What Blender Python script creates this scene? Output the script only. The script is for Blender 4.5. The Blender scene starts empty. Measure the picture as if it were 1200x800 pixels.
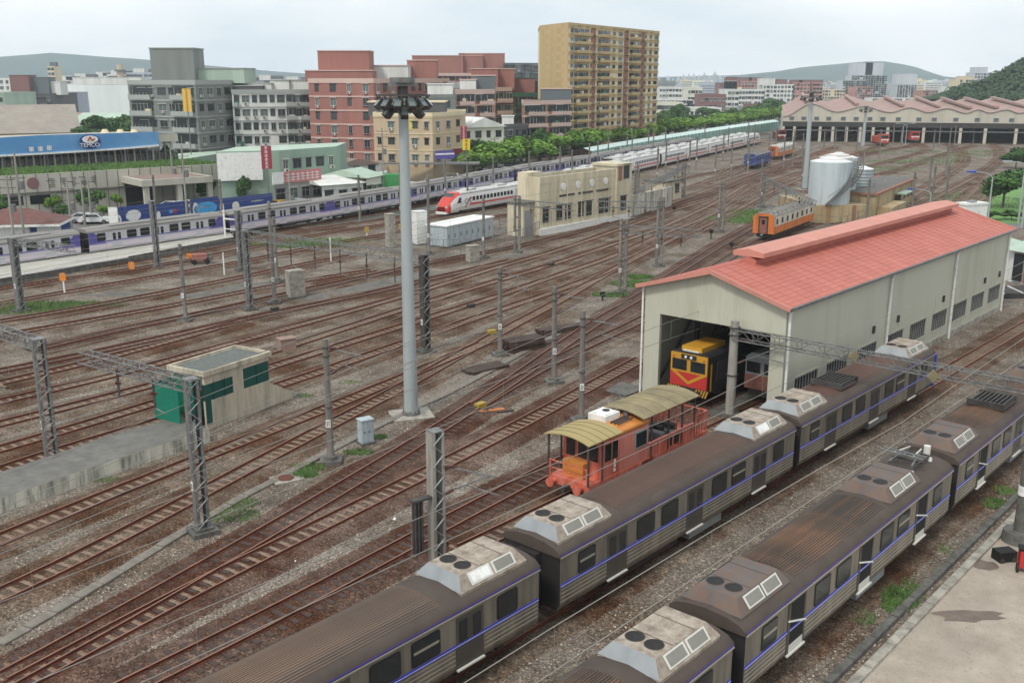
import bpy, math, random
from mathutils import Vector, Matrix, noise
R = random.Random(7)
S = bpy.context.scene
# ------------------------------------------------------------------ camera
F, HY, H = 1180.0, 93.0, 20.5
PITCH = math.atan((400 - HY) / F)
cd = bpy.data.cameras.new('camera'); cam = bpy.data.objects.new('camera', cd); S.collection.objects.link(cam)
cam.location = (0, 0, H); cam.rotation_euler = (math.pi / 2 - PITCH, 0, 0)
cd.sensor_width = 36; cd.lens = 36 * F / 1200; cd.clip_start = 0.5; cd.clip_end = 30000
S.camera = cam
S.view_settings.view_transform = 'Standard'; S.view_settings.look = 'None'
S.view_settings.exposure = 0.1; S.view_settings.gamma = 1
# ------------------------------------------------------------------ sky and sun
w = bpy.data.worlds.new('World'); S.world = w; w.use_nodes = True
nt = w.node_tree; nt.nodes.clear()
SUN_EL, SUN_AZ = math.radians(52), math.radians(215)
def N(t, ty, **k):
    n = t.nodes.new(ty)
    for a, b in k.items(): setattr(n, a, b)
    return n
sky = N(nt, 'ShaderNodeTexSky', sky_type='NISHITA', sun_disc=False, sun_elevation=SUN_EL, sun_rotation=SUN_AZ, air_density=1.3, dust_density=3.0)
tc = N(nt, 'ShaderNodeTexCoord'); mp = N(nt, 'ShaderNodeMapping'); mp.inputs['Scale'].default_value = (1, 1, 3.5)
nz = N(nt, 'ShaderNodeTexNoise'); nz.inputs['Scale'].default_value = 2.2; nz.inputs['Detail'].default_value = 6; nz.inputs['Roughness'].default_value = .55
cr = N(nt, 'ShaderNodeValToRGB'); cr.color_ramp.elements[0].position = .3; cr.color_ramp.elements[0].color = (8.8, 10.2, 11.4, 1)
cr.color_ramp.elements[1].position = .62; cr.color_ramp.elements[1].color = (15.5, 15.7, 15.7, 1)
mx = N(nt, 'ShaderNodeMix', data_type='RGBA'); mx.inputs[0].default_value = .86
bg = N(nt, 'ShaderNodeBackground'); bg.inputs[1].default_value = .085
wo = N(nt, 'ShaderNodeOutputWorld')
nt.links.new(tc.outputs['Generated'], mp.inputs[0]); nt.links.new(mp.outputs[0], nz.inputs[0]); nt.links.new(nz.outputs[0], cr.inputs[0])
nt.links.new(sky.outputs[0], mx.inputs[6]); nt.links.new(cr.outputs[0], mx.inputs[7]); nt.links.new(mx.outputs[2], bg.inputs[0]); nt.links.new(bg.outputs[0], wo.inputs[0])
sl = bpy.data.lights.new('sun', 'SUN'); sl.energy = 1.95; sl.angle = math.radians(10); sl.color = (1, .96, .9)
so = bpy.data.objects.new('sun', sl); S.collection.objects.link(so)
so.rotation_euler = (math.pi / 2 - SUN_EL, 0, math.pi - SUN_AZ)
S.cycles.volume_bounces = 1; S.cycles.max_bounces = 5; S.cycles.transparent_max_bounces = 8
# ------------------------------------------------------------------ measuring
_f = Vector((0, math.cos(PITCH), -math.sin(PITCH))); _u = Vector((0, math.sin(PITCH), math.cos(PITCH)))
def G(px, py, z=0.0):
    """point of the place at height z seen at (px, py) of the photograph"""
    d = Vector((1, 0, 0)) * ((px - 600) / F) + _u * ((400 - py) / F) + _f
    t = (z - H) / d.z
    return Vector((0, 0, H)) + d * t
def PY(p):
    q = Vector(p) - Vector((0, 0, H)); return 400 - F * q.dot(_u) / q.dot(_f)
def HT(P, py):
    """height above the ground at P whose top is seen at row py"""
    a, b = 0.0, min(400.0, H * .98 + math.hypot(P[0], P[1]) * 1.2)
    for _ in range(40):
        m = (a + b) / 2
        if PY((P[0], P[1], m)) > py: a = m
        else: b = m
    return (a + b) / 2
def G2(px, P, z):      # point at height z, on the vertical seen below px, at the depth of P
    d = P[1]; 
    return Vector(((px - 600) / F * (Vector((0, d, z - H)).dot(_f)), d, z))
# ------------------------------------------------------------------ objects
COL = S.collection
def setp(o, **k):
    for a, b in k.items():
        if b is not None: o[a] = b
    return o
def E(name, loc=(0, 0, 0), rz=0.0, label=None, cat=None, group=None, kind=None):
    o = bpy.data.objects.new(name, None); COL.objects.link(o); o.location = loc; o.rotation_euler = (0, 0, rz); o.empty_display_size = .3
    return setp(o, label=label, category=cat, group=group, kind=kind)
def inst(name, me, parent=None, loc=(0, 0, 0), rot=(0, 0, 0), sc=None, **k):
    o = bpy.data.objects.new(name, me); COL.objects.link(o); o.parent = parent; o.location = loc; o.rotation_euler = rot
    if sc is not None: o.scale = sc
    if 'cat' in k: k['category'] = k.pop('cat')
    return setp(o, **k)
def copy_tree(o, parent=None):
    c = o.copy(); COL.objects.link(c); c.parent = parent
    for ch in o.children: copy_tree(ch, c)
    return c
class MB:
    def __init__(s): s.v = []; s.f = []; s.m = []; s.mats = []; s.sm = []
    def mi(s, m):
        if m not in s.mats: s.mats.append(m)
        return s.mats.index(m)
    def add(s, vs, fs, m, M=None, smooth=False):
        n = len(s.v)
        s.v += [tuple(M @ Vector(v)) if M is not None else tuple(v) for v in vs]
        i = s.mi(m)
        for f in fs: s.f.append([a + n for a in f]); s.m.append(i); s.sm.append(smooth)
        return s
    def box(s, a, b, m, M=None):
        x0, y0, z0 = a; x1, y1, z1 = b
        vs = [(x0, y0, z0), (x1, y0, z0), (x1, y1, z0), (x0, y1, z0), (x0, y0, z1), (x1, y0, z1), (x1, y1, z1), (x0, y1, z1)]
        return s.add(vs, [(0, 3, 2, 1), (4, 5, 6, 7), (0, 1, 5, 4), (1, 2, 6, 5), (2, 3, 7, 6), (3, 0, 4, 7)], m, M)
    def bar(s, p, q, wd, m, ht=None, M=None):
        p = Vector(p); q = Vector(q); d = (q - p)
        if d.length < 1e-6: return s
        L = d.length; d.normalize(); up = Vector((0, 0, 1)) if abs(d.z) < .95 else Vector((1, 0, 0))
        a = d.cross(up).normalized(); b = a.cross(d); ht = ht or wd
        vs = []
        for c in (p, q):
            for i, j in ((-1, -1), (1, -1), (1, 1), (-1, 1)): vs.append(c + a * i * wd / 2 + b * j * ht / 2)
        return s.add(vs, [(3, 2, 1, 0), (4, 5, 6, 7), (0, 1, 5, 4), (1, 2, 6, 5), (2, 3, 7, 6), (3, 0, 4, 7)], m, M)
    def cyl(s, p, q, r, m, r2=None, n=12, caps=True, M=None, smooth=True):
        p = Vector(p); q = Vector(q); d = (q - p).normalized(); up = Vector((0, 0, 1)) if abs(d.z) < .95 else Vector((1, 0, 0))
        a = d.cross(up).normalized(); b = a.cross(d); r2 = r if r2 is None else r2; vs = []
        for c, rr in ((p, r), (q, r2)):
            for k in range(n):
                t = 2 * math.pi * k / n; vs.append(c + a * math.cos(t) * rr + b * math.sin(t) * rr)
        s.add(vs, [(k, k + n, (k + 1) % n + n, (k + 1) % n) for k in range(n)], m, M, smooth)
        if caps: s.add(vs, [tuple(range(n)), tuple(range(2 * n - 1, n - 1, -1))], m, M)
        return s
    def ext(s, prof, x0, x1, m, M=None, caps=True, smooth=False, closed=True):
        """profile of (y, z) points pushed along x"""
        n = len(prof); vs = [(x0, y, z) for y, z in prof] + [(x1, y, z) for y, z in prof]
        rng = range(n) if closed else range(n - 1)
        s.add(vs, [(k, (k + 1) % n, (k + 1) % n + n, k + n) for k in rng], m, M, smooth)
        if caps: s.add(vs, [tuple(range(n - 1, -1, -1)), tuple(range(n, 2 * n))], m, M)
        return s
    def mesh(s, name):
        me = bpy.data.meshes.new(name); me.from_pydata(s.v, [], s.f)
        for m in s.mats: me.materials.append(m)
        me.polygons.foreach_set('material_index', s.m); me.polygons.foreach_set('use_smooth', s.sm); me.update()
        return me
    def ob(s, name, parent=None, loc=(0, 0, 0), rot=(0, 0, 0), **k): return inst(name, s.mesh(name), parent, loc, rot, **k)
def T(x, y, z): return Matrix.Translation((x, y, z))
def RZ(a): return Matrix.Rotation(a, 4, 'Z')
# ------------------------------------------------------------------ materials
def lin(h):
    h = h.lstrip('#'); c = [int(h[i:i + 2], 16) / 255 for i in (0, 2, 4)]
    return [x / 12.92 if x <= .04045 else ((x + .055) / 1.055) ** 2.4 for x in c] + [1]
def mat(name, hx, rough=.75, metal=0.0, var=.22, scale=1.5, hx2=None, amt=.5, sharp=.12, streak=False, bump=0.0, bscale=8, wave=None, spec=.4, fine=0):
    """base colour varied by broad noise, hx2 laid on in worn patches, optional streaks, bump or corrugation"""
    m = bpy.data.materials.new(name); m.use_nodes = True; t = m.node_tree; t.nodes.clear()
    o = N(t, 'ShaderNodeOutputMaterial'); p = N(t, 'ShaderNodeBsdfPrincipled'); t.links.new(p.outputs[0], o.inputs[0])
    p.inputs['Roughness'].default_value = rough; p.inputs['Metallic'].default_value = metal; p.inputs['Specular IOR Level'].default_value = spec
    c = N(t, 'ShaderNodeTexCoord'); mp = N(t, 'ShaderNodeMapping'); t.links.new(c.outputs['Object'], mp.inputs[0])
    if streak: mp.inputs['Scale'].default_value = (.06, 1, 1) if streak == 'x' else (1, 1, .12)
    n1 = N(t, 'ShaderNodeTexNoise'); n1.inputs['Scale'].default_value = scale; n1.inputs['Detail'].default_value = 6; n1.inputs['Roughness'].default_value = .62
    t.links.new(mp.outputs[0], n1.inputs[0])
    col = lin(hx); a = [x * (1 - var) for x in col[:3]] + [1]; b = [min(.95, x * (1 + var)) for x in col[:3]] + [1]
    r = N(t, 'ShaderNodeValToRGB'); r.color_ramp.elements[0].position = .3; r.color_ramp.elements[1].position = .7
    r.color_ramp.elements[0].color = a; r.color_ramp.elements[1].color = b
    t.links.new(n1.outputs[0], r.inputs[0]); out = r.outputs[0]
    if hx2:
        n2 = N(t, 'ShaderNodeTexNoise'); n2.inputs['Scale'].default_value = scale * 2.3; n2.inputs['Detail'].default_value = 8; n2.inputs['Roughness'].default_value = .7
        t.links.new(mp.outputs[0], n2.inputs[0])
        r2 = N(t, 'ShaderNodeValToRGB'); th = 1 - amt
        r2.color_ramp.elements[0].position = max(0, th * .5 + .25 - sharp); r2.color_ramp.elements[1].position = min(1, th * .5 + .25 + sharp)
        t.links.new(n2.outputs[0], r2.inputs[0])
        mm = N(t, 'ShaderNodeMix', data_type='RGBA'); t.links.new(r2.outputs[0], mm.inputs[0]); t.links.new(out, mm.inputs[6]); mm.inputs[7].default_value = lin(hx2); out = mm.outputs[2]
    t.links.new(out, p.inputs['Base Color'])
    if bump or wave:
        bp = N(t, 'ShaderNodeBump'); bp.inputs['Strength'].default_value = bump or .6; bp.inputs['Distance'].default_value = .03
        if wave:
            ax, ws = wave; wv = N(t, 'ShaderNodeTexWave', bands_direction=ax); wv.inputs['Scale'].default_value = ws; t.links.new(c.outputs['Object'], wv.inputs[0]); t.links.new(wv.outputs[1], bp.inputs['Height'])
        else:
            n3 = N(t, 'ShaderNodeTexNoise'); n3.inputs['Scale'].default_value = bscale; n3.inputs['Detail'].default_value = 4; t.links.new(c.outputs['Object'], n3.inputs[0]); t.links.new(n3.outputs[0], bp.inputs['Height'])
        t.links.new(bp.outputs[0], p.inputs['Normal'])
    return m
def ballast_mat(name, tint, rust, rust_amt, sc=13.0):
    m = bpy.data.materials.new(name); m.use_nodes = True; t = m.node_tree; t.nodes.clear()
    o = N(t, 'ShaderNodeOutputMaterial'); p = N(t, 'ShaderNodeBsdfPrincipled'); t.links.new(p.outputs[0], o.inputs[0]); p.inputs['Roughness'].default_value = .95; p.inputs['Specular IOR Level'].default_value = .15
    c = N(t, 'ShaderNodeTexCoord'); v = N(t, 'ShaderNodeTexVoronoi'); v.inputs['Scale'].default_value = sc; t.links.new(c.outputs['Object'], v.inputs[0])
    sp = N(t, 'ShaderNodeSeparateColor'); t.links.new(v.outputs['Color'], sp.inputs[0])
    r = N(t, 'ShaderNodeValToRGB'); r.color_ramp.elements[0].position = 0; r.color_ramp.elements[1].position = 1
    k = lin(tint)[:3]
    r.color_ramp.elements[0].color = [x * .5 for x in k] + [1]; r.color_ramp.elements[1].color = [min(.8, x * 2.1) for x in k] + [1]
    e = r.color_ramp.elements.new(.5); e.color = [x * .95 for x in k] + [1]; e = r.color_ramp.elements.new(.9); e.color = [x * 1.35 for x in k] + [1]
    t.links.new(sp.outputs[0], r.inputs[0])
    n1 = N(t, 'ShaderNodeTexNoise'); n1.inputs['Scale'].default_value = .16; n1.inputs['Detail'].default_value = 7; n1.inputs['Roughness'].default_value = .65; t.links.new(c.outputs['Object'], n1.inputs[0])
    r1 = N(t, 'ShaderNodeValToRGB'); r1.color_ramp.elements[0].position = .62 - rust_amt * .45; r1.color_ramp.elements[1].position = .8 - rust_amt * .35; t.links.new(n1.outputs[0], r1.inputs[0])
    mm = N(t, 'ShaderNodeMix', data_type='RGBA', blend_type='MULTIPLY'); t.links.new(r1.outputs[0], mm.inputs[0]); t.links.new(r.outputs[0], mm.inputs[6]); mm.inputs[7].default_value = lin(rust)
    n2 = N(t, 'ShaderNodeTexNoise'); n2.inputs['Scale'].default_value = .55; n2.inputs['Detail'].default_value = 8; n2.inputs['Roughness'].default_value = .7; t.links.new(c.outputs['Object'], n2.inputs[0])
    r2 = N(t, 'ShaderNodeValToRGB'); r2.color_ramp.elements[0].position = .35; r2.color_ramp.elements[1].position = .62; r2.color_ramp.elements[0].color = (.62, .6, .58, 1); r2.color_ramp.elements[1].color = (1.1, 1.1, 1.1, 1); t.links.new(n2.outputs[0], r2.inputs[0])
    m2 = N(t, 'ShaderNodeMix', data_type='RGBA', blend_type='MULTIPLY'); m2.inputs[0].default_value = 1; t.links.new(mm.outputs[2], m2.inputs[6]); t.links.new(r2.outputs[0], m2.inputs[7])
    t.links.new(m2.outputs[2], p.inputs['Base Color'])
    bp = N(t, 'ShaderNodeBump'); bp.inputs['Strength'].default_value = .9; bp.inputs['Distance'].default_value = .05; bp.invert = True
    t.links.new(v.outputs['Distance'], bp.inputs['Height']); t.links.new(bp.outputs[0], p.inputs['Normal'])
    return m
def glass_mat(name, hx, rough=.12, spec=.6):
    return mat(name, hx, rough=rough, var=.35, scale=.9, spec=spec)
M_ballast = ballast_mat('yard_ballast', '#80786e', '#bda692', .4)
M_bed = ballast_mat('track_ballast', '#7a6e61', '#b08c76', .55)
M_bedrust = ballast_mat('rusty_ballast', '#75655b', '#ad8874', .65)
M_bedgrey = ballast_mat('grey_ballast', '#8b857b', '#c5b5a2', .35)
M_dirt = mat('oily_dirt', '#4d4a45', var=.35, scale=.4, hx2='#6e6a60', amt=.45, bump=.6, bscale=6)
M_city = mat('city_ground', '#5f625c', var=.3, scale=.02, hx2='#3f4a34', amt=.4)
M_asph = mat('street_asphalt', '#6f6e6b', var=.15, scale=.5, hx2='#55544f', amt=.4, bump=.2, bscale=20)
M_conc = mat('concrete', '#a39e92', var=.2, scale=.8, hx2='#77736a', amt=.45, bump=.25, bscale=12)
M_concd = mat('dark_concrete', '#6a6862', var=.25, scale=.9, hx2='#4a4945', amt=.5, bump=.3, bscale=10)
M_duct = mat('dusty_duct_cover', '#857e73', var=.2, scale=.8, hx2='#6c665d', amt=.5, bump=.3)
M_pave = mat('stained_concrete_yard', '#a99f91', var=.16, scale=.25, hx2='#8a7f72', amt=.45, sharp=.2, bump=.2, bscale=12)
M_stain = mat('oil_stain', '#6a5d52', rough=.5, var=.25, scale=1.5)
M_whitewall = mat('weathered_white_wall', '#c9c5b6', var=.18, scale=.7, hx2='#6b6a60', amt=.42, sharp=.1, streak=True)
M_rail = mat('rusty_rail', '#643625', rough=.75, var=.3, scale=1.2, hx2='#4a2a20', amt=.4)
M_railtop = mat('rail_head', '#8a6450', rough=.45, metal=.3, var=.25, scale=.6)
M_slc = mat('concrete_sleeper', '#8d7f6e', var=.25, scale=1.2, hx2='#6e5240', amt=.5)
M_slw = mat('dark_wooden_sleeper', '#3d332d', var=.35, scale=2, hx2='#5b3f33', amt=.35)
M_steel = mat('galvanised_steel', '#7c7d7b', rough=.55, metal=.3, var=.18, scale=1.5, hx2='#5d5c5a', amt=.4)
M_steeld = mat('dark_weathered_steel', '#4c4a48', rough=.65, metal=.2, var=.25, scale=1.2, hx2='#3a322d', amt=.3)
M_mast = mat('pale_grey_mast_paint', '#a3aaaa', rough=.5, metal=.1, var=.08, scale=.4, hx2='#8f999a', amt=.4, streak=True)
M_polec = mat('weathered_pole_concrete', '#6d6a65', var=.22, scale=.9, hx2='#8c877c', amt=.35, streak=True)
M_polel = mat('light_pole_concrete', '#97938a', var=.2, scale=.9, hx2='#6f6b63', amt=.4, streak=True)
M_ins = mat('brown_insulator', '#4f2a26', rough=.3, var=.1)
M_white = mat('white_paint', '#dfdfda', rough=.5, var=.06, scale=1, hx2='#b5b3aa', amt=.25)
M_wire = mat('wire', '#9c998f', rough=.4, metal=.6, var=.1)
M_black = mat('black_rubber_and_shade', '#1c1b1b', rough=.7, var=.2)  # black of tyres, also painted in for shade in openings and vents
M_under = mat('underframe_grime', '#33302d', var=.3, scale=1, hx2='#51463d', amt=.3)
M_grass = mat('grass_blade', '#4a6934', var=.4, scale=.7, hx2='#6f8f45', amt=.4)
M_shed = mat('cream_green_siding', '#b8b7a6', rough=.55, var=.05, scale=.2, hx2='#a6a693', amt=.28, streak=True, wave=('X', 1.6), bump=.6)
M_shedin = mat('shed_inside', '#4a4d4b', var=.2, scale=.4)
M_roofred = mat('red_roof_tile', '#b36a5c', rough=.6, var=.1, scale=.35, hx2='#a85f52', amt=.4, wave=('Y', 1.5), bump=.2)
M_roofredl = mat('pale_red_trim', '#bd8172', rough=.6, var=.1, scale=.8)
M_glass = glass_mat('dark_window_glass', '#23292b')
M_frame = mat('window_frame_grey', '#8f918d', rough=.5, var=.1)
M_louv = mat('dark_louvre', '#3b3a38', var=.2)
M_cream = mat('cream_render', '#cac0a6', var=.1, scale=.35, hx2='#a39a80', amt=.35, sharp=.15, streak=True)
M_green = mat('teal_green_sheet', '#10705a', rough=.5, var=.15, scale=.8)
M_greend = mat('dark_green_sheet', '#0f4a42', rough=.5, var=.15, scale=.8)
M_roofgrav = mat('gravelled_roof', '#5d625d', var=.3, scale=4, bump=.5, bscale=14)
M_orange = mat('signal_orange', '#d9822b', rough=.6, var=.12)

# ------------------------------------------------------------------ ground
def sheet(name, pts, z, m, kind='structure', sub=0, **k):
    b = MB(); b.add([(p[0], p[1], 0) for p in pts], [tuple(range(len(pts)))], m)
    o = b.ob(name, None, (0, 0, z), kind=kind, **k); return o
sheet('ground', [(-9000, -300), (9000, -300), (9000, 12000), (-9000, 12000)], -.05, M_city)
YL = [G(-420, 375), G(0, 322), G(262, 280), G(500, 248), G(700, 205), G(912, 158), G(1330, 163)]
yard = [(-60, -10)] + [(p.x, p.y) for p in YL] + [(330, 160), (120, 10)]
sheet('ballast_ground', yard, 0, M_ballast)

# ------------------------------------------------------------------ tracks
def smooth_line(pts, step=1.0):
    P = [Vector((p.x, p.y, 0)) for p in pts]; P = [P[0] * 2 - P[1]] + P + [P[-1] * 2 - P[-2]]; out = []
    for i in range(1, len(P) - 2):
        a, b, c, d = P[i - 1:i + 3]; L = (c - b).length; n = max(1, int(L / 1.5))
        for k in range(n):
            t = k / n
            out.append(.5 * ((2 * b) + (c - a) * t + (2 * a - 5 * b + 4 * c - d) * t * t + (3 * b - a - 3 * c + d) * t ** 3))
    out.append(P[-2]); 
    for _ in range(14):
        out = [out[0]] + [(out[i - 1] + out[i] * 2 + out[i + 1]) / 4 for i in range(1, len(out) - 1)] + [out[-1]]
    res = [out[0]]; acc = 0.0                                  # even spacing
    for a, b in zip(out, out[1:]):
        L = (b - a).length; d = (b - a) / max(L, 1e-6); s = step - acc
        while s <= L: res.append(a + d * s); s += step
        acc = (acc + L) % step
    return res
def nrm(L, i):
    a = L[max(0, i - 1)]; b = L[min(len(L) - 1, i + 1)]; d = (b - a).normalized(); return Vector((-d.y, d.x, 0)), d
SLEEP = {}
def sleeper_mesh(wood):
    if wood not in SLEEP:
        b = MB()
        if wood: b.box((-.12, -1.12, -.06), (.12, 1.12, .03), M_slw)
        else: b.add([(-.13, -1.0, -.06), (.13, -1.0, -.06), (.13, 1.0, -.06), (-.13, 1.0, -.06), (-.1, -.98, .03), (.1, -.98, .03), (.1, .98, .03), (-.1, .98, .03)],
                    [(4, 5, 6, 7), (0, 1, 5, 4), (1, 2, 6, 5), (2, 3, 7, 6), (3, 0, 4, 7)], M_slc)
        for y in (-.56, .56): b.box((-.07, y - .14, .03), (.07, y + .14, .05), M_rail)
        SLEEP[wood] = b.mesh('sleeper')
    return SLEEP[wood]
TR = {}; NT = [0]
CLIP = []
def cached_clip():
    if not CLIP: CLIP.append(MB().box((-.16, -.055, 0), (.16, .055, .06), M_rail).mesh('rail_joint'))
    return CLIP[0]
def track(key, px, bed=None, wood=0, zoff=0.0, lim=105, far=1, ext=None):
    pts = [G(x, y, .22) if not isinstance(x, tuple) else Vector(x) for x, y in px] if not isinstance(px[0], Vector) else px
    L = smooth_line(pts, 1.0); TR[key] = L; NT[0] += 1; zo = (NT[0] % 9) * .004
    root = E('railway_track', (0, 0, 0), kind='structure')
    b = MB(); vs = []; fs = []
    for i, p in enumerate(L):
        n, d = nrm(L, i)
        sh = .09 if wood else .135
        for o, z in ((-1.8, .002), (-1.2, sh + zo), (-.72, sh + zo), (-.5, .104 + zo), (.5, .104 + zo), (.72, sh + zo), (1.2, sh + zo), (1.8, .002)): vs.append((p.x + n.x * o, p.y + n.y * o, z))
        if i:
            k = 8 * i; fs += [(k - 8 + j, k + j, k + j + 1, k - 7 + j) for j in range(7)]
    b.add(vs, [tuple(reversed(f)) for f in fs], bed or M_bed); b.ob('ballast_bed', root)
    clip = cached_clip(); 
    if bed is M_bedrust or key in ('T6', 'T7', 'T0', 'T1'):
        for i, p in enumerate(L[::2]):
            if p.y < 18 or math.hypot(p.x, p.y) > 62: continue
            n, d = nrm(L, i * 2)
            for s in (-1, 1): inst('rail_joint', clip, root, (p.x + n.x * s * .56, p.y + n.y * s * .56, .13 + zo), (0, 0, math.atan2(d.y, d.x)))
    for s in (-1, 1):
        b = MB(); prof = [(-.07, .1), (.07, .1), (.07, .12), (.02, .14), (.02, .2), (.036, .215), (.036, .25), (-.036, .25), (-.036, .215), (-.02, .2), (-.02, .14), (-.07, .12)]
        vs = []; fs = []; ft = []; K = len(prof)
        for i, p in enumerate(L):
            n, d = nrm(L, i)
            for y, z in prof: vs.append((p.x + n.x * (s * .56 + y), p.y + n.y * (s * .56 + y), z + zo + zoff))
            if i:
                for k in range(K):
                    f = (K * (i - 1) + k, K * (i - 1) + (k + 1) % K, K * i + (k + 1) % K, K * i + k)
                    (ft if k == 6 else fs).append(f)
        b.add(vs, fs, M_rail); b.add(vs, ft, M_railtop); b.ob('rail', root)
    # sleepers: single pieces near the camera, one joined part beyond
    S2 = smooth_line(pts, .62); near = 0; fb = MB(); me = sleeper_mesh(wood)
    for i, p in enumerate(S2):
        n, d = nrm(S2, i); a = math.atan2(d.y, d.x) + R.uniform(-.012, .012); r = math.hypot(p.x, p.y)
        if r < lim and near < 290 and abs(p.x) < p.y * .56 + 4 and p.y > 20:
            inst('sleeper', me, root, (p.x, p.y, .085 + zo + R.uniform(-.006, .006)), (0, 0, a)); near += 1
        elif r < 240 and p.y > 10:
            fb.box((-.11, -1.02, 0), (.11, 1.02, .115 + zo), M_slw if wood else M_slc, T(p.x, p.y, 0) @ RZ(a))
    if fb.v: fb.ob('sleeper_run', root, kind='stuff')
    return L
U = Vector((.66556, .74635, 0)).normalized(); V = Vector((U.y, -U.x, 0))      # along the shed, across it (to the right)
RUST = M_bedrust
M2s = G(654, 720, .95) - V * 1.45; M2s.z = 0                                 # left end of the second grey car
Mtr = [M2s + U * k for k in (-70, -30, 0, 25, 50, 75, 110, 150)]
track('T1', Mtr)
R2s = G(1120, 597, .95) - V * 1.45; R2s.z = 0
Rdir = (G(1116, 601, .95) - G(975, 725.5, .95)).normalized(); Rv = Vector((Rdir.y, -Rdir.x, 0)); R2s = G(1120, 596, .95) - Rv * 1.45; R2s.z = 0
track('T0', [R2s + Rdir * k for k in (-60, -25, 0, 30, 60, 100, 140)])
TP = {
 'T2': ([(60, 850), (180, 787), (322, 721), (500, 623), (600, 572), (647, 546), (700, 519), (755, 494), (812, 475), (880, 441)], RUST, 1),
 'T3': ([(20, 800), (158, 725), (300, 651), (400, 603), (523, 541), (600, 502), (700, 447), (754, 418.5)], RUST, 0),
 'T4': ([(0, 798), (135, 725), (300, 630.5), (400, 572), (500, 511), (550, 479), (600, 446), (650, 410), (700, 376), (754, 345), (800, 314), (850, 283), (877, 268), (905, 252)], RUST, 1),
 'T5': ([(560, 474), (600, 449), (640, 427), (690, 402), (754, 374), (800, 342), (835, 314), (880, 287), (945, 262), (985, 246)], None, 1),
 'T6': ([(-150, 762), (0, 700), (110, 645), (230, 580), (300, 543), (378, 501), (440, 470), (490, 443), (540, 414), (568, 399), (600, 381), (650, 355), (707, 322), (775, 286), (840, 258), (890, 231), (942, 207), (990, 188), (1030, 177)], None, 0),
 'T7': ([(-150, 695), (0, 630), (110, 585), (220, 542.5), (300, 510), (380, 479), (430, 459), (480, 439), (530, 417), (568, 401)], None, 0),
 'Q8': ([(-150, 605), (0, 547), (197, 489), (310, 457), (440, 412), (490, 395), (580, 364), (650, 341), (710, 318), (767, 289), (840, 252), (882, 222), (935, 203), (975, 190)], None, 0),
 'Q7': ([(-150, 566), (0, 526), (150, 481), (304, 433), (440, 391), (490, 375), (580, 347), (650, 323), (720, 299), (775, 274), (830, 252), (880, 219)], None, 0),
 'Q6': ([(-150, 532), (0, 496), (150, 458), (307, 415), (440, 372), (500, 353), (580, 329), (645, 310), (720, 285), (770, 268), (840, 236), (886, 210), (940, 193)], None, 0),
 'Q5': ([(-150, 502), (0, 470), (150, 435), (290, 396), (440, 356), (500, 338), (540, 326), (590, 310), (650, 294), (720, 270), (790, 246), (840, 231)], None, 0),
 'Q4': ([(-150, 462), (0, 434), (150, 404), (290, 372), (360, 358), (440, 342), (500, 327), (560, 314), (600, 304)], None, 1),
 'Q3': ([(0, 448), (80, 431), (150, 412), (230, 391), (290, 373)], None, 0),
 'Q2': ([(40, 409), (150, 383), (215, 371), (280, 357.5), (360, 338), (440, 322), (500, 308), (550, 298), (600, 290), (727, 259), (780, 243), (840, 224), (886, 205), (930, 190)], None, 1),
 'Q1': ([(-100, 410), (0, 393), (150, 367), (210, 356), (280, 343), (330, 332), (400, 322), (440, 316)], None, 0),
 'Q0': ([(-100, 392), (0, 376), (80, 364), (150, 350), (220, 337), (287, 324), (319, 317), (355, 309), (420, 298)], None, 0),
 'P2b': ([(-80, 370), (0, 355), (80, 341), (150, 329), (220, 317), (275, 308), (319, 299), (400, 283), (500, 266), (600, 250), (660, 238)], None, 0),
 'P2a': ([(-80, 352), (0, 337), (150, 316), (220, 305), (274, 294), (320, 284), (400, 270), (515, 253), (600, 238), (700, 211), (800, 188), (895, 166)], None, 0),
 'F1': ([(870, 215), (930, 192), (1010, 180), (1060, 172), (1075, 167)], None, 0),
 'F2': ([(900, 203), (960, 190), (1010, 178), (1036, 168)], None, 0),
 'D1': ([(985, 262), (1030, 247), (1075, 226), (1110, 203), (1128, 190), (1127, 178), (1110, 168)], None, 0),
 'D2': ([(1058, 252), (1100, 229), (1150, 202), (1172, 184), (1168, 172), (1160, 168)], None, 0),
 'D3': ([(1112, 252), (1138, 226), (1165, 208), (1215, 195)], None, 0),
 'D4': ([(1122, 258), (1150, 233), (1180, 214), (1240, 201)], None, 0),
 'D5': ([(1000, 200), (1050, 186), (1085, 176), (1075, 167)], None, 0),
 'D6': ([(940, 225), (1000, 212), (1060, 196), (1100, 182), (1140, 170)], None, 0),
 'Fa': ([(700, 262), (780, 240), (850, 214), (930, 188), (980, 172)], None, 0),
 'Fb': ([(730, 240), (800, 222), (850, 205), (920, 184), (945, 174)], None, 0),
 'Fc': ([(760, 215), (830, 203), (880, 192), (930, 178)], None, 0),
}
for k, (px, bed, wood) in TP.items(): track(k, px, bed, wood)
A0 = G(752.5, 460); track('T2b', [A0 + V * 7.75 + U * k for k in (-25, -12, 0, 15, 35)])
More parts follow.
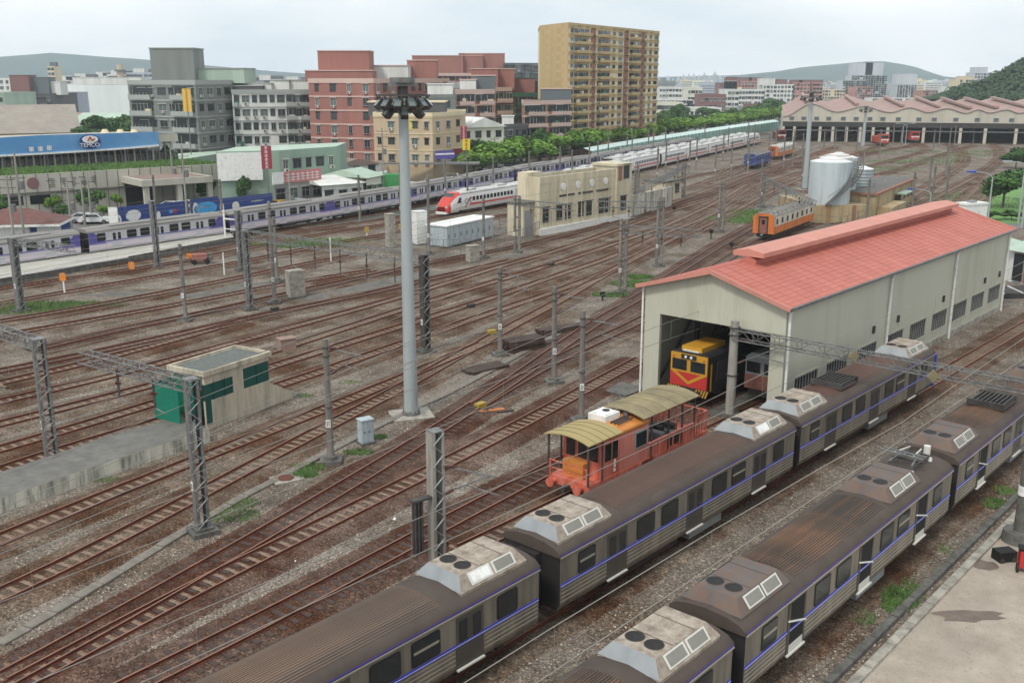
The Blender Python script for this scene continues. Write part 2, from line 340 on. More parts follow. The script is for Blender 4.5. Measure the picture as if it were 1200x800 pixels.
# ------------------------------------------------------------------ catenary steelwork
def fig(b, m, pts, w_): 
    for p, q in zip(pts, pts[1:]): b.bar(p, q, w_, m)
def lattice_mast(P, h, label, rz, w_=.5, d_=.46, m=None, solid=None, group='lattice catenary masts', plate=True, base=True):
    """two channels joined by diagonal lacing; rz turns the laced faces"""
    rz += math.pi / 2 - .42; w_, d_ = d_ * 1.05, w_ * .85; m = m or M_steel; t = E('lattice_mast', (P[0], P[1], 0), rz, label, 'mast', group)
    for s in (-1, 1):
        b = MB(); x = s * w_ / 2
        b.box((x - .03, -d_ / 2, .3), (x + .03, d_ / 2, h), solid or m)
        for y in (-d_ / 2, d_ / 2): b.box((min(x, x - s * .11), y - .02, .3), (max(x, x - s * .11), y + .02, h), solid or m)
        b.ob('channel', t)
    for y in (-d_ / 2, d_ / 2):
        b = MB(); n = max(3, int((h - .4) / .45)); st = (h - .4) / n
        for k in range(n):
            a, c = (-w_ / 2, w_ / 2) if k % 2 else (w_ / 2, -w_ / 2); b.bar((a, y * 1.06, .35 + k * st), (c, y * 1.06, .35 + (k + 1) * st), .07, M_mast, .02)
        b.ob('lacing', t)
    b = MB(); b.box((-w_ / 2 - .02, -d_ / 2 - .02, h), (w_ / 2 + .02, d_ / 2 + .02, h + .05), m); b.ob('cap', t)
    if base:
        b = MB(); b.box((-.62, -.6, -.05), (.62, .6, .22), M_concd); b.box((-.42, -.4, .22), (.42, .4, .34), M_concd); b.ob('footing', t)
    if plate: number_plate(t, (w_ / 2 + .06, 0, 2.4), math.pi / 2, h)
    return t
PLATE = {}
def number_plate(t, loc, rz, h=7):
    if 'p' not in PLATE:
        b = MB(); b.box((-.13, -.012, -.22), (.13, .012, .22), M_white)
        for k, (x0, x1) in enumerate(((-.07, -.03), (.03, .07))): b.box((x0, -.02, -.13), (x1, -.012, .13), M_steeld)
        PLATE['p'] = b.mesh('number_plate')
    inst('number_plate', PLATE['p'], t, loc, (0, 0, rz))
def truss(b, p, q, w_=.55, hh=.55, m=None, bay=.55, th=.06):
    p = Vector(p); q = Vector(q); m = m or M_steel; d = (q - p); L = d.length; d.normalize(); a = d.cross(Vector((0, 0, 1))).normalized(); z = Vector((0, 0, 1))
    cs = [a * w_ / 2, -a * w_ / 2, a * w_ / 2 - z * hh, -a * w_ / 2 - z * hh]
    for c in cs: b.bar(p + c, q + c, th, m)
    n = max(2, int(L / bay)); st = L / n
    for k in range(n):
        s, e = p + d * (k * st), p + d * ((k + 1) * st)
        i, j = (0, 1) if k % 2 else (1, 0)
        for A, B in ((cs[i], cs[j]), (cs[2 + i], cs[2 + j]), (cs[i], cs[i] * 1 + cs[2] - cs[0]) if 0 else (cs[0 if k % 2 else 2], cs[2 if k % 2 else 0]), (cs[1 if k % 2 else 3], cs[3 if k % 2 else 1])):
            b.bar(s + A, e + B, th * .6, m, th * .35)
        if k % 2 == 0:
            b.bar(s + cs[0], s + cs[1], th * .6, m); b.bar(s + cs[0], s + cs[2], th * .6, m); b.bar(s + cs[1], s + cs[3], th * .6, m)
def beam(t, p, q, **k):
    b = MB(); truss(b, p, q, **k); o = b.ob('lattice_beam'); o.parent = t
    o.matrix_parent_inverse = (Matrix.Translation(t.location) @ RZ(t.rotation_euler.z)).inverted(); return o
def insulator_mesh():
    b = MB()
    for k in range(5): b.cyl((k * .09, 0, 0), (k * .09 + .05, 0, 0), .085, M_ins, .05, n=8)
    b.cyl((-.05, 0, 0), (.55, 0, 0), .03, M_ins, n=6); return b.mesh('insulator')
INS = insulator_mesh()
def arms(t, h, rz, reach=2.6, z=(-.6, -2.0), w0=.15, pole_z=None):
    """pair of cantilever arms with insulators, pointing along rz (world), made as one bracket part with insulators"""
    r0 = t.rotation_euler.z; b = MB(); M = RZ(rz - r0)
    za, zb = h + z[0], h + z[1]
    b.bar((w0, 0, za), (reach, 0, za - .15), .06, M_steel, M=M)
    b.bar((w0, 0, zb), (reach * .9, 0, za - .15), .06, M_steel, M=M)
    b.bar((reach * .5, 0, (za + zb) / 2 - .1), (reach * 1.05, 0, (za + zb) / 2 - .35), .04, M_steel, M=M)
    o = b.ob('cantilever_bracket', t)
    for zz in (za, zb): inst('insulator', INS, o, tuple(M @ Vector((w0 + .1, 0, zz))), (0, -.1 if zz == za else -.6, rz - r0))
def beamdroppers(t, p, q, n, dz=1.4):
    p = Vector(p); q = Vector(q); iv = (Matrix.Translation(t.location) @ RZ(t.rotation_euler.z)).inverted()
    for k in range(n):
        a = p.lerp(q, (k + 1) / (n + 1)); b = MB()
        b.bar(a - Vector((0, 0, .5)), a - Vector((0, 0, .5 + dz)), .09, M_steeld); b.bar(a - Vector((0, 0, .5 + dz)), a - Vector((0, 0, .5 + dz)) + V * .9 - Vector((0, 0, .1)), .05, M_steel)
        b.bar(a - Vector((.12, 0, .45 + dz * .5)), a + Vector((.12, 0, -.5 - dz * .5)), .14, M_ins)
        o = b.ob('dropper', t); o.matrix_parent_inverse = iv
POLEM = {}
def conc_pole(P, h, label, r=.19, m=None, group='concrete catenary poles', plate=True, foot=True, name='catenary_pole', r2=None, double=False):
    t = E(name, (P[0], P[1], 0), R.uniform(-.3, .3), label, 'pole', group); b = MB()
    for dx in ((-.28, .28) if double else (0,)): b.cyl((dx, 0, 0), (dx, 0, h), r, m or M_polec, r2 or r * .8, n=14)
    if double:
        for k in range(int(h / 1.6)): b.box((-.28, -.06, 1 + k * 1.6), (.28, .06, 1.25 + k * 1.6), m or M_polec)
    b.ob('shaft', t)
    b = MB()
    for z in (h * .45, h * .86, h * .93):
        for dx in ((-.28, .28) if double else (0,)): b.cyl((dx, 0, z), (dx, 0, z + .07), r * 1.12, M_steeld, n=10)
    b.ob('band', t)
    if foot:
        b = MB(); b.box((-.6, -.55, -.05), (.6, .55, .2), M_concd); b.cyl((0, 0, .2), (0, 0, .38), r * 1.9, M_concd, n=12); b.ob('footing', t)
    if plate: number_plate(t, (-.04 - (.28 if double else 0), -r - .02, 2.3), 0)
    return t
AC = math.atan2(-V.y, -V.x)     # direction square to the near tracks, towards the left
def gp(x, y): return G(x, y)
# the two near left portals
def place_portal(base, top, beam_px, label, rz, w_=.5, bm=None, both=True, **k):
    P = G(*base); h = HT(P, top); t = lattice_mast(P, h, label, rz, w_=w_, **k)
    q = G(beam_px[0], beam_px[1], h)
    p = Vector((P.x, P.y, h)); d = (q - p).normalized()
    o = beam(t, p - d * (.35), q, bay=.6, w_=.55, hh=.55)
    return t, p, q, h
a2 = (G(97, 412, 8) - G(235, 441, 8)); aL = math.atan2(a2.y, a2.x)
tA, p, q, h = place_portal((62, 545), 397, (-170, 330), 'tall lattice portal mast standing on the grey platform slab at left', aL, w_=.75, d_=.55); beamdroppers(tA, p, q, 3)
tB, p, q, h = place_portal((238, 624), 444, (96, 411), 'lattice portal mast beside the double rusty track, left of the cream stairwell', aL, w_=.6, d_=.5); beamdroppers(tB, p, q, 2)
b = MB(); b.bar((0, 0, h - 1.6), (-0, 0, h - 1.6), .05, M_steel)
tC, p, q, h = place_portal((25, 365), 279, (85, 288), 'far left lattice mast with a short truss, on the weedy strip', aL + .3, w_=.8)
P = G(185, 314); lattice_mast(P, HT(P, 236), 'lattice mast with slanting struts by the long pale train platform', aL, w_=.9)
P = G(283, 317); lattice_mast(P, HT(P, 247), 'pale lattice mast at the end of the train platform', aL, w_=.8)
P6 = G(293, 363); h6 = HT(P6, 270); t6 = lattice_mast(P6, h6, 'lattice mast carrying the left end of the long sagging truss', aL, w_=.6)
P7 = G(499, 412); h7 = HT(P7, 299); t7 = lattice_mast(P7, h7, 'dark lattice mast just right of the floodlight mast, right end of the long truss', aL, w_=.75, m=M_steeld)
beam(t6, (P6.x, P6.y, h6), (P7.x, P7.y, h7), bay=.9, w_=.7, hh=.7); beamdroppers(t6, (P6.x, P6.y, h6), (P7.x, P7.y, h7), 6, 2.0)
# column between the grey train and the first track
P = G(513, 672); hN = HT(P, 505); tN = lattice_mast(P, hN, 'near laced mast with a pale concrete face, rising behind the grey train', aL, w_=.62, d_=.5, solid=M_polel, plate=False)
arms(tN, hN, math.atan2(-.35, 1), reach=2.7, z=(-1.5, -2.7), w0=.35)
b = MB()
for k in range(6): b.cyl((.75 + (k % 3) * .16, -.1 + (k // 3) * .2, 1.2), (.75 + (k % 3) * .16, -.1 + (k // 3) * .2, 3.6), .055, M_steeld, n=8)
b.box((.3, -.1, 3.6), (1.2, .2, 3.7), M_steeld); b.ob('tension_weight', tN)
# concrete poles: base px, top px, label, arm?, options
CP = [((218, 376), 286, 'lone dark pole with a white plate among the left tracks', 0, {}),
 ((322, 355), 236, 'slim grey pole left of the grey relay cabinet', 0, dict(group=None)),
 ((325, 330), 254, 'short slim pole just behind the pole by the relay cabinet', 0, {}),
 ((388, 541), 397, 'dark pole with two bracket arms between stairwell and small grey cabinet', 1, {}),
 ((586, 416), 313, 'pole beside the stack of old dark sleepers', 1, {}),
 ((649, 448), 336, 'left pole of the near pair left of the red roofed shed', 1, {}),
 ((681, 494), 364, 'right pole of the near pair, standing behind the orange maintenance car', 1, {}),
 ((567, 302), 233, 'pole in front of the white equipment cabinets', 0, {}),
 ((503, 298), 205, 'pole right of the floodlight mast by the cabinets fence', 0, {}),
 ((643, 273), 220, 'pole against the left end of the beige two storey building', 0, {}),
 ((184, 262), 205, 'slim pole by the blue site hoardings', 0, {}),
 ((422, 262), 205, 'grey pole in front of the lavender train, below the stair street', 0, {})]
for bs, tp, lb, arm, k in CP:
    P = G(*bs); h = HT(P, tp); k.pop('group', None); t = conc_pole(P, h, lb, **k)
    if arm: arms(t, h, math.atan2(-.5, 1) if bs[0] > 580 or bs[0] == 388 else 0, reach=2.3, z=(-.5, -1.9), w0=.2)
# square double posts with short trusses in the middle
def post_beam(base, top, q_px, label, m=M_polec, bh=None):
    P = G(*base); h = HT(P, top); t = conc_pole(P, h, label, r=.2, m=m, double=True)
    if q_px:
        zb = h - .5; q = G(q_px[0], q_px[1], zb); beam(t, (P.x, P.y, zb), q, bay=.9, w_=.6, hh=.7); beamdroppers(t, (P.x, P.y, zb), q, 3, 1.2)
post_beam((729, 343), 258, (822, 270), 'twin post with a truss, by the green weeds left of the shed')
post_beam((772, 312), 231, (700, 236), 'twin post with a truss reaching left, beyond the weeds post')
post_beam((606, 296), 229, (673, 240), 'twin post with a truss, in front of the beige building left end')
post_beam((844, 272), 212, None, 'twin post on the weedy strip left of the old orange coach')
post_beam((745, 252), 198, None, 'twin post at the right end of the beige building')
M_can = mat('dusty_tan_canopy', '#928563', rough=.85, var=.2, scale=.5, hx2='#6f6752', amt=.5, sharp=.2)
post_beam((893, 243), 203, (955, 236), 'twin post with a truss reaching toward the distant floodlight mast')
post_beam((800, 232), 190, (748, 222), 'twin post with a truss near the small beige hut')
post_beam((690, 262), 212, None, 'twin post in front of the beige building windows')
# truss over the two grey trains
P = G(855, 490); hS = HT(P, 376); tS = conc_pole(P, hS, 'thick pale concrete post in front of the shed doorway', r=.32, m=M_polel, plate=False)
q = G(1290, 462, hS - .5); p0 = Vector((P.x, P.y, hS - .5)); beam(tS, p0, q, bay=.7, w_=.6, hh=.6)
arms(tS, hS, math.atan2(V.y, V.x) + .2, reach=3.0, z=(-1.2, -2.6), w0=.3)
P = G(1068, 472); lattice_mast(P, HT(P, 424), 'steel post under the truss between the two grey trains', aL, w_=.28, d_=.26, plate=False, base=False)
b = MB(); b.box((-.27, -.02, -.27), (.27, .02, .27), M_can, Matrix.Rotation(math.pi / 4, 4, 'Y'))
for x, y in ((998, 415), (1090, 438)): 
    pp = G(x, y, hS - .7); b2 = b.mesh('warning_board'); inst('warning_board', b2, None, pp - V * 0 - Vector((0, .4, 0)), (0, 0, .3), label='pale square board hung on the truss, ' + ('above the resistor box of the middle train' if x == 998 else 'right of the steel post between the trains'), cat='sign', group='boards hung on the truss over the trains')
# far forest of catenary poles
E6 = [(60, 190, 120), (165, 190, 90), (285, 170, 95), (380, 160, 50), (335, 320, 140), (383, 250, 160), (445, 400, 170), (515, 260, 130), (555, 230, 50), (660, 300, 130), (705, 190, 60), (750, 270, 130), (733, 150, 20), (915, 430, 245), (845, 250, 110), (1045, 230, 80), (220, 470, 240), (600, 130, 40), (845, 110, 15), (960, 200, 60), (1000, 150, 20), (1150, 330, 180), (1100, 180, 30), (880, 120, 30)]
for i, (x, yb, yt) in enumerate(E6):
    P = G(700 + x / 4.8, 150 + yb / 4.8); h = max(7.5, HT(P, 150 + yt / 4.8))
    t = conc_pole(P, h, 'thin grey catenary pole in the crowd of poles over the far central tracks', r=.2, group='far poles over the central tracks', foot=False, plate=True)
for i, (x, yb, yt) in enumerate([(978, 178, 150), (990, 172, 148), (1004, 178, 150), (1030, 186, 152), (1046, 170, 150), (1055, 176, 150), (1093, 180, 152), (1100, 172, 150), (1112, 176, 150), (1118, 172, 148), (1140, 168, 148), (928, 196, 160), (940, 185, 158), (965, 178, 156), (1108, 238, 200), (1108, 206, 190), (1092, 240, 198), (1068, 250, 206), (985, 258, 216), (1088, 226, 190), (1015, 262, 222)]):
    P = G(x, yb); h = min(9.5, max(6.5, HT(P, yt)))
    conc_pole(P, h, 'thin catenary pole among the tracks in front of the long red roofed depot', r=.2, group='far poles before the depot', foot=False, plate=False)
for i, (x, yb, yt) in enumerate([(262, 275, 238), (470, 262, 190), (548, 250, 190), (522, 238, 196), (578, 235, 190), (620, 225, 180), (656, 216, 172), (700, 205, 170), (670, 222, 176), (690, 212, 168), (740, 196, 158), (765, 190, 150)]):
    P = G(x, yb); h = min(11, max(7.5, HT(P, yt)))
    conc_pole(P, h, 'grey catenary pole standing close to the row of lavender commuter carriages', r=.19, group='poles along the lavender train', foot=False, plate=True)
P = G(264, 277, .9); t = E('platform_gate', (P.x, P.y, .9), aL, 'white painted pipe gate at the end of the train platform', 'gate')
for x in (0, -2.2):
    b = MB(); b.cyl((x, 0, 0), (x, 0, 3.4 if x == 0 else 2.4), .13, M_white, n=8); b.ob('post', t)
b = MB(); b.bar((0, 0, 2.3), (-2.2, 0, 2.3), .14, M_white); b.bar((0, 0, 1.0), (-2.2, 0, 1.0), .1, M_white); b.ob('crossbar', t)
# big pole bottom right
P = G(1193, 634); t = conc_pole(P, 13, 'thick dark pole with a white band on the concrete yard at right', r=.27, m=M_concd, foot=False, plate=False, name='yard_pole', group=None)
b = MB(); b.cyl((0, 0, 0), (0, 0, .55), .75, M_concd, .68, n=14); b.ob('footing', t); b = MB(); b.cyl((0, 0, 2.3), (0, 0, 2.75), .285, M_white, n=16); b.ob('reflective_band', t)

# ------------------------------------------------------------------ floodlight masts
def flood_mast(P, h, r, label, big=True):
    t = E('floodlight_mast', (P[0], P[1], 0), .3, label, 'floodlight mast'); b = MB(); hh = h
    n = 4
    for k in range(n):
        z0, z1 = .25 + (hh - .25) * k / n, .25 + (hh - .25) * (k + 1) / n; f = lambda z: r * (1 - .38 * z / h)
        b.cyl((0, 0, z0), (0, 0, z1), f(z0) + (0 if k == 0 else -.012), M_mast, f(z1), n=20)
    b.ob('mast_shaft', t)
    b = MB(); b.box((-1.3, -1.1, -.03), (1.3, 1.1, .08), M_conc); b.cyl((0, 0, .08), (0, 0, .26), r * 1.25, M_steel, n=20)
    for k in range(10): a = k * math.tau / 10; b.cyl((math.cos(a) * r * 1.13, math.sin(a) * r * 1.13, .26), (math.cos(a) * r * 1.13, math.sin(a) * r * 1.13, .34), .035, M_steeld, n=6)
    b.ob('base_plate', t)
    rr = 1.25 if big else 1.6
    b = MB()
    for z in (h - .45, h + .5):
        for k in range(20):
            a, c = k * math.tau / 20, (k + 1) * math.tau / 20; q = rr * .72 if z < h + .2 else rr * 1.25
            b.bar((math.cos(a) * q, math.sin(a) * q, z), (math.cos(c) * q, math.sin(c) * q, z), .09, M_steeld)
    for k in range(10):
        a = k * math.tau / 10; b.bar((0, 0, h - .45), (math.cos(a) * rr * .72, math.sin(a) * rr * .72, h - .45), .07, M_steeld); b.bar((math.cos(a) * rr * .72, math.sin(a) * rr * .72, h - .45), (math.cos(a) * rr * 1.25, math.sin(a) * rr * 1.25, h + .5), .07, M_steeld); b.bar((0, 0, h + .5), (math.cos(a) * rr * 1.25, math.sin(a) * rr * 1.25, h + .5), .07, M_steeld)
    b.cyl((0, 0, h - .5), (0, 0, h + 1.2), r * .7, M_steeld, n=12); b.cyl((0, 0, h + 1.2), (0, 0, h + 1.5), .75, M_steel, n=16); b.box((-.75, -.5, h + 1.0), (.75, .5, h + 1.22), M_steel)
    b.ob('lamp_ring', t)
    lm = MB(); lm.box((-.22, -.18, -.3), (.22, .18, .3), M_steeld); lm.box((-.19, -.195, -.27), (.19, -.18, .27), M_lens); lm.bar((-.33, .05, 0), (-.33, .05, .5), .05, M_steel); lm.bar((.33, .05, 0), (.33, .05, .5), .05, M_steel); me = lm.mesh('floodlight')
    for k in range(12 if big else 8):
        a = k * math.tau / (12 if big else 8) + .13; inst('floodlight', me, t, (math.cos(a) * (rr * 1.05 + .1), math.sin(a) * (rr * 1.05 + .1), h + .0), (-.75, 0, a + math.pi / 2))
        if big and k % 2 == 0: inst('floodlight', me, t, (math.cos(a + .26) * rr * .8, math.sin(a + .26) * rr * .8, h - .5), (-.75, 0, a + .26 + math.pi / 2))
    return t
M_lens = mat('lamp_lens', '#5f6a68', rough=.2, var=.1)
P = G(482, 486); hM = HT(P, 122); flood_mast(P, hM, .45, 'big pale round floodlight mast with a ring of lamps in the middle of the yard')
P = G(943, 222); flood_mast(P, HT(P, 116), .55, 'distant pale floodlight mast left of the fuel tanks', False)
P = G(1011, 172); flood_mast(P, HT(P, 130), .6, 'distant floodlight mast in front of the red roofed depot', False)

# ------------------------------------------------------------------ the red roofed shed
A = G(752.5, 460); LS, WS = 42.8, 10.1
def toS(x, y, z=0): return Matrix.Translation(A) @ Matrix(((V.x, U.x, 0, 0), (V.y, U.y, 0, 0), (0, 0, 1, 0), (0, 0, 0, 1)))
shed = E('engine_shed', A, math.atan2(V.y, V.x), 'long cream corrugated shed with a red tiled roof and a ridge vent', 'shed')
eL = HT(A, 333); hE = eL; hR = hE + 1.48
fr = A + V * (WS / 2)
def wallp(b, pts, m, th, M=None):   # pts in (x,z) front polygon, thickness along +y
    n = len(pts); vs = [(x, 0, z) for x, z in pts] + [(x, th, z) for x, z in pts]
    b.add(vs, [tuple(range(n)), tuple(range(2 * n - 1, n - 1, -1))] + [(k, k + n, (k + 1) % n + n, (k + 1) % n) for k in range(n)], m, M)
D0, D1, DH = 1.2, WS - .95, 5.65
def apex(x): return hE + (hR - hE) * (1 - abs(x - WS / 2) / (WS / 2))
for nm, y in (('front_wall', 0), ('rear_wall', LS - .25)):
    b = MB(); M = T(0, y, 0)
    wallp(b, [(0, 0), (D0, 0), (D0, apex(D0)), (0, hE)], M_shed, .25, M)
    wallp(b, [(D1, 0), (WS, 0), (WS, hE), (D1, apex(D1))], M_shed, .25, M)
    wallp(b, [(D0, DH), (D1, DH), (D1, apex(D1)), (WS / 2, hR), (D0, apex(D0))], M_shed, .25, M)
    b.ob(nm, shed)
b = MB(); b.box((0, .25, 0), (.2, LS - .25, hE), M_shed); b.ob('side_wall', shed)
# right wall with window openings
wins = []; 

for y in (1.7, 6.2, 11.0, 15.9, 20.5, 25.1, 29.85, 34.3, 38.75): wins.append((y, 3.2, 0))
b = MB(); x0, x1 = WS - .2, WS; zt, zb = 2.75, 1.15; b.box((x0, .25, 0), (x1, LS - .25, zb), M_shed); b.box((x0, .25, zt), (x1, LS - .25, hE), M_shed)
yy = .25
for (y, ww, _) in wins: b.box((x0, yy, zb), (x1, y, zt), M_shed); yy = y + ww
b.box((x0, yy, zb), (x1, LS - .25, zt), M_shed); b.ob('side_wall', shed)
wf = MB(); ww = 3.2
wf.box((-.02, 0, 0), (.06, ww, .07), M_shed); wf.box((-.02, 0, 1.53), (.06, ww, 1.6), M_shed)
for k in range(9): yk = k * (ww - .05) / 8; wf.box((-.06, yk, .07), (.0, yk + .05, 1.53), M_frame)
wf.box((-.11, 0, 0), (-.08, ww, 1.6), M_glass); wfm = wf.mesh('window')
for (y, _, _) in wins: inst('window', wfm, shed, (WS - .02, y, zb))
for y in (13.2, 17.6, 26.9, 37.0, 41.0): b = MB(); b.box((WS, y, 3.35), (WS + .12, y + .3, 3.85), M_louv); b.ob('wall_vent', shed)
b = MB(); b.box((WS, 0, -.02), (WS + .1, LS, .5), M_conc); b.ob('plinth', shed)
for y in (.15, 15.6, 28.9, LS - .3):
    b = MB(); b.cyl((WS + .16, y, 0), (WS + .16, y, hE - .5), .09, M_white, n=8); b.cyl((WS + .16, y, hE - .5), (WS + .34, y, hE - .12), .09, M_white, n=8); b.ob('downpipe', shed)
b = MB(); b.box((WS + .28, -.4, hE - .22), (WS + .46, LS + .4, hE - .03), M_steel); b.ob('gutter', shed)
b = MB(); b.cyl((-.1, -.12, 0), (-.1, -.12, hE), .07, M_white, n=8); b.ob('downpipe', shed)
# roof, tile courses, seams
OV = .45; sl_ = (hR - hE) / (WS / 2); za = lambda x: hR + .06 - sl_ * abs(x - WS / 2)
b = MB()
for s in (-1, 1):
    xe = WS / 2 + s * (WS / 2 + OV); vs = [(WS / 2, -OV, za(WS / 2)), (xe, -OV, za(xe)), (xe, LS + OV, za(xe)), (WS / 2, LS + OV, za(WS / 2))]
    vs += [(x, y, z - .1) for x, y, z in vs]
    fs = [(0, 1, 2, 3), (7, 6, 5, 4), (0, 4, 5, 1), (1, 5, 6, 2), (2, 6, 7, 3)]
    b.add(vs, [tuple(reversed(f)) for f in fs] if s > 0 else fs, M_roofred)
b.ob('roof', shed)
b = MB()
for k in range(14):
    f = (k + .5) / 14
    for s in (-1, 1):
        x = WS / 2 + s * f * (WS / 2 + OV); b.box((x - .03, -OV, za(x) - .01), (x + .03, LS + OV, za(x) + .01), M_roofred)
b.ob('tile_course', shed, kind='stuff')
sm = MB()
for s in (-1, 1): sm.bar((WS / 2, 0, za(WS / 2) + .02), (WS / 2 + s * (WS / 2 + OV), 0, za(WS / 2 + s * (WS / 2 + OV)) + .0), .025, M_roofred, .03)
smm = sm.mesh('roof_seam')
for k in range(36): inst('roof_seam', smm, shed, (0, .3 + k * (LS - .4) / 35, 0))
for y in (-OV - .03, LS + OV + .03):
    for s in (-1, 1):
        b = MB(); b.bar((WS / 2, y, za(WS / 2) - .02), (WS / 2 + s * (WS / 2 + OV), y, za(WS / 2 + s * (WS / 2 + OV)) - .02), .1, M_roofredl, .26); b.ob('verge_trim', shed)
b = MB(); 
for z0, ww_, m in ((0, .55, M_roofred), (.5, 1.1, M_roofredl)):
    pr = [(WS / 2 - ww_ , hR + z0 - .1), (WS / 2 + ww_, hR + z0 - .1), (WS / 2 + ww_, hR + z0 + .2), (WS / 2, hR + z0 + .42), (WS / 2 - ww_, hR + z0 + .2)]
    vs = [(x, 4.2, z) for x, z in pr] + [(x, LS - 2.2, z) for x, z in pr]
    b.add(vs, [(k, k + 5, (k + 1) % 5 + 5, (k + 1) % 5) for k in range(5)] + [tuple(range(5)), tuple(range(9, 4, -1))], m)
b.ob('ridge_vent', shed)
# inside: frames, braces, floor
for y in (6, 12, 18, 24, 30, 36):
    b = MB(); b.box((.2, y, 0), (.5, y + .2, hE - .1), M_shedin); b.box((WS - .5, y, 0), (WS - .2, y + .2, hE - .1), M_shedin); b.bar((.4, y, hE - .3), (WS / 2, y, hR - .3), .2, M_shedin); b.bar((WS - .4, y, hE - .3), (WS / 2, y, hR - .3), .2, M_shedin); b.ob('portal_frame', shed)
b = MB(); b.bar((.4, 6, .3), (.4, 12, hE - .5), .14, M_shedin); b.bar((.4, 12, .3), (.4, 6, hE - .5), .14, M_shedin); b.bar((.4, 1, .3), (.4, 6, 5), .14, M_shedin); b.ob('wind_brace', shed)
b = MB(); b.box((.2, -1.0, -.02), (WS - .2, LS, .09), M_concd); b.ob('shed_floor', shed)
b = MB(); b.box((-2.6, -1.6, 0), (-.2, .8, .14), M_concd); b.ob('threshold_slab', shed)

# ------------------------------------------------------------------ railway vehicles
M_body = mat('dull_stainless_side', '#857c6d', rough=.45, metal=.0, var=.12, scale=.8, hx2='#625c53', amt=.45, streak=True)
M_bodyl = mat('pale_stainless_bead', '#a79f90', rough=.4, metal=.3, var=.15, scale=1)
M_bodyend = mat('car_end_black', '#2c2a29', rough=.6, var=.2)
M_roofb = mat('brown_dusty_roof', '#6b5549', rough=.85, var=.15, scale=1.1, hx2='#594840', amt=.45, streak='x')
M_roofo = mat('rust_streaked_roof', '#433c36', rough=.85, var=.2, scale=1.6, hx2='#7a5a44', amt=.42, sharp=.06, streak='x')
M_roofedge = mat('sooty_roof_edge', '#4b413a', rough=.85, var=.2, scale=1)
M_blue = mat('blue_stripe', '#3440b4', rough=.4, var=.06)
M_stripew = mat('white_stripe', '#cfd0e0', rough=.4, var=.04)
M_purp = mat('purple_line', '#443a86', rough=.5, var=.1)
M_ac = mat('dusty_air_conditioner', '#a2988a', rough=.7, var=.12, scale=.9, hx2='#77695c', amt=.45)
M_acd = mat('sooty_air_conditioner', '#5c5754', rough=.7, var=.18, scale=.9, hx2='#6d5343', amt=.4)
M_acg = mat('air_conditioner_grille', '#7d7b73', rough=.6, var=.15)
M_acw = mat('grille_frame', '#c9c7bd', rough=.5, var=.06)
M_grey = mat('grey_metal', '#8b8f90', rough=.5, metal=.2, var=.1)
M_doorshade = mat('open_doorway_shade', '#171716', var=.1)  # near-black sheet paints the unlit inside of an open door
M_door = mat('brown_grey_door', '#57514a', rough=.5, metal=.2, var=.12, scale=1)
def wheelset(b, x, hw=.56):
    b.cyl((x, -.75, .68), (x, .75, .68), .07, M_under, n=8)
    for s in (-1, 1): b.cyl((x, s * (hw - .05), .68), (x, s * (hw + .07), .68), .42, M_under, n=18)
def bogie_mesh():
    b = MB(); wheelset(b, -1.05); wheelset(b, 1.05)
    for s in (-1, 1):
        b.box((-1.5, s * .95 - .08, .6), (1.5, s * .95 + .08, .85), M_under)
        for x in (-1.05, 1.05): b.box((x - .18, s * .95 - .14, .5), (x + .18, s * .95 + .14, .9), M_under)
        b.cyl((0, s * .95, .85), (0, s * .95, 1.1), .22, M_under, n=10)
    b.box((-.3, -.9, .6), (.3, .9, .95), M_under); return b.mesh('bogie')
BOG = bogie_mesh()
def rr(b, x0, x1, z0, z1, y, r, m, th=.03, n=4):
    """rounded panel in the xz plane"""
    pts = []
    for cx, cz, a0 in ((x1 - r, z0 + r, -90), (x1 - r, z1 - r, 0), (x0 + r, z1 - r, 90), (x0 + r, z0 + r, 180)):
        for k in range(n + 1): a = math.radians(a0 + 90 * k / n); pts.append((cx + r * math.cos(a), cz + r * math.sin(a)))
    k = len(pts); vs = [(x, y, z) for x, z in pts] + [(x, y - th, z) for x, z in pts]
    b.add(vs, [tuple(range(k)), tuple(range(2 * k - 1, k - 1, -1))][1:] + [(i, i + k, (i + 1) % k + k, (i + 1) % k) for i in range(k)], m)
def fixn(f): return f
MC = {}
def cached(key, fn):
    if key not in MC: MC[key] = fn()
    return MC[key]
def win_mesh(w_, h_, frame, glass, half=False, r=.12):
    def f():
        b = MB(); rr(b, -w_ / 2 - .05, w_ / 2 + .05, -.05, h_ + .05, 0, r, frame, .02); rr(b, -w_ / 2, w_ / 2, 0, h_, -.02, r * .8, glass, .012)
        if half: b.box((-w_ / 2 + .04, -.05, h_ * .5), (w_ / 2 - .04, -.03, h_ * .5 + .08), M_bodyl)
        return b.mesh('window')
    return cached(('win', w_, h_, frame.name, glass.name, half, r), f)
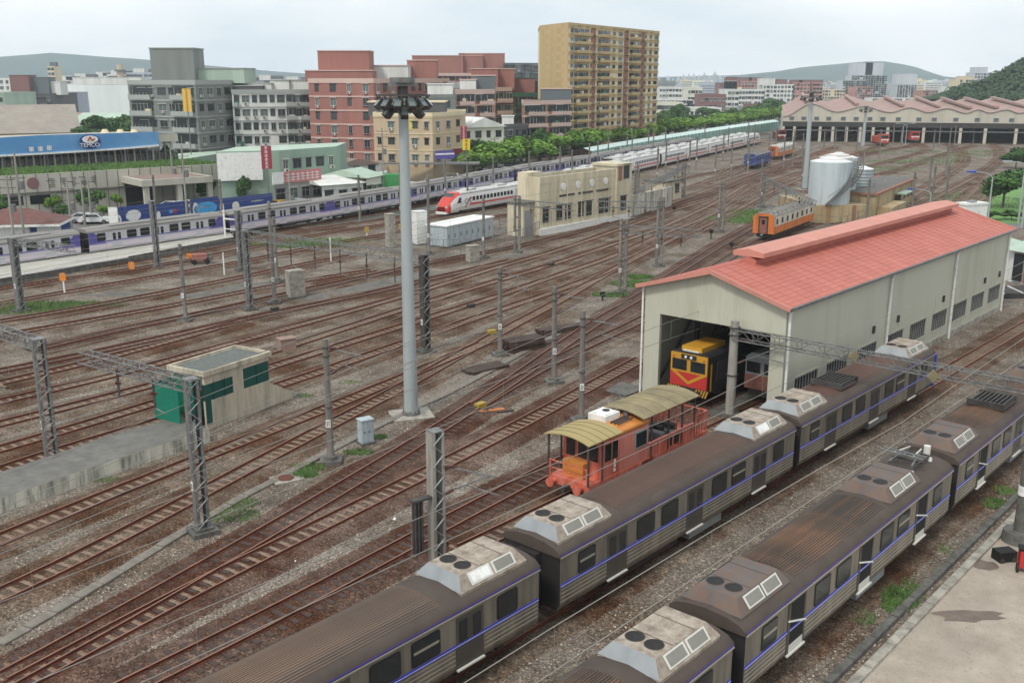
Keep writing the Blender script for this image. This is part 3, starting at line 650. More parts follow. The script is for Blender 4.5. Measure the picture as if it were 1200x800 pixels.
def door_mesh(w_, z0, z1, m, opened, sill=True, glassm=None):
    def f():
        b = MB(); g = glassm or M_glass
        if opened:
            b.box((-w_ / 2, -.012, z0), (w_ / 2, .0, z1), M_doorshade); b.box((-w_ / 2, -.03, z0), (-w_ / 2 + .16, -.012, z1), m); b.box((w_ / 2 - .12, -.03, z0), (w_ / 2, -.012, z1), m)
            b.box((-w_ / 2 + .16, -.03, z0), (w_ / 2 - .12, -.012, z0 + .28), M_acw); b.bar((-w_ / 2, -.05, z0 + 1.3), (w_ / 2, -.05, z0 + .85), .05, M_white)
        else:
            for s in (-1, 1):
                b.box((min(0, s * w_ / 2), -.02, z0), (max(0, s * w_ / 2) - .01 * (s < 0), .0, z1), m); rr(b, s * w_ / 4 - w_ * .15, s * w_ / 4 + w_ * .15, z0 + .95, z1 - .15, -.02, .07, g, .012)
        if sill: b.box((-w_ / 2, -.1, z0 - .08), (w_ / 2, .0, z0 - .02), M_acw)
        return b.mesh('door')
    return cached(('door', w_, z0, z1, m.name, opened, sill), f)
def ac_mesh(m, mg, dark_end=False, white_pane=False):
    def f():
        b = MB(); L = 3.4; z1 = .45; e = .3
        vs = [(0, -1.12, 0), (L, -1.12, 0), (L, 1.12, 0), (0, 1.12, 0), (e, -.76, z1), (L - e, -.76, z1), (L - e, .76, z1), (e, .76, z1)]
        b.add(vs, [(4, 5, 6, 7), (0, 1, 5, 4), (2, 3, 7, 6)], m); b.add(vs, [(1, 2, 6, 5), (3, 0, 4, 7)], M_grey if not dark_end else m)
        b.box((.02, -1.14, -.14), (L - .02, 1.14, 0), m)
        for x in (1.25, 2.45): b.box((x - .012, -.76, z1), (x + .012, .76, z1 + .01), M_roofedge)
        for s in (-1, 1):
            for k in range(2):
                x0, x1 = .6 + k * 1.18, 1.7 + k * 1.18
                q = lambda x, f_, o: (x, s * (1.12 - .36 * f_ + o * .8), z1 * f_ + o * .6)
                for o, m_, i in ((.02, M_acw, 0), (.035, M_white if white_pane and k == 0 and s < 0 else mg, .1)):
                    p4 = [q(x0 + i, .12 + i, o), q(x1 - i, .12 + i, o), q(x1 - i, .92 - i, o), q(x0 + i, .92 - i, o)]
                    b.add(p4, [(0, 1, 2, 3) if s < 0 else (3, 2, 1, 0)], m_)
        return b.mesh('air_conditioner')
    return cached(('ac', m.name, mg.name, dark_end, white_pane), f)
def vent_mesh():
    def f():
        b = MB(); b.cyl((0, 0, -.01), (0, 0, .004), .29, M_black, n=20); b.cyl((0, 0, -.012), (0, 0, .002), .32, M_roofedge, n=20)  # flush black disc, the shade of a sunken vent put into its colour
        for k in range(4): a = k * math.pi / 4; b.bar((-.27 * math.cos(a), -.27 * math.sin(a), .006), (.27 * math.cos(a), .27 * math.sin(a), .006), .014, M_under, .004)
        return b.mesh('fan_vent')
    return cached('vent', f)
def panto(root, x, z):
    t = MB(); 
    for y in (-.55, .55): t.bar((x - 1.1, y, z + .18), (x + 1.1, y, z + .18), .09, M_steeld)
    for xx in (x - 1.1, x, x + 1.1): t.bar((xx, -.7, z + .18), (xx, .7, z + .18), .08, M_steeld)
    p = t.ob('pantograph', root)
    def sub(nm, fn): b = MB(); fn(b); b.ob(nm, p)
    sub('linkage', lambda b: [b.bar((x - .9, y, z + .25), (x + .9, y * .5, z + .5), .07, M_steel) for y in (-.5, .5)] + [b.bar((x + .9, y * .5, z + .5), (x - .8, y * .9, z + .62), .05, M_acw) for y in (-.5, .5)])
    sub('collector_head', lambda b: [b.bar((x - .8 + k, -.95, z + .66), (x - .8 + k, .95, z + .66), .07, M_steel) for k in (0, .35)])
    for dx, dy in ((-1.1, -.6), (1.1, -.6), (-1.1, .6), (1.1, .6)): sub('insulator', lambda b: b.cyl((x + dx, dy, z - .05), (x + dx, dy, z + .16), .1, M_white, n=8))
    sub('arrester', lambda b: b.cyl((x + 1.5, -.3, z), (x + 1.5, -.3, z + .5), .16, M_acw, n=10))
def emu(label, P, dr, L=19.2, st=None, group=None, ac=((.35, 0), (15.35, 1)), ribs=(4.4, 14.9), box=None, pan=None, doors=(0, 0, 0), blue_end=False, acm=None, roofm=None, detail=2, name='commuter_carriage', windows=None):
    st = st or dict(body=M_body, door=M_door, bead=M_bodyl, stripe=M_blue, stripe2=M_stripew, end=M_bodyend, frame=M_bodyend)
    t = E(name, (P.x, P.y, .06), math.atan2(dr.y, dr.x), label, 'railway carriage', group); W = 1.43; acm = acm or M_ac; roofm = roofm or M_roofb
    b = MB(); b.ext([(-W + .12, .95), (-W, 1.2), (-W, 3.16), (W, 3.16), (W, 1.2), (W - .12, .95)][::-1], .12, L - .12, st['body'], caps=False)
    for x, d in ((.12, -1), (L - .12, 1)):
        pr = [(-W + .12, .95), (-W, 1.2), (-W, 3.16), (W, 3.16), (W, 1.2), (W - .12, .95)]
        b.add([(x, y, z) for y, z in pr], [tuple(range(6)) if d > 0 else tuple(range(5, -1, -1))], st['end'])
    b.ob('body', t)
    arc = [(W + .03, 3.16), (W + .0, 3.3), (1.2, 3.48), (.75, 3.6), (0, 3.66), (-.75, 3.6), (-1.2, 3.48), (-W, 3.3), (-W - .03, 3.16)]
    b = MB(); b.ext(arc, .05, L - .05, st.get('roof', M_roofedge), smooth=True); b.ob('roof', t)
    if ribs and detail > 1:
        b = MB(); z = lambda y: 3.675 - .07 * (y / .75) ** 2 if abs(y) < .8 else 3.675 - .07 - (abs(y) - .75) * .27
        ys = [-1.02 + k * 2.04 / 20 for k in range(21)]
        vs = [(x, y, z(y) - .012) for x in ribs for y in ys]; b.add(vs, [(k, k + 21, k + 22, k + 1) for k in range(20)], roofm); o = b.ob('roof_panel', t)
        rb = cached(('rib', round(ribs[1] - ribs[0], 2), roofm.name), lambda: MB().box((ribs[0], -.018, 0), (ribs[1], .018, .035), roofm).mesh('roof_rib'))
        for y in ys: inst('roof_rib', rb, o, (0, y, z(y) - .02))
    elif ribs:
        b = MB(); b.box((ribs[0], -.9, 3.5), (ribs[1], .9, 3.68), roofm); b.ob('roof_panel', t)
    for x, fl in ac:
        o = inst('air_conditioner', ac_mesh(acm, M_acg, acm is M_acd, fl == 1 and acm is M_ac), t, (x, 0, 3.6))
        for y in (-.3, .4):
            inst('fan_vent', vent_mesh(), o, (.92, y, .453))
    if box is not None:
        b = MB(); b.box((box, -.95, 3.66), (box + 2.2, .95, 3.74), M_roofedge)
        for k in range(8): b.box((box + .1, -.85 + k * .22, 3.74), (box + 2.1, -.78 + k * .22, 3.98), M_steeld)
        for x in (box, box + 2.1): b.box((x, -.95, 3.74), (x + .08, .95, 4.0), M_steeld)
        b.ob('resistor_box', t)
    if pan is not None: panto(t, pan, 3.66)
    dw, dz0, dz1 = 1.32, 1.12, 3.02; DX = (3.75, 9.6, 15.45)
    for s, rz_ in ((1, 0), (-1, math.pi)):
        y = -W * s
        if detail == 0 and s < 0: continue
        for k, x in enumerate(DX): inst('door', door_mesh(dw, dz0, dz1, st['door'], bool(doors[k]) and s > 0, glassm=st.get('glass')), t, (x, y, 0), (0, 0, rz_))
        for x, ww_, hf in ((1.75, 1.0, 1), (5.75, 1.2, 0), (7.55, 1.2, 0), (11.65, 1.2, 0), (13.4, 1.2, 1), (17.35, 1.0, 0)):
            inst('window', win_mesh(ww_, .82, st['frame'], st.get('glass', M_glass), bool(hf)), t, (x, y, 2.14), (0, 0, rz_))
        # stripe, beads between the doors
        xs = [.14]; 
        for x in DX: xs += [x - dw / 2, x + dw / 2]
        xs += [L - .14]
        b = MB(); 
        y0, y1 = sorted((y, y - s * .022)); 
        b.box((.14, y0, 1.93), (L - .14, y1, 2.05), st['stripe']) if st.get('stripe') else None
        y2, y3 = sorted((y, y - s * .026)); b.box((.14, y2, 1.965), (L - .14, y3, 1.99), st['stripe2'])
        b.ob('stripe', t)
        if detail:
            bead = MB()
            for i in range(0, 8, 2):
                for z in (1.3, 1.47, 1.64, 1.8): y4, y5 = sorted((y, y - s * .014)); bead.box((xs[i] + .05, y4, z), (xs[i + 1] - .05, y5, z + .035), st['bead'])
            bead.ob('side_bead', t, kind='stuff')
        b = MB(); y6, y7 = sorted((y - s * .03, y - s * .06)); b.box((.1, y6, 3.14), (L - .1, y7, 3.19), st.get('gut', M_bodyl)); b.box((.1, min(y, y - s * .03), 3.21), (L - .1, max(y, y - s * .03), 3.26), st.get('purp', M_purp)); b.ob('gutter', t)
        for k, f in (st.get('marks') or ()): b = MB(); f(b, y, s, L); b.ob(k, t)
    if blue_end:
        b = MB(); b.box((L - .13, -W - .03, 1.0), (L + .25, W + .03, 3.1), M_bluep); b.ob('cab_end', t)
    b = MB(); b.box((3.5, -1.1, .55), (8.8, 1.1, .98), M_under); b.box((9.6, -1.2, .45), (12.4, 1.2, .98), M_grey if detail > 1 else M_under); b.box((12.8, -1.0, .6), (15.5, 1.0, .98), M_under); b.ob('underframe_box', t)
    for x in (2.9, L - 2.9): inst('bogie', BOG, t, (x, 0, .1))
    for x in (0, L): b = MB(); b.box((x - .2, -.5, 1.15), (x + .2, .5, 3.1), M_bodyend); b.bar((x - .45, 0, .95), (x + .45, 0, .95), .22, M_under); b.ob('gangway', t)
    return t
M_bluep = mat('bright_blue_end', '#1f4bb0', rough=.4, var=.08)
G0 = A + V * (15.22 - 1.43)
mk = lambda s: G0 + U * s
emu('blue striped carriage at the bottom, left end cut off, one roof unit in view', mk(-47.9), U, ribs=(4.6, 14.4), roofm=mat('streaked_grey_brown_roof', '#5f534b', var=.25, scale=1.4, hx2='#7a6454', amt=.45, streak='x'), group='middle grey train')
emu('middle carriage of the blue striped train, whole side in view beside the orange car', mk(-27.7), U, group='middle grey train')
emu('far carriage of the middle grey train, with a bright blue end', mk(-8.05), U, ac=((.35, 0), (15.3, 0)), ribs=(4.7, 14.6), box=5.9, blue_end=True, group='middle grey train', roofm=mat('red_brown_roof', '#6f5146', var=.15, scale=1.2, hx2='#59453e', amt=.4, streak='x'))
def along(off, px, z=2.5):
    a, b = -60.0, 90.0
    for _ in range(40):
        m = (a + b) / 2; p = A + V * off + U * m + Vector((0, 0, z)) - Vector((0, 0, H)); x = 600 + F * p.x / p.dot(_f)
        if x < px: a = m
        else: b = m
    return m
gR = along(23.1, 1118); G1 = A + V * (23.1 - 1.43); mr = lambda s: G1 + U * s
emu('near right carriage with open doors, rust streaked roof and folded pantograph', mr(gR - 19.5), U, ac=((.3, 0), (12.5, 0)), ribs=(4.2, 12.1), pan=17.3, doors=(1, 1, 1), roofm=M_roofo, acm=M_acd, group='right grey train')
emu('right carriage beyond the pantograph, resistor box on its roof', mr(gR + .3), U, ac=((.35, 0), (15.3, 0)), ribs=(4.7, 14.6), box=8.2, doors=(1, 0, 1), roofm=M_roofo, acm=M_acd, group='right grey train')
emu('carriage at the bottom edge of the photo, only its pale roof unit in view', mr(gR - 39.3), U, ac=((.35, 0), (15.4, 0)), ribs=(4.7, 14.6), roofm=M_roofo, group='right grey train')
emu('last right grey carriage, at the right edge beyond the truss', mr(gR + 20.0), U, roofm=M_roofo, group='right grey train')

def on_track(key, px):
    """point and direction on a track where it crosses column px"""
    L = TR[key]; best = None
    for i, p in enumerate(L):
        q = p - Vector((0, 0, H)); dz = q.dot(_f)
        if dz < 5: continue
        e = abs(600 + F * q.x / dz - px)
        if best is None or e < best[0]: best = (e, i)
    i = best[1]; n, d = nrm(L, i); d = d if d.y > 0 or d.x > 0 else -d
    return L[i].copy(), d
def track_run(L, s0, n, length, gap):
    """chord starts and directions for n cars laid along the line"""
    out = []; 
    for k in range(n):
        a = s0 + k * (length + gap); i, j = int(a), int(a + length)
        if j >= len(L): break
        out.append((L[i].copy(), (L[j] - L[i]).normalized()))
    return out
ORD = ['first', 'second', 'third', 'fourth', 'fifth', 'sixth', 'seventh', 'eighth', 'ninth', 'tenth', 'eleventh', 'twelfth', 'thirteenth']
# --- lavender commuter train on its own line
near = [G(x, y, 1.0) for x, y in ((-190, 338), (0, 311), (98, 297), (262, 273.5), (383, 254.5), (475, 238.5), (550, 223), (606, 212), (656, 203.5), (720, 191), (800, 175), (905, 153))]
LP = smooth_line(near, 1.0); LP = [p + nrm(LP, i)[0] * 1.43 for i, p in enumerate(LP)]
track('P0', [Vector((p.x, p.y, 0)) for p in LP[::6]])
M_lav = mat('lavender_grey_side', '#b6b5ba', rough=.5, var=.06, scale=.5)
M_pink = mat('pale_pink_skirt', '#c9bfc6', rough=.5, var=.06, scale=.5)
M_pur2 = mat('violet_livery', '#544d92', rough=.5, var=.06)
M_lroof = mat('dusty_grey_roof', '#8d8a86', rough=.8, var=.15, scale=.8, hx2='#6b6865', amt=.4, streak='x')
def lmarks():
    def trap(b, y, s, L, part_=0):
        for x, d in ((.13, 1) if part_ == 0 else (L - .13, -1),):
            y1 = y - s * .012
            q = [(x, y1, 1.72), (x + d * 2.3, y1, 1.72), (x + d * .7, y1, 3.14), (x, y1, 3.14)]
            b.add(q, [(0, 1, 2, 3) if (d > 0) == (s > 0) else (3, 2, 1, 0)], M_pur2)
    def skirt(b, y, s, L): b.box((.13, min(y, y - s * .012), 1.2), (L - .13, max(y, y - s * .012), 1.72), M_pink)
    return (('end_flash', trap), ('end_flash', lambda b, y, s, L: trap(b, y, s, L, 1)), ('skirt_panel', skirt))
LST = dict(body=M_lav, door=M_lav, bead=M_pink, stripe=M_pur2, stripe2=M_pur2, end=M_bodyend, frame=M_bodyend, roof=M_lroof, gut=M_lroof, purp=M_lroof, marks=lmarks())
i98 = min(range(len(LP)), key=lambda i: abs(600 + F * LP[i].x / (LP[i] - Vector((0, 0, H))).dot(_f) - 97))
s0 = i98 + .4 - 19.75
cars = track_run(LP, max(0, s0), 12, 19.3, .45)
for k, (p, d) in enumerate(cars):
    lb = 'lavender commuter carriage, %s from the left along the street' % ORD[k]
    emu(lb, p, d, st=LST, ac=(), box=None, ribs=(3.2, 16), roofm=M_lroof, detail=1 if k < 6 else 0, group='lavender commuter train', pan=17 if k in (4, 8) else None)
# --- white express with a slanted red nose
M_wht = mat('express_white', '#dedddc', rough=.35, var=.03)
M_red = mat('express_red', '#c24338', rough=.35, var=.06)
M_redd = mat('dark_red', '#6e1c1b', rough=.4, var=.1)
M_wroof = mat('white_grey_roof', '#c2c2be', rough=.6, var=.14, scale=.5, hx2='#93928c', amt=.35)
def express_car(label, p, d, nose=False, L=19.8, group='white and red express', stripe=None, name='express_carriage'):
    t = E(name, (p.x, p.y, .06), math.atan2(d.y, d.x), label, 'railway carriage', group); W = 1.42; stripe = stripe or M_red
    prof = [(-W + .2, .7), (-W, 1.3), (-W - .0, 2.3), (-W + .12, 3.15), (W - .12, 3.15), (W, 2.3), (W, 1.3), (W - .2, .7)][::-1]
    x0 = 3.2 if nose else .1; b = MB(); b.ext(prof, x0, L - .1, M_wht, caps=False); b.add([(L - .1, y, z) for y, z in prof], [tuple(range(7, -1, -1))], M_bodyend)
    if not nose: b.add([(x0, y, z) for y, z in prof], [tuple(range(8))], M_bodyend)
    b.ob('body', t)
    b = MB(); b.ext([(W - .1, 3.15), (1.0, 3.45), (.4, 3.58), (-.4, 3.58), (-1.0, 3.45), (-W + .1, 3.15)], x0, L - .1, M_wroof, smooth=True); b.ob('roof', t)
    for x in (5.5, 14.2):
        b = MB(); b.box((x, -.75, 3.5), (x + 2.6, .75, 3.74), M_wroof); b.ob('roof_unit', t)
    if nose:
        # sections of the tapered nose
        secs = []
        for x, wv, zt, zb in ((3.2, 1.0, 3.5, .7), (2.4, .99, 3.35, .65), (1.5, .96, 2.85, .55), (.7, .9, 2.15, .5), (.15, .78, 1.65, .5), (-.1, .6, 1.3, .62)):
            secs.append([(x, y * W * wv, zb + (zt - zb) * z) for y, z in ((.85, 0), (1, .22), (1, .55), (.9, .86), (.6, 1), (-.6, 1), (-.9, .86), (-1, .55), (-1, .22), (-.85, 0))])
        b = MB(); vs = [v for s_ in secs for v in s_]
        for i in range(5):
            for k in range(10):
                f = (i * 10 + k, (i + 1) * 10 + k, (i + 1) * 10 + (k + 1) % 10, i * 10 + (k + 1) % 10)
                b.add([], [], M_wht); b.f.append(list(f)); b.sm.append(False)
                top = k in (4,) ; b.m.append(b.mi(M_glass if (top and i in (1,)) else M_red if (k in (3, 4, 5) or (i >= 3 and k not in (9,))) else M_wht))
        b.f.append(list(range(50, 60))); b.sm.append(False); b.m.append(b.mi(M_redd)); b.v = vs; b.ob('nose', t)
        b = MB(); b.box((-.2, -.75, .95), (-.08, .75, 1.5), M_redd); b.box((-.25, -1.0, .4), (.5, 1.0, .75), M_wht); b.ob('front_coupler_cover', t)
        for s in (-1, 1):
            b = MB(); b.box((-.02, s * .8 - .2, 1.35), (.12, s * .8 + .2, 1.5), M_white); b.ob('headlight', t)
            b = MB(); y = s * (W - .01); b.add([(2.0, y, 1.95), (3.1, y, 1.95), (3.1, y, 2.75), (2.6, y, 2.75)] if 0 else [(2.1, s * (W + .005), 1.9), (3.2, s * (W + .015), 1.9), (3.2, s * (W - .03), 2.7), (2.7, s * (W - .03), 2.7)], [(0, 1, 2, 3) if s < 0 else (3, 2, 1, 0)], M_glass); b.ob('cab_side_window', t)
    for s in (-1, 1):
        y = s * W
        n = 12 if nose else 14; xa = 6.5 if nose else 3.2
        wm = cached('expw', lambda: MB().box((-.33, -.015, 0), (.33, 0, .62), M_glass).mesh('window'))
        for k in range(n): inst('window', wm, t, (xa + k * (L - 2.6 - xa) / (n - 1), y + s * .005, 1.98 if 1 else 0), (-s * .0, 0, 0 if s < 0 else math.pi))
        b = MB(); b.box((xa - 1.2, min(y, y + s * .012), 1.32), (L - .4, max(y, y + s * .012), 1.62), stripe); b.ob('red_stripe', t)
        b = MB(); b.box((L - 1.6, min(y, y + s * .012), .95), (L - .8, max(y, y + s * .012), 2.85), M_acw); b.ob('door', t)
        if nose:
            b = MB(); yy = y + s * .014
            for k in range(2): fig(b, M_redd, [(4.1 + k * .25, yy, 1.1), (4.9 + k * .25, yy, 2.0), (5.6 + k * .1, yy, 2.6)], .06)
            for c in (4.6, 5.9): fig(b, M_redd, [(c + .5 * math.cos(a * .8), yy, 2.1 + .35 * math.sin(a * .8)) for a in range(7)], .06)
            b.ob('bird_flourish', t)
    b = MB(); b.box((3.8 if nose else 3, -1.1, .5), (L - 3, 1.1, .9), M_under); b.ob('underframe_box', t)
    for x in (2.9, L - 2.9): inst('bogie', BOG, t, (x, 0, .1))
    return t
p0, d0 = on_track('P2a', 519); LX = TR['P2a']; iX = min(range(len(LX)), key=lambda i: (LX[i] - p0).length)
# prolong the express line to the far end
for k, (p, d) in enumerate(track_run(LX, iX, 11, 19.8, .4)):
    lb = 'white express leading carriage with a slanted red nose and red stripe' if k == 0 else 'white carriage with a red stripe, %s behind the slanted red nose' % ORD[k - 1]
    express_car(lb, p, d, k == 0)
LW = [p + nrm(LX, i)[0] * 4.3 for i, p in enumerate(LX)]
track('W2', [Vector((p.x, p.y, 0)) for p in LW[::8]])
p1 = min(range(len(LW)), key=lambda i: abs(600 + F * LW[i].x / max(1, (LW[i] - Vector((0, 0, H))).dot(_f)) - 712))
for k, (p, d) in enumerate(track_run(LW, p1, 9, 19.8, .4)):
    express_car('pale roofed carriage on the line behind the white express, %s from its left end' % ORD[k], p, d, False, group='second white train', stripe=M_lav)
# --- orange maintenance railcar
M_or = mat('faded_orange_red', '#b65a42', rough=.6, var=.15, scale=.8, hx2='#d98476', amt=.4, streak=True)
M_pk = mat('sun_bleached_pink_red', '#c58173', rough=.6, var=.12, scale=.8, hx2='#c76352', amt=.35, streak=True)
M_oy = mat('orange_yellow_roof', '#c78340', rough=.6, var=.12, scale=.8, hx2='#b8702c', amt=.35)
M_cany = mat('dusty_yellow_canopy', '#9c8d60', rough=.8, var=.15, scale=.5, hx2='#9a8c5c', amt=.45)
pA = A + V * 7.75 - U * 17.6; Lm = 10.9; dA = U
t = E('maintenance_railcar', (pA.x, pA.y, .06), math.atan2(dA.y, dA.x), 'orange red track maintenance railcar with tan curved canopies and a white roof unit', 'maintenance vehicle')
k_ = Lm / 13.0; X = lambda x: x * k_
def part(nm, par=None, **kw):
    class Cx:
        def __enter__(s): s.b = MB(); return s.b
        def __exit__(s, *a): s.o = s.b.ob(nm, par if par is not None else t, **kw)
    return Cx()
with part('chassis') as b: b.box((0, -1.25, .95), (Lm, 1.25, 1.18), M_or); b.box((.3, -.9, .6), (Lm - .3, .9, .95), M_under)
with part('headstock') as b: b.box((-.12, -1.3, .8), (.12, 1.3, 1.22), M_or)
for s in (-1, 1):
    with part('buffer') as b: b.cyl((-.5, s * .85, .98), (-.1, s * .85, .98), .14, M_or, n=10); b.cyl((-.56, s * .85, .98), (-.48, s * .85, .98), .24, M_or, n=14)
    with part('headstock_post') as b: b.box((-.15, s * 1.18 - .06, 1.2), (-.05, s * 1.18 + .06, 2.05), M_or)
with part('coupler') as b: b.box((-.6, -.15, .7), (.1, .15, .95), M_under)
with part('front_rail') as b: b.bar((-.1, -1.1, 2.0), (-.1, 1.1, 2.0), .05, M_or); b.bar((-.1, -1.1, 1.6), (-.1, 1.1, 1.6), .04, M_or)
with part('battery_box') as b: b.box((.35, -.55, 1.18), (.95, .75, 2.0), M_oy)
# cab
cx0, cx1 = X(1.15), X(6.0)
with part('cab') as b:
    b.box((cx0, -1.2, 1.18), (cx1, 1.2, 3.15), M_or); b.box((X(3.0), -1.215, 1.2), (cx1 + .01, 1.215, 3.1), M_pk)
with part('cab_roof') as b: b.ext([(1.25, 3.15), (1.1, 3.33), (.5, 3.45), (-.5, 3.45), (-1.1, 3.33), (-1.25, 3.15)], cx0 + .8, cx1 + .1, M_oy, smooth=True)
for y0 in (-1.05, -.35, .4):
    with part('front_window') as b: b.box((cx0 - .02, y0, 2.05), (cx0 - .005, y0 + .6, 2.95), M_glass); b.box((cx0 - .04, y0 - .04, 2.0), (cx0 - .02, y0, 3.0), M_or)
for s in (-1, 1):
    with part('side_window') as b: y = s * 1.22; b.box((X(1.5), min(y, y + s * .02), 2.05), (X(2.75), max(y, y + s * .02), 2.95), M_glass); b.box((X(2.1), min(y, y + s * .03), 2.05), (X(2.16), max(y, y + s * .03), 2.95), M_oy)
    with part('side_window') as b: y = s * 1.235; b.box((X(4.5), min(y, y + s * .03), 2.0), (X(5.8), max(y, y + s * .03), 2.95), M_frame); b.box((X(4.6), min(y, y + s * .045), 2.1), (X(5.7), max(y, y + s * .045), 2.85), M_glass)
    with part('number_panel') as b:
        y = s * 1.23
        for k in range(3): b.box((X(2.35), min(y, y + s * .015), 1.35 + k * .24), (X(2.55), max(y, y + s * .015), 1.52 + k * .24), M_white)
def canopy(nm, x0, x1, z, m, n=8, w_=1.42, sag=.24):
    b = MB(); ys = [-w_ + 2 * w_ * k / n for k in range(n + 1)]; pr = [(y, z - sag * (y / w_) ** 2) for y in ys]; pr += [(y, zz - .05) for y, zz in reversed(pr)]
    b.ext(pr[::-1], x0, x1, m, smooth=False); o = b.ob(nm, t)
    for k in range(1, 5):
        x = x0 + (x1 - x0) * k / 5; b = MB()
        for (ya, zaa), (yb, zbb) in zip(pr[:n], pr[1:n + 1]): b.bar((x, ya, zaa + .015), (x, yb, zbb + .015), .025, M_can, .02)
        b.ob('canopy_rib', o)
canopy('front_canopy', -.35, X(2.9), 3.62, M_cany); canopy('long_canopy', X(5.1), X(11.5), 3.82, M_can)
for x, y in ((-.15, -1.25), (-.15, 1.25), (X(1.1), -1.3), (X(1.1), 1.3)):
    with part('canopy_post') as b: b.box((x - .04, y - .04, 1.18), (x + .04, y + .04, 3.35), M_steeld)
for x in (6.3, 8.2, 9.8, 11.3):
    for s in (-1, 1):
        with part('canopy_post') as b: b.box((X(x) - .04, s * 1.25 - .04, 1.18), (X(x) + .04, s * 1.25 + .04, 3.6), M_steeld)
with part('roof_air_unit') as b:
    b.box((X(3.25), -.1, 3.4), (X(4.75), 1.0, 3.78), M_white); b.box((X(3.4), 0, 3.78), (X(4.6), .9, 3.83), M_white); b.cyl((X(4.2), .45, 3.83), (X(4.2), .45, 3.86), .2, M_black, n=12)
with part('roof_pipework') as b:
    for k in range(3): b.bar((X(3.4), -.35 - k * .22, 3.52), (X(5.0), -.3 - k * .22, 3.52), .07, M_steeld)
    b.cyl((X(5.2), -.2, 3.45), (X(5.2), -.2, 3.65), .14, M_steel, n=10)
for s in (-1, 1):
    with part('side_wall') as b: y = s * 1.22; b.box((cx1, min(y, y - s * .08), 1.18), (X(11.2), max(y, y - s * .08), 2.0), M_or); b.box((cx1, min(y, y + s * .1), 1.95), (X(11.2), max(y, y + s * .1), 2.05), M_pk)
    for k in range(7):
        with part('side_stiffener') as b: y = s * 1.22; x = X(6.3 + k * .8); b.box((x, min(y, y + s * .07), 1.2), (x + .1, max(y, y + s * .07), 1.95), M_or)
    with part('tool_recess_shade') as b: y = s * 1.23; b.box((X(5.3), min(y, y + s * .02), .75), (X(6.6), max(y, y + s * .02), 1.15), M_black); b.box((X(8.5), min(y, y + s * .02), 1.3), (X(9.7), max(y, y + s * .02), 1.8), M_black)  # flat black panels paint the shade of recesses on the side wall
    with part('rear_railing') as b:
        y = s * 1.2
        for x in range(7): b.box((X(11.2 + x * .3) - .025, y - .025, 1.18), (X(11.2 + x * .3) + .025, y + .025, 2.35), M_or)
        b.bar((X(11.2), y, 2.35), (Lm, y, 2.35), .06, M_or); b.bar((X(11.2), y, 1.8), (Lm, y, 1.8), .04, M_or)
with part('rear_railing') as b:
    b.bar((Lm, -1.2, 2.35), (Lm, 1.2, 2.35), .06, M_or)
    for k in range(6): b.box((Lm - .03, -1.2 + k * .48, 1.18), (Lm + .03, -1.15 + k * .48, 2.35), M_or)
with part('engine_gear') as b:
    for k in range(9): x = X(6.6 + k * .5); b.box((x, -.8 + (k % 3) * .3, 1.18), (x + .45, .1 + (k % 3) * .3, 1.7 + .25 * (k % 2)), M_under if k % 3 else M_grey)
    b.cyl((X(7.2), .3, 2.0), (X(9.5), .3, 2.0), .12, M_steel, n=8)
for x in (2.4, 10.6):
    b = MB(); wheelset(b, X(x)); b.ob('wheelset', t)
# --- yellow and red diesel locomotive in the shed
M_yel = mat('loco_yellow', '#bd8c2c', rough=.45, var=.08, scale=.6)
M_lred = mat('loco_red', '#b3322d', rough=.45, var=.07)
M_lblk = mat('loco_black', '#2b2c2d', rough=.5, var=.15)
pL = A + V * 3.9 - U * .6
t = E('diesel_locomotive', (pL.x, pL.y, .1), math.atan2(U.y, U.x), 'diesel locomotive with yellow face and red chevron standing in the shed doorway', 'locomotive')
with part('body') as b:
    b.ext([(-1.35, 1.0), (-1.35, 3.35), (-1.15, 3.55), (1.15, 3.55), (1.35, 3.35), (1.35, 1.0)][::-1], .12, 14, M_lblk)
with part('front_face') as b:
    b.box((0, -1.35, 1.85), (.12, 1.35, 3.4), M_yel)
with part('red_panel') as b: b.box((-.005, -1.36, 1.25), (.115, 1.36, 2.18), M_lred)
with part('chevron') as b:
    for s in (-1, 1): b.add([(-.012, s * 1.33, 2.2), (-.012, s * .95, 2.2), (-.012, 0, 1.62), (-.012, 0, 1.42)], [(0, 1, 2, 3) if s > 0 else (3, 2, 1, 0)], M_yel)
for s in (-1, 1):
    with part('windscreen') as b: b.box((-.03, s * .68 - .5, 2.35), (-.005, s * .68 + .5, 2.98), M_glass); b.box((-.02, s * .68 - .54, 2.31), (0, s * .68 + .54, 3.02), M_lblk)
    with part('marker_light') as b: b.cyl((-.04, s * 1.12, 3.15), (0, s * 1.12, 3.15), .06, M_lred, n=8)
    with part('buffer') as b: b.cyl((-.35, s * .8, .95), (0, s * .8, .95), .17, M_lblk, n=10)
with part('headlight_pod') as b: b.box((-.06, -.55, 3.1), (0, .55, 3.38), M_lblk)
for s in (-1, 1):
    with part('headlight') as b: b.cyl((-.1, s * .2, 3.24), (-.05, s * .2, 3.24), .09, M_white, n=10)
with part('roof_hood') as b: b.box((.3, -.75, 3.55), (3.2, .75, 3.85), M_yel)
with part('roof_grille') as b: b.box((.15, -.6, 3.45), (.4, .6, 3.62), M_acw)
with part('hazard_stripes') as b:
    for s in (-1, 1):
        for k in range(5):
            x0, x1 = s * (.45 + k * .2), s * (.55 + k * .2)
            b.add([(-.02, x0, .75), (-.02, x1, .75), (-.02, x1 + s * .18, 1.22), (-.02, x0 + s * .18, 1.22)], [(0, 1, 2, 3) if s < 0 else (3, 2, 1, 0)], M_yel)
with part('front_skirt') as b: b.box((0, -1.38, .7), (.12, 1.38, 1.25), M_lblk)
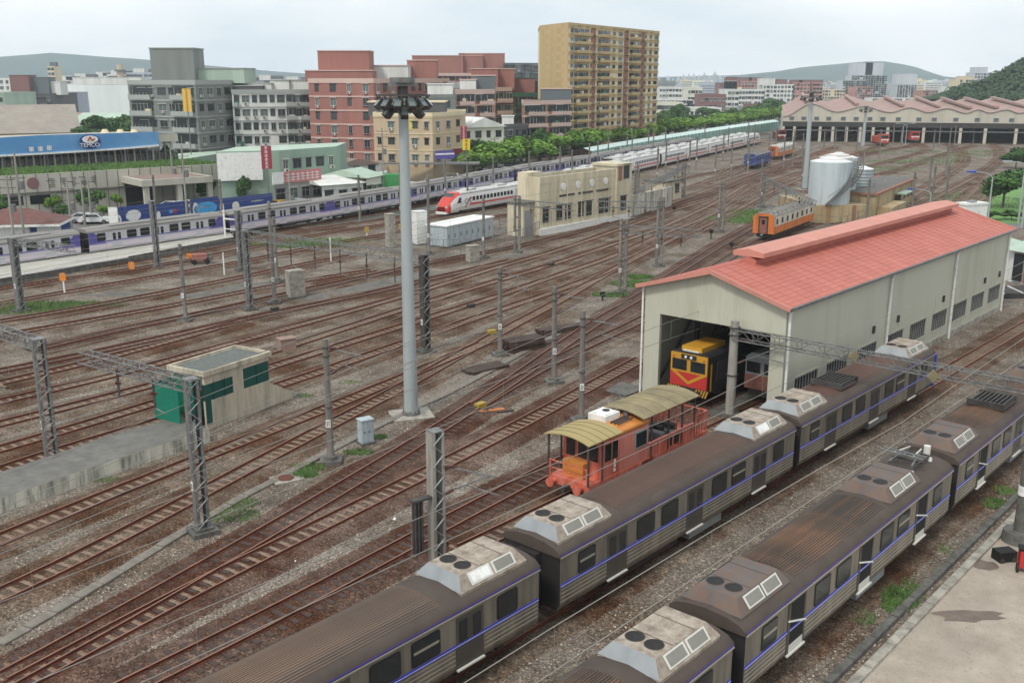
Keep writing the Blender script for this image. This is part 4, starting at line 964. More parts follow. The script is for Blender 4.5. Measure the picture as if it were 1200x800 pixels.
for s in (-1, 1):
    for k in range(5):
        with part('side_louvre') as b: y = s * 1.36; b.box((1.2 + k * 2.3, min(y, y + s * .03), 1.6), (2.7 + k * 2.3, max(y, y + s * .03), 2.9), M_louv)
    with part('side_door') as b: y = s * 1.36; b.box((.45, min(y, y + s * .02), 1.1), (.6, max(y, y + s * .02), 2.9), M_yel)
for x in (3, 11): inst('bogie', BOG, t, (x, 0, .08))
# --- silver and red railcar in the other bay
pS = A + V * 7.4 + U * 2.6
M_rp = mat('faded_red_panel', '#8f5d50', rough=.6, var=.15, hx2='#6d4a42', amt=.4)
t = E('railcar', (pS.x, pS.y, .1), math.atan2(U.y, U.x), 'grey railcar with faded red lower panels in the right bay of the shed', 'railcar')
with part('body') as b: b.ext([(-1.2, 1.0), (-1.2, 3.1), (-.8, 3.4), (.8, 3.4), (1.2, 3.1), (1.2, 1.0)][::-1], 0, 10, M_grey)
with part('front_panel') as b: b.box((-.03, -1.2, 1.0), (-.002, 1.2, 1.95), M_rp)
for y in (-.62, .62):
    with part('windscreen') as b: b.box((-.03, y - .48, 2.1), (-.002, y + .48, 2.8), M_glass)
with part('underframe_box') as b: b.box((.2, -1, .5), (9.8, 1, 1), M_under)
for x in (2, 8): inst('bogie', BOG, t, (x, 0, .08))
# --- old orange and cream coach
M_oc = mat('weathered_orange_coach', '#c8702f', rough=.6, var=.15, scale=.8, hx2='#9a5a33', amt=.35, streak=True)
M_cc = mat('chalky_cream_coach', '#c9c3b4', rough=.7, var=.12, scale=.8, hx2='#9c6a45', amt=.32, streak=True)
M_rr = mat('tattered_grey_roof', '#68645f', rough=.9, var=.3, scale=.9, hx2='#8d8a84', amt=.45, bump=.6)
def coach(label, P, d, L, side, end, roof, band, wins_, name='passenger_coach', cat='railway carriage', group=None, h=3.2):
    global t
    t = E(name, (P.x, P.y, .08), math.atan2(d.y, d.x), label, cat, group)
    with part('body') as b: b.ext([(-1.4, 1.0), (-1.4, h), (1.4, h), (1.4, 1.0)][::-1], .05, L, side, caps=False); b.add([(L, y, z) for y, z in ((-1.4, 1), (1.4, 1), (1.4, h), (-1.4, h))], [(0, 1, 2, 3)], end)
    with part('end_wall') as b:
        b.ext([(-1.4, 1.0), (-1.4, h), (-.9, h + .4), (.9, h + .4), (1.4, h), (1.4, 1.0)][::-1], -.05, .05, end); b.box((-.12, -.5, 1.05), (-.05, .5, h - .15), M_rp if end is M_oc else end)
        b.box((-.2, -.62, 1.0), (-.05, -.5, h), M_under); b.box((-.2, .5, 1.0), (-.05, .62, h), M_under); b.box((-.2, -.62, h - .1), (-.05, .62, h + .05), M_under)
    with part('end_window') as b: b.box((-.14, -.22, 2.2), (-.12, .22, 2.8), M_glass)
    with part('roof') as b: b.ext([(-1.45, h), (-1.2, h + .28), (-.6, h + .45), (.6, h + .45), (1.2, h + .28), (1.45, h)][::-1], 0, L, roof)
    for k in range(int(L / 1.6)):
        with part('roof_ridge') as b: b.box((.8 + k * 1.6, -1.1, h + .36), (.95 + k * 1.6, 1.1, h + .5), roof)
    for s in (-1, 1):
        y = s * 1.4
        with part('lower_band') as b: b.box((.1, min(y, y + s * .015), 1.0), (L, max(y, y + s * .015), 1.95), band)
        for k in range(wins_):
            x = 1.2 + k * (L - 2.4) / max(1, wins_ - 1)
            with part('window') as b: b.box((x - .35, min(y, y + s * .02), 2.15), (x + .35, max(y, y + s * .02), 2.85), M_glass)
    with part('underframe_box') as b: b.box((.3, -1, .5), (L - .3, 1, 1), M_under)
    for x in (2, L - 2): inst('bogie', BOG, t, (x, 0, .08))
    with part('coupler') as b: b.bar((-.7, 0, .9), (0, 0, .9), .2, M_grey)
    return t
p, d = on_track('T5', 893); p2, _ = on_track('T5', 940); d = (p2 - p).normalized(); coach('old orange and cream coach with a tattered grey roof, behind the shed', p, d, 17, M_cc, M_oc, M_rr, M_oc, 8)
M_bc = mat('faded_blue_coach', '#31447f', rough=.6, var=.12, scale=.6)
p = G(878, 199); p2 = G(912, 189); d = (p2 - p).normalized(); coach('dark blue van with a rounded end, parked beyond the tracks', p, d, 14, M_bc, M_bc, M_rr, M_bc, 5, group=None)
p = G(905, 188); p2 = G(960, 173); d = (p2 - p).normalized(); coach('orange ended wagon with a pale side, beyond the blue van', p, d, 19, M_cc, M_oc, M_wroof, M_oc, 7)
# red and blue engines at the depot doors
def small_loco(label, P, col, face=-math.pi / 2 + math.pi, L=9):
    global t
    t = E('shunting_locomotive', (P.x, P.y, .1), face, label, 'locomotive')
    with part('cab') as b: b.box((0, -1.4, 1.0), (2.6, 1.4, 3.7), col)
    with part('hood') as b: b.box((2.6, -1.0, 1.0), (L, 1.0, 2.9), col)
    with part('windscreen') as b: b.box((-.03, -1.1, 2.5), (0, 1.1, 3.3), M_glass)
    with part('white_band') as b: b.box((-.04, -1.41, 1.9), (0, 1.41, 2.15), M_white)
    with part('underframe_box') as b: b.box((-.4, -1.3, .6), (L, 1.3, 1.0), M_under)
    for s in (-1, 1):
        with part('headlight') as b: b.cyl((-.06, s * .9, 1.7), (0, s * .9, 1.7), .15, M_white, n=8)
    for x in (2, L - 2): inst('bogie', BOG, t, (x, 0, .05))
small_loco('red shunting engine with a white band in the depot doorway', G(1072, 168), mat('engine_red', '#a5403a', var=.1), math.pi / 2)
small_loco('orange red engine standing outside the depot, left of the red one', G(1036, 172), mat('engine_orange', '#ad4f3c', var=.1), math.pi / 2)
small_loco('dark blue engine in the shade of a depot doorway', G(1048, 164) + Vector((0, 6, 0)), M_bc, math.pi / 2)
small_loco('small red engine far left of the depot, by the end of the pale train', G(916, 166), M_redd, math.pi / 2)

# ------------------------------------------------------------------ platforms and slabs
def prism(name, pts, z0, z1, m, parent=None, kind=None, mtop=None, **k):
    """pts: ground polygon, counter-clockwise seen from above"""
    ar = sum(a[0] * b_[1] - b_[0] * a[1] for a, b_ in zip(pts, pts[1:] + pts[:1]))
    if ar < 0: pts = pts[::-1]
    n = len(pts); b = MB(); vs = [(p[0], p[1], z0) for p in pts] + [(p[0], p[1], z1) for p in pts]
    b.add(vs, [(i, (i + 1) % n, (i + 1) % n + n, i + n) for i in range(n)], m); b.add(vs, [tuple(range(n, 2 * n))], mtop or m)
    return b.ob(name, parent, kind=kind, **k)
M_plat = mat('pale_platform_concrete', '#b5b2a8', var=.12, scale=.3, hx2='#96938a', amt=.45, sharp=.2)
M_slab = mat('mossy_grey_slab', '#74726c', var=.2, scale=.5, hx2='#55534e', amt=.45, sharp=.2, bump=.2)
nearp = [G(x, y, .9) for x, y in ((-140, 352), (0, 325), (75, 313), (150, 300.5), (274, 277.5))]
farp = [G(x, y, .9) for x, y in ((270, 272.5), (150, 288.5), (98, 296), (0, 311), (-140, 334))]
prism('train_platform', nearp + farp, 0, .9, M_concd, kind='structure', mtop=M_plat)
for i in range(3):
    a, c = nearp[i], nearp[i + 1]; b = MB(); b.bar(a - Vector((0, .06, .95 - .9)), c - Vector((0, .06, .95 - .9)), .18, M_white, .14); b.ob('platform_edge', None, kind='structure')
sn = [G(x, y, .78) for x, y in ((-150, 640), (0, 584), (85, 555), (160, 530), (245, 503))]; sf = [G(x, y, .78) for x, y in ((212, 487), (120, 513), (0, 553), (-150, 606))]
prism('slab_platform', sn + sf, 0, .78, M_whitewall, kind='structure', mtop=M_slab)
for i in range(0, 0):
    L_ = (sn[i + 1] - sn[i]).length; d = (sn[i + 1] - sn[i]).normalized()
    for k in range(int(L_ / 2.6)):
        a = sn[i] + d * (k * 2.6 + .05); b = MB(); b.bar(a + Vector((0, .12, .03)), a + d * 2.5 + Vector((0, .12, .03)), .4, M_conc, .1); b.ob('coping_stone', None, kind='structure')
# concrete duct between the tracks
dl = smooth_line([G(x, y) for x, y in ((0, 755), (60, 722), (110, 700), (210, 620), (300, 575), (385, 530), (440, 500), (470, 484), (530, 462), (590, 425), (650, 395), (690, 370))], 1.25)
b0 = MB(); b0.box((0, -.25, 0), (1.2, .25, .1), M_duct); dm = b0.mesh('duct_cover'); dr_ = E('cable_duct', (0, 0, 0), kind='structure')
for i, p in enumerate(dl[:-1]):
    d = dl[i + 1] - p; inst('duct_cover', dm, dr_, (p.x, p.y, R.uniform(-.02, .02)), (0, 0, math.atan2(d.y, d.x) + R.uniform(-.02, .02)))
# right concrete yard, gutter and weeds
q = lambda o, u: (A + V * o + U * u)
nb = MB(); 
sheet('concrete_yard', [q(25.0, -24), q(25.0, -17.5), q(24.9, -8), q(24.6, 8), q(60, 8), q(60, -24)], .03, M_pave)
for o, m, nm, w_, hgt in ((24.3, M_concd, 'gutter_wall', .3, .22), (24.95, M_conc, 'yard_kerb', .35, .16)):
    rt = E('kerb_line', (0, 0, 0), kind='structure')
    for k in range(22):
        b = MB(); a = q(o, -34 + k * 2.0); b.bar(a + Vector((0, 0, hgt / 2)), a + U * 1.94 + Vector((0, 0, hgt / 2)), w_, m, hgt); b.ob(nm, rt)
def blob(name, c, rx, ry, z, m, n=16, seed=0, kind='stuff', **k):
    rr_ = random.Random(seed); b = MB(); pts = []
    for i in range(n): a = math.tau * i / n; f = rr_.uniform(.7, 1.15); pts.append((c[0] + math.cos(a) * rx * f, c[1] + math.sin(a) * ry * f, z))
    b.add(pts, [tuple(range(n))], m); return b.ob(name, None, kind=kind, **k)
blob('oil_stain', G(1135, 722), 1.5, .5, .036, M_stain, seed=1, label='dark damp stain on the concrete yard at the bottom right', category='stain'); 
blob('oil_stain', G(1152, 662), .55, .6, .036, M_stain, seed=2, label='brown stain on the concrete by the thick pole foot', category='stain')
for i, (x, y, rx, ry) in enumerate([(372, 335, 11, 4), (480, 322, 7, 3), (250, 300, 9, 2), (430, 330, 9, 2.5), (240, 345, 14, 1.8), (330, 348, 5, 1.5), (660, 300, 8, 2), (820, 245, 14, 7), (905, 300, 8, 6), (940, 290, 8, 5), (860, 230, 16, 6), (590, 270, 8, 2), (730, 360, 2.4, 1.6), (1030, 262, 10, 6), (1150, 400, 0.8, .6)]):
    blob('oily_ground', G(x, y), rx, ry, .006 + .001 * i, M_dirt, seed=i + 5, kind='structure')
# ------------------------------------------------------------------ grass and weeds
def blades(name, c, rx, ry, n, h, seed, m=None, **k):
    rr_ = random.Random(seed); b = MB()
    for i in range(n):
        a = rr_.uniform(0, math.tau); f = math.sqrt(rr_.random()); x = c[0] + math.cos(a) * rx * f; y = c[1] + math.sin(a) * ry * f; t_ = rr_.uniform(0, math.tau); w_ = h * .16; hh = h * rr_.uniform(.5, 1.2); lx, ly = rr_.uniform(-.5, .5) * h, rr_.uniform(-.5, .5) * h
        b.add([(x - w_ * math.cos(t_), y - w_ * math.sin(t_), 0), (x + w_ * math.cos(t_), y + w_ * math.sin(t_), 0), (x + lx, y + ly, hh)], [(0, 1, 2)], m or M_grass)
    return b.ob(name, None, kind='stuff', **k)
M_grassb = mat('bright_grass', '#56783c', var=.35, scale=.8, hx2='#6f8650', amt=.4)
gz = [(420, 530, .9, .5, 200, .16), (445, 512, .5, .4, 130, .16), (358, 556, .7, .5, 260, .2), (362, 548, 1.0, .6, 200, .2), (270, 604, 1.5, .8, 300, .16), (285, 590, .9, .6, 200, .16), (110, 562, 1.6, .5, 160, .14), (715, 346, 1.8, 1.0, 500, .3), (741, 333, 2.2, 1.6, 700, .32), (750, 325, 1.5, 1.2, 300, .3), (75, 358, 6, 1.6, 900, .3), (30, 364, 5, 1.5, 500, .3), (350, 288, 7, 1.8, 900, .35), (380, 283, 6, 2, 500, .35), (865, 258, 5, 4, 700, .4), (880, 250, 4, 4, 500, .4), (410, 448, .8, .5, 60, .15), (355, 464, .8, .5, 80, .15), (1053, 700, .8, .9, 300, .2), (1048, 712, .5, .6, 160, .2), (1005, 722, .7, .7, 160, .16), (1165, 590, .7, .8, 240, .18), (1175, 575, .6, .6, 160, .18), (1070, 690, .4, .9, 160, .15), (1040, 690, .6, .9, 120, .15), (1100, 640, .5, .9, 80, .14)]
for i, (x, y, rx, ry, n, h) in enumerate(gz): blades('weeds', G(x, y), rx, ry, n * 2, h, i, M_grassb if i % 3 else M_grass)
for i, (x, y, rx, ry, n) in enumerate([(922, 182, 8, 7, 500), (1018, 198, 20, 14, 1500), (1070, 190, 20, 12, 1500), (1025, 178, 10, 12, 700), (1128, 182, 12, 12, 800), (1105, 186, 10, 12, 600), (1150, 178, 10, 9, 500), (1080, 178, 10, 6, 400)]):
    blades('rough_grass', G(x, y), rx * .6, ry * .6, int(n * .45), .45, 40 + i, M_grassb)
lawn = [G(x, y) for x, y in ((1125, 262), (1140, 238), (1160, 218), (1175, 207), (1240, 203), (1260, 262))]
sheet('lawn', lawn, .05, mat('mown_lawn', '#587f3c', var=.25, scale=.3, hx2='#6b8f48', amt=.4)); blades('lawn_grass', G(1165, 240), 9, 18, 3000, .35, 99, M_grassb)
sheet('access_road', [G(x, y) for x, y in ((1100, 268), (1260, 268), (1260, 258), (1125, 257))], .03, M_asph)
# ------------------------------------------------------------------ the stairwell entrance
P0 = G(244, 503.5); P1 = G(318, 475.5); Kd = (P1 - P0); LK = Kd.length; Kd.normalize(); hK = HT(P0, 441)
M_kio = mat('stained_stairwell_render', '#beb5a0', var=.12, scale=.5, hx2='#8d8677', amt=.42, sharp=.14, streak=True)
t = E('stairwell_entrance', P0, math.atan2(Kd.y, Kd.x), 'cream concrete stairwell entrance with green panels and a gravelled flat roof', 'stairwell'); DK = 2.9
with part('wall') as b: b.box((0, 0, 0), (LK, .22, 1.75), M_kio)
with part('wall') as b: b.box((LK * .42, 0, 1.75), (LK * .58, .22, hK), M_kio)
with part('wall') as b: b.box((0, 0, hK - .55), (LK * .42, .22, hK), M_kio); b.box((LK * .58, 0, hK - .3), (LK, .22, hK), M_kio)
with part('wall') as b: b.box((0, DK - .22, 0), (LK, DK, hK), M_kio)
with part('green_panel') as b: b.box((0, .06, 1.75), (LK * .42, .1, hK - .55), M_greend)
with part('green_panel') as b: b.box((LK * .58, .06, 1.75), (LK, .1, hK - .3), M_greend)
for k in range(3):
    with part('mullion') as b: x = (.13, .3, .8)[k] * LK; b.box((x - .03, .0, 1.75), (x + .03, .07, hK - .4), M_greend)
with part('roof') as b: b.box((-.15, -.15, hK), (LK + .15, DK + .15, hK + .16), M_kio)
with part('roof_gravel') as b: b.box((.1, .1, hK + .16), (LK - .1, DK - .1, hK + .17), M_roofgrav)
for a_, c_ in (((-.15, -.15), (LK + .15, .02)), ((-.15, DK - .02), (LK + .15, DK + .15)), ((-.15, .02), (.02, DK - .02)), ((LK - .02, .02), (LK + .15, DK - .02))):
    with part('parapet') as b: b.box((*a_, hK + .16), (*c_, hK + .3), M_kio)
for k in range(3):
    with part('green_sheet') as b: b.box((-1.55 + k * .52, DK - .3, .78), (-1.06 + k * .52, DK - .24, hK - .35), M_green)
with part('green_sheet') as b: b.box((-1.62, .5, .78), (-1.56, DK - .24, hK - .35), M_green)
with part('green_sheet') as b: b.box((-.06, .4, .78), (0, DK - .3, hK - .3), M_green)
with part('green_sheet') as b: b.box((-.05, -.02, .3), (.4, .0, hK - .55), M_greend)
LR = (G(357, 467) - P1).length
for y in (0, DK - .22):
    with part('ramp_parapet') as b:
        pr = [(LK, 0), (LK + LR, 0), (LK + LR, .22), (LK + 1.4, .75), (LK + .6, 1.25), (LK, 1.55)]; vs = [(x, y, z) for x, z in pr] + [(x, y + .22, z) for x, z in pr]
        b.add(vs, [tuple(range(6)), tuple(range(11, 5, -1))] + [(k, k + 6, (k + 1) % 6 + 6, (k + 1) % 6) for k in range(6)], M_kio)
with part('steps') as b:
    for k in range(7): b.box((LK + k * .4, .22, 0), (LK + (k + 1) * .4, DK - .22, .9 - k * .13), M_conc)
# ------------------------------------------------------------------ small things in the yard
def cabinet(P, w_, d_, h, m, label, rz=.6, doors=2, name='relay_cabinet', cat='cabinet', roofm=None, group=None):
    global t
    t = E(name, (P[0], P[1], 0), rz, label, cat, group)
    with part('plinth') as b: b.box((-w_ / 2 - .1, -d_ / 2 - .1, -.02), (w_ / 2 + .1, d_ / 2 + .1, .12), M_concd)
    with part('case') as b: b.box((-w_ / 2, -d_ / 2, .12), (w_ / 2, d_ / 2, h), m)
    with part('lid') as b: b.box((-w_ / 2 - .05, -d_ / 2 - .05, h), (w_ / 2 + .05, d_ / 2 + .05, h + .07), roofm or m)
    for k in range(doors):
        with part('door') as b:
            x0 = -w_ / 2 + .05 + k * (w_ - .1) / doors; b.box((x0, -d_ / 2 - .025, .2), (x0 + (w_ - .1) / doors - .04, -d_ / 2, h - .08), m); b.box((x0 + .06, -d_ / 2 - .05, h * .5), (x0 + .1, -d_ / 2 - .025, h * .5 + .15), M_steeld)
    return t
M_cab = mat('pale_cabinet_paint', '#a9b4b8', rough=.5, var=.08, hx2='#8b9598', amt=.3, streak=True)
cabinet(G(429, 519), .75, .6, 1.45, M_cab, 'small pale grey upright cabinet by the concrete duct, left of the floodlight mast')
cabinet(G(347, 348), 1.5, 1.2, 2.6, M_conc, 'weathered concrete relay cabinet with a pointed lid, beyond the stairwell', doors=1)
cabinet(G(554, 307), 1.3, 1.0, 1.9, M_conc, 'grey cabinet at the foot of the pole before the white equipment row', doors=1)
cabinet(G(336, 411), 1.25, .9, 1.0, mat('pink_brick_box', '#8f766b', var=.15), 'low pinkish box between the tracks, right of the stairwell roof', doors=0, name='brick_box', cat='box')
cabinet(G(458, 290), .9, 1.2, 4.2, M_conc, 'tall pale concrete stump behind the floodlight mast', doors=0, name='concrete_stump', cat='pillar')
cabinet(G(492, 286), 1.6, 1.4, 4.2, M_white, 'white upright kiosk with grilles, right behind the floodlight mast', doors=1, name='white_kiosk', cat='kiosk')
dB = (G(578, 278) - G(524, 291)); rzB = math.atan2(dB.y, dB.x); LB = dB.length; pc = G(524, 291)
t = E('equipment_cabinet', pc, rzB, 'long white equipment cabinet behind a railing in the middle of the yard', 'cabinet'); hB = HT(pc, 266)
with part('case') as b: b.box((0, 0, .2), (LB, 3.0, hB), M_cab)
with part('roof') as b: b.box((-.15, -.15, hB), (LB + .15, 3.2, hB + .14), M_white)
for k in range(8):
    with part('door') as b: b.box((.1 + k * LB / 8, -.05, .35), (LB / 8 - .05 + k * LB / 8, 0, hB - .15), M_cab); b.box((.3 + k * LB / 8, -.08, 1.2), (.42 + k * LB / 8, -.05, 1.7), M_steeld)
def railing(pts, h, label, group=None, step=1.6, m=None, name='railing', rails=(1, .55, .1), pick=.0):
    r_ = E(name, (0, 0, 0), 0, label, 'fence', group); m = m or M_steel
    pm = MB().box((-.035, -.035, 0), (.035, .035, h), m).mesh('post'); 
    for a, c in zip(pts, pts[1:]):
        L_ = (c - a).length; n = max(1, int(L_ / step)); d = (c - a) / n
        for k in range(n + 1): inst('post', pm, r_, (a + d * k))
        for z in rails: b = MB(); b.bar(a + Vector((0, 0, h * z)), c + Vector((0, 0, h * z)), .05, m); b.ob('rail', r_)
        if pick:
            b = MB()
            for k in range(int(L_ / pick)): p = a + (c - a).normalized() * (k * pick); b.box((p.x - .015, p.y - .015, .1), (p.x + .015, p.y + .015, h), m)
            b.ob('picket', r_, kind='stuff')
railing([G(500, 300), G(560, 300), G(612, 287), G(632, 276)], 2.0, 'grey steel railing round the white equipment cabinets', step=1.9, pick=.4)
railing([G(502, 292), G(516, 283), G(560, 273), G(610, 264)], 1.6, 'railing along the far side of the white cabinets', step=2.2)
def switch_box(P, label, col):
    global t
    t = E('point_machine', (P[0], P[1], .05), R.uniform(.5, .9), label, 'point machine', 'point machines')
    with part('base') as b: b.box((-.5, -.3, 0), (.5, .3, .12), M_concd)
    with part('case') as b: b.box((-.35, -.22, .12), (.35, .22, .42), col); b.bar((-.35, 0, .25), (-1.6, .1, .2), .05, M_steeld)
M_yb = mat('dull_yellow_box', '#a08a3c', var=.2)
for x, y, c, l in ((576, 393, M_yb, 'dull yellow point machine between the tracks left of the dark sleeper stack'), (563, 480, M_yb, 'small yellow point machine beside the blackened sleepers'), (552, 362, M_under, 'small dark point machine by the track right of the truss mast'), (646, 313, M_under, 'small dark point machine beyond the bracket pole, mid yard'), (322, 366, M_under, 'small black point machine right below the grey relay cabinet')): switch_box(G(x, y), l, c)
# orange markers and signals
for x, y, tp, l in ((76, 345, 320, 'orange board on a white stake, nearest the left edge of the photo'), (155, 318, 307, 'orange board beside the pale platform front'), (263, 322, 296, 'thin white stake on the grey strip past the platform'), (222, 304, 297, 'orange drum shaped marker by the red handcart'), (388, 308, 278, 'white marker post below the long truss'), (430, 276, 266, 'yellow marker beside the track before the lavender train'), (470, 272, 262, 'yellow cross shaped marker left of the floodlight mast')):
    P = G(x, y); h = HT(P, tp); t = E('marker_board', P, 0, l, 'track marker')
    with part('stake') as b: b.box((-.06, -.06, 0), (.06, .06, h), M_white)
    if 'orange' in l or 'yellow' in l:
        with part('board') as b: b.box((-.3, -.1, h - .75), (.3, -.05, h), M_orange if 'orange' in l else M_yb)
P = G(235, 309); t = E('hand_trolley', P, .4, 'red and grey machine on small wheels by the orange marker', 'trolley')
with part('body') as b: b.box((-.9, -.4, .5), (.7, .4, 1.15), mat('faded_pink_red', '#9d6259', var=.15)); b.box((.9, -.4, .4), (1.4, .4, 1.2), M_concd)
for x in (-.7, .7):
    for s in (-1, 1):
        with part('wheel') as b: b.cyl((x, s * .5, .3), (x, s * .62, .3), .3, M_black, n=12)
with part('handle') as b: b.bar((-1.0, 0, .8), (-1.9, 0, 1.3), .06, M_steeld)
# stacked dark sleepers
def stack(P, rz, nx, nz, L_, label, sp=.3):
    r_ = E('sleeper_stack', (P[0], P[1], 0), rz, label, 'timber stack'); me = MB().box((-L_ / 2, -.13, 0), (L_ / 2, .13, .2), M_slw).mesh('timber')
    for z in range(nz):
        for k in range(nx - (z % 2)): inst('timber', me, r_, (R.uniform(-.15, .15), (k - nx / 2) * sp + (z % 2) * .13, .02 + z * .22), (0, 0, R.uniform(-.03, .03)))
aT = math.atan2(U.y, U.x) - .25
stack(G(612, 408), aT, 6, 4, 3.2, 'stack of old dark sleepers beside the pole, left of the rusty point work')
stack(G(567, 432), aT + .1, 5, 1, 3.4, 'dark timbers lying flat just below the sleeper stack')
stack(G(655, 388), aT, 5, 2, 4.2, 'low row of grey weathered timbers up the slope from the sleeper stack')
stack(G(630, 404), aT, 3, 1, 3.0, 'few loose timbers right of the sleeper stack')
P = G(575, 482); t = E('plank', P, .35, 'rust orange board lying beside the blackened sleepers', 'plank')
with part('board') as b: b.box((-.9, -.16, .02), (.9, .16, .12), mat('rust_orange_wood', '#b9713c', var=.2))
with part('board') as b: b.box((.3, -.5, .02), (1.4, -.2, .1), M_slw)
# manhole
P = G(335, 561); t = E('manhole', P, .55, 'round rusty manhole cover in a concrete frame beside the duct', 'manhole cover')
with part('frame') as b: b.box((-.75, -.6, 0), (.85, .6, .06), M_conc)
with part('cover') as b: b.cyl((.0, 0, .06), (.0, 0, .1), .42, M_rail, n=24)
# white stones and debris
b0 = MB(); b0.add([(-.12, -.1, 0), (.13, -.08, 0), (.1, .12, 0), (-.1, .09, 0), (0, 0, .13)], [(0, 1, 4), (1, 2, 4), (2, 3, 4), (3, 0, 4)], M_white); ms = b0.mesh('marker_stone')
for i in range(16): x = R.uniform(60, 1150); y = R.uniform(380, 700); inst('marker_stone', ms, None, G(x, y), (0, 0, R.random() * 6), (R.uniform(.5, 1), ) * 3, label='small white scrap lying on the ballast', cat='litter', group='white scraps on the ballast')
# wheel wedge, red cart and black box at bottom right
P = G(1176, 656); t = E('rubber_box', P, .2, 'small black rubber box on the concrete near the thick pole', 'box')
with part('case') as b: b.box((-.42, -.3, .05), (.42, .3, .5), M_black)
for x in (-.3, .3):
    with part('foot') as b: b.cyl((x, -.34, .12), (x, -.28, .12), .12, M_under, n=10)
P = G(1199, 668); t = E('hand_cart', P, 1.2, 'red machine on wheels cut off by the right edge, next to the thick pole', 'cart')
with part('body') as b: b.box((-.35, -.22, .25), (.5, .22, .95), M_lred); b.box((-.2, -.28, .95), (.3, .28, 1.08), M_black)
for s in (-1, 1):
    with part('wheel') as b: b.cyl((-.25, s * .24, .22), (-.25, s * .32, .22), .22, M_black, n=14)
with part('handle') as b: b.bar((-.3, -.2, 1.0), (-.75, -.2, 1.2), .05, M_steeld)
# signal posts close to the weeds
for x, y, tp, l in ((706, 352, 342, 'black hooped guard rail by the green weeds'), (833, 280, 269, 'short dark signal on the strip left of the coach'), (857, 292, 284, 'small bent signal lever left of the coach'), (790, 248, 242, 'small dark ground signal between the rusty far tracks')):
    P = G(x, y); h = HT(P, tp); t = E('ground_signal', P, .5, l, 'ground signal')
    with part('post') as b: b.cyl((0, 0, 0), (0, 0, h), .08, M_under, n=8)
    with part('head') as b: b.box((-.22, -.15, h - .45), (.22, .15, h), M_black)
    if 'hoop' in l:
        with part('rail') as b: fig(b, M_steeld, [(0, 0, h * .8), (1.0, -.3, h * .75), (2.2, -.3, h * .7), (2.3, -.3, 0)], .09)
# extension: wires over the tracks
def wire(key, zc, zm, label, off=0, i0=0, i1=None):
    L_ = TR[key][i0:i1]; b = MB()
    pts = [p for k, p in enumerate(L_) if k % 8 == 0 and p.y < 330 and p.y > 15]
    if len(pts) < 3: return
    pts = [pts[0] + (pts[0] - pts[1]).normalized() * 24, pts[0] + (pts[0] - pts[1]).normalized() * 12] + pts
    for k, (a, c) in enumerate(zip(pts, pts[1:])):
        sag = lambda i: .5 * abs(math.sin(i * .52)); 
        b.bar(a + Vector((0, 0, zc)), c + Vector((0, 0, zc)), .022, M_wire); b.bar(a + Vector((0, 0, zm - .35 + sag(k))), c + Vector((0, 0, zm - .35 + sag(k + 1))), .02, M_wire)
        b.bar(a + Vector((0, 0, zc)), a + Vector((0, 0, zm - .35 + sag(k))), .012, M_wire)
    b.ob('overhead_wire', None, label=label, cat='overhead wire', group='overhead wires')
WL = {'T1': 'over the middle grey train', 'T0': 'over the right grey train', 'T2': 'over the track left of the orange maintenance car', 'T3': 'over the rusty track left of the near laced mast', 'T6': 'over the track running past the small manhole', 'T7': 'over the track in front of the stairwell ramp', 'Q8': 'over the track just behind the stairwell', 'Q6': 'over the middle of the left fan of tracks', 'Q5': 'crossing under the long truss', 'Q2': 'by the relay cabinet and beige building', 'P2b': 'in front of the white express', 'P0': 'over the lavender train', 'T4': 'over the track with dark timbers past the green weeds', 'Q7': 'between the stairwell and the truss', 'Q4': 'by the foot of the grey relay cabinet', 'Q1': 'nearest the grey oily strip at left', 'P2a': 'over the white express', 'T5': 'over the orange coach', 'Fa': 'over the far central tracks', 'Fb': 'beyond the small hut'}
for k, l in WL.items(): wire(k, 5.1, 6.3, 'thin overhead wire pair ' + l)

# ------------------------------------------------------------------ buildings
def poly_prism(b, pts, z0, z1, m, mtop=None, M=None):
    ar = sum(a[0] * c[1] - c[0] * a[1] for a, c in zip(pts, pts[1:] + pts[:1]))
    if ar < 0: pts = pts[::-1]
    n = len(pts); vs = [(p[0], p[1], z0) for p in pts] + [(p[0], p[1], z1) for p in pts]
    b.add(vs, [(i, (i + 1) % n, (i + 1) % n + n, i + n) for i in range(n)], m, M); b.add(vs, [tuple(range(n, 2 * n))], mtop or m, M)
M_wf = [mat('window_frame_' + n, h, rough=.5, var=.1) for n, h in (('pale', '#b9bab5'), ('dark', '#4a4b4b'))]
M_wg = [glass_mat('town_glass_and_recess_shade', '#2a3032'), glass_mat('town_window_glass_pale', '#59635f'), glass_mat('town_window_glass_dim', '#3d4342')]
M_acu = mat('air_conditioner_case', '#c2c1ba', var=.1)
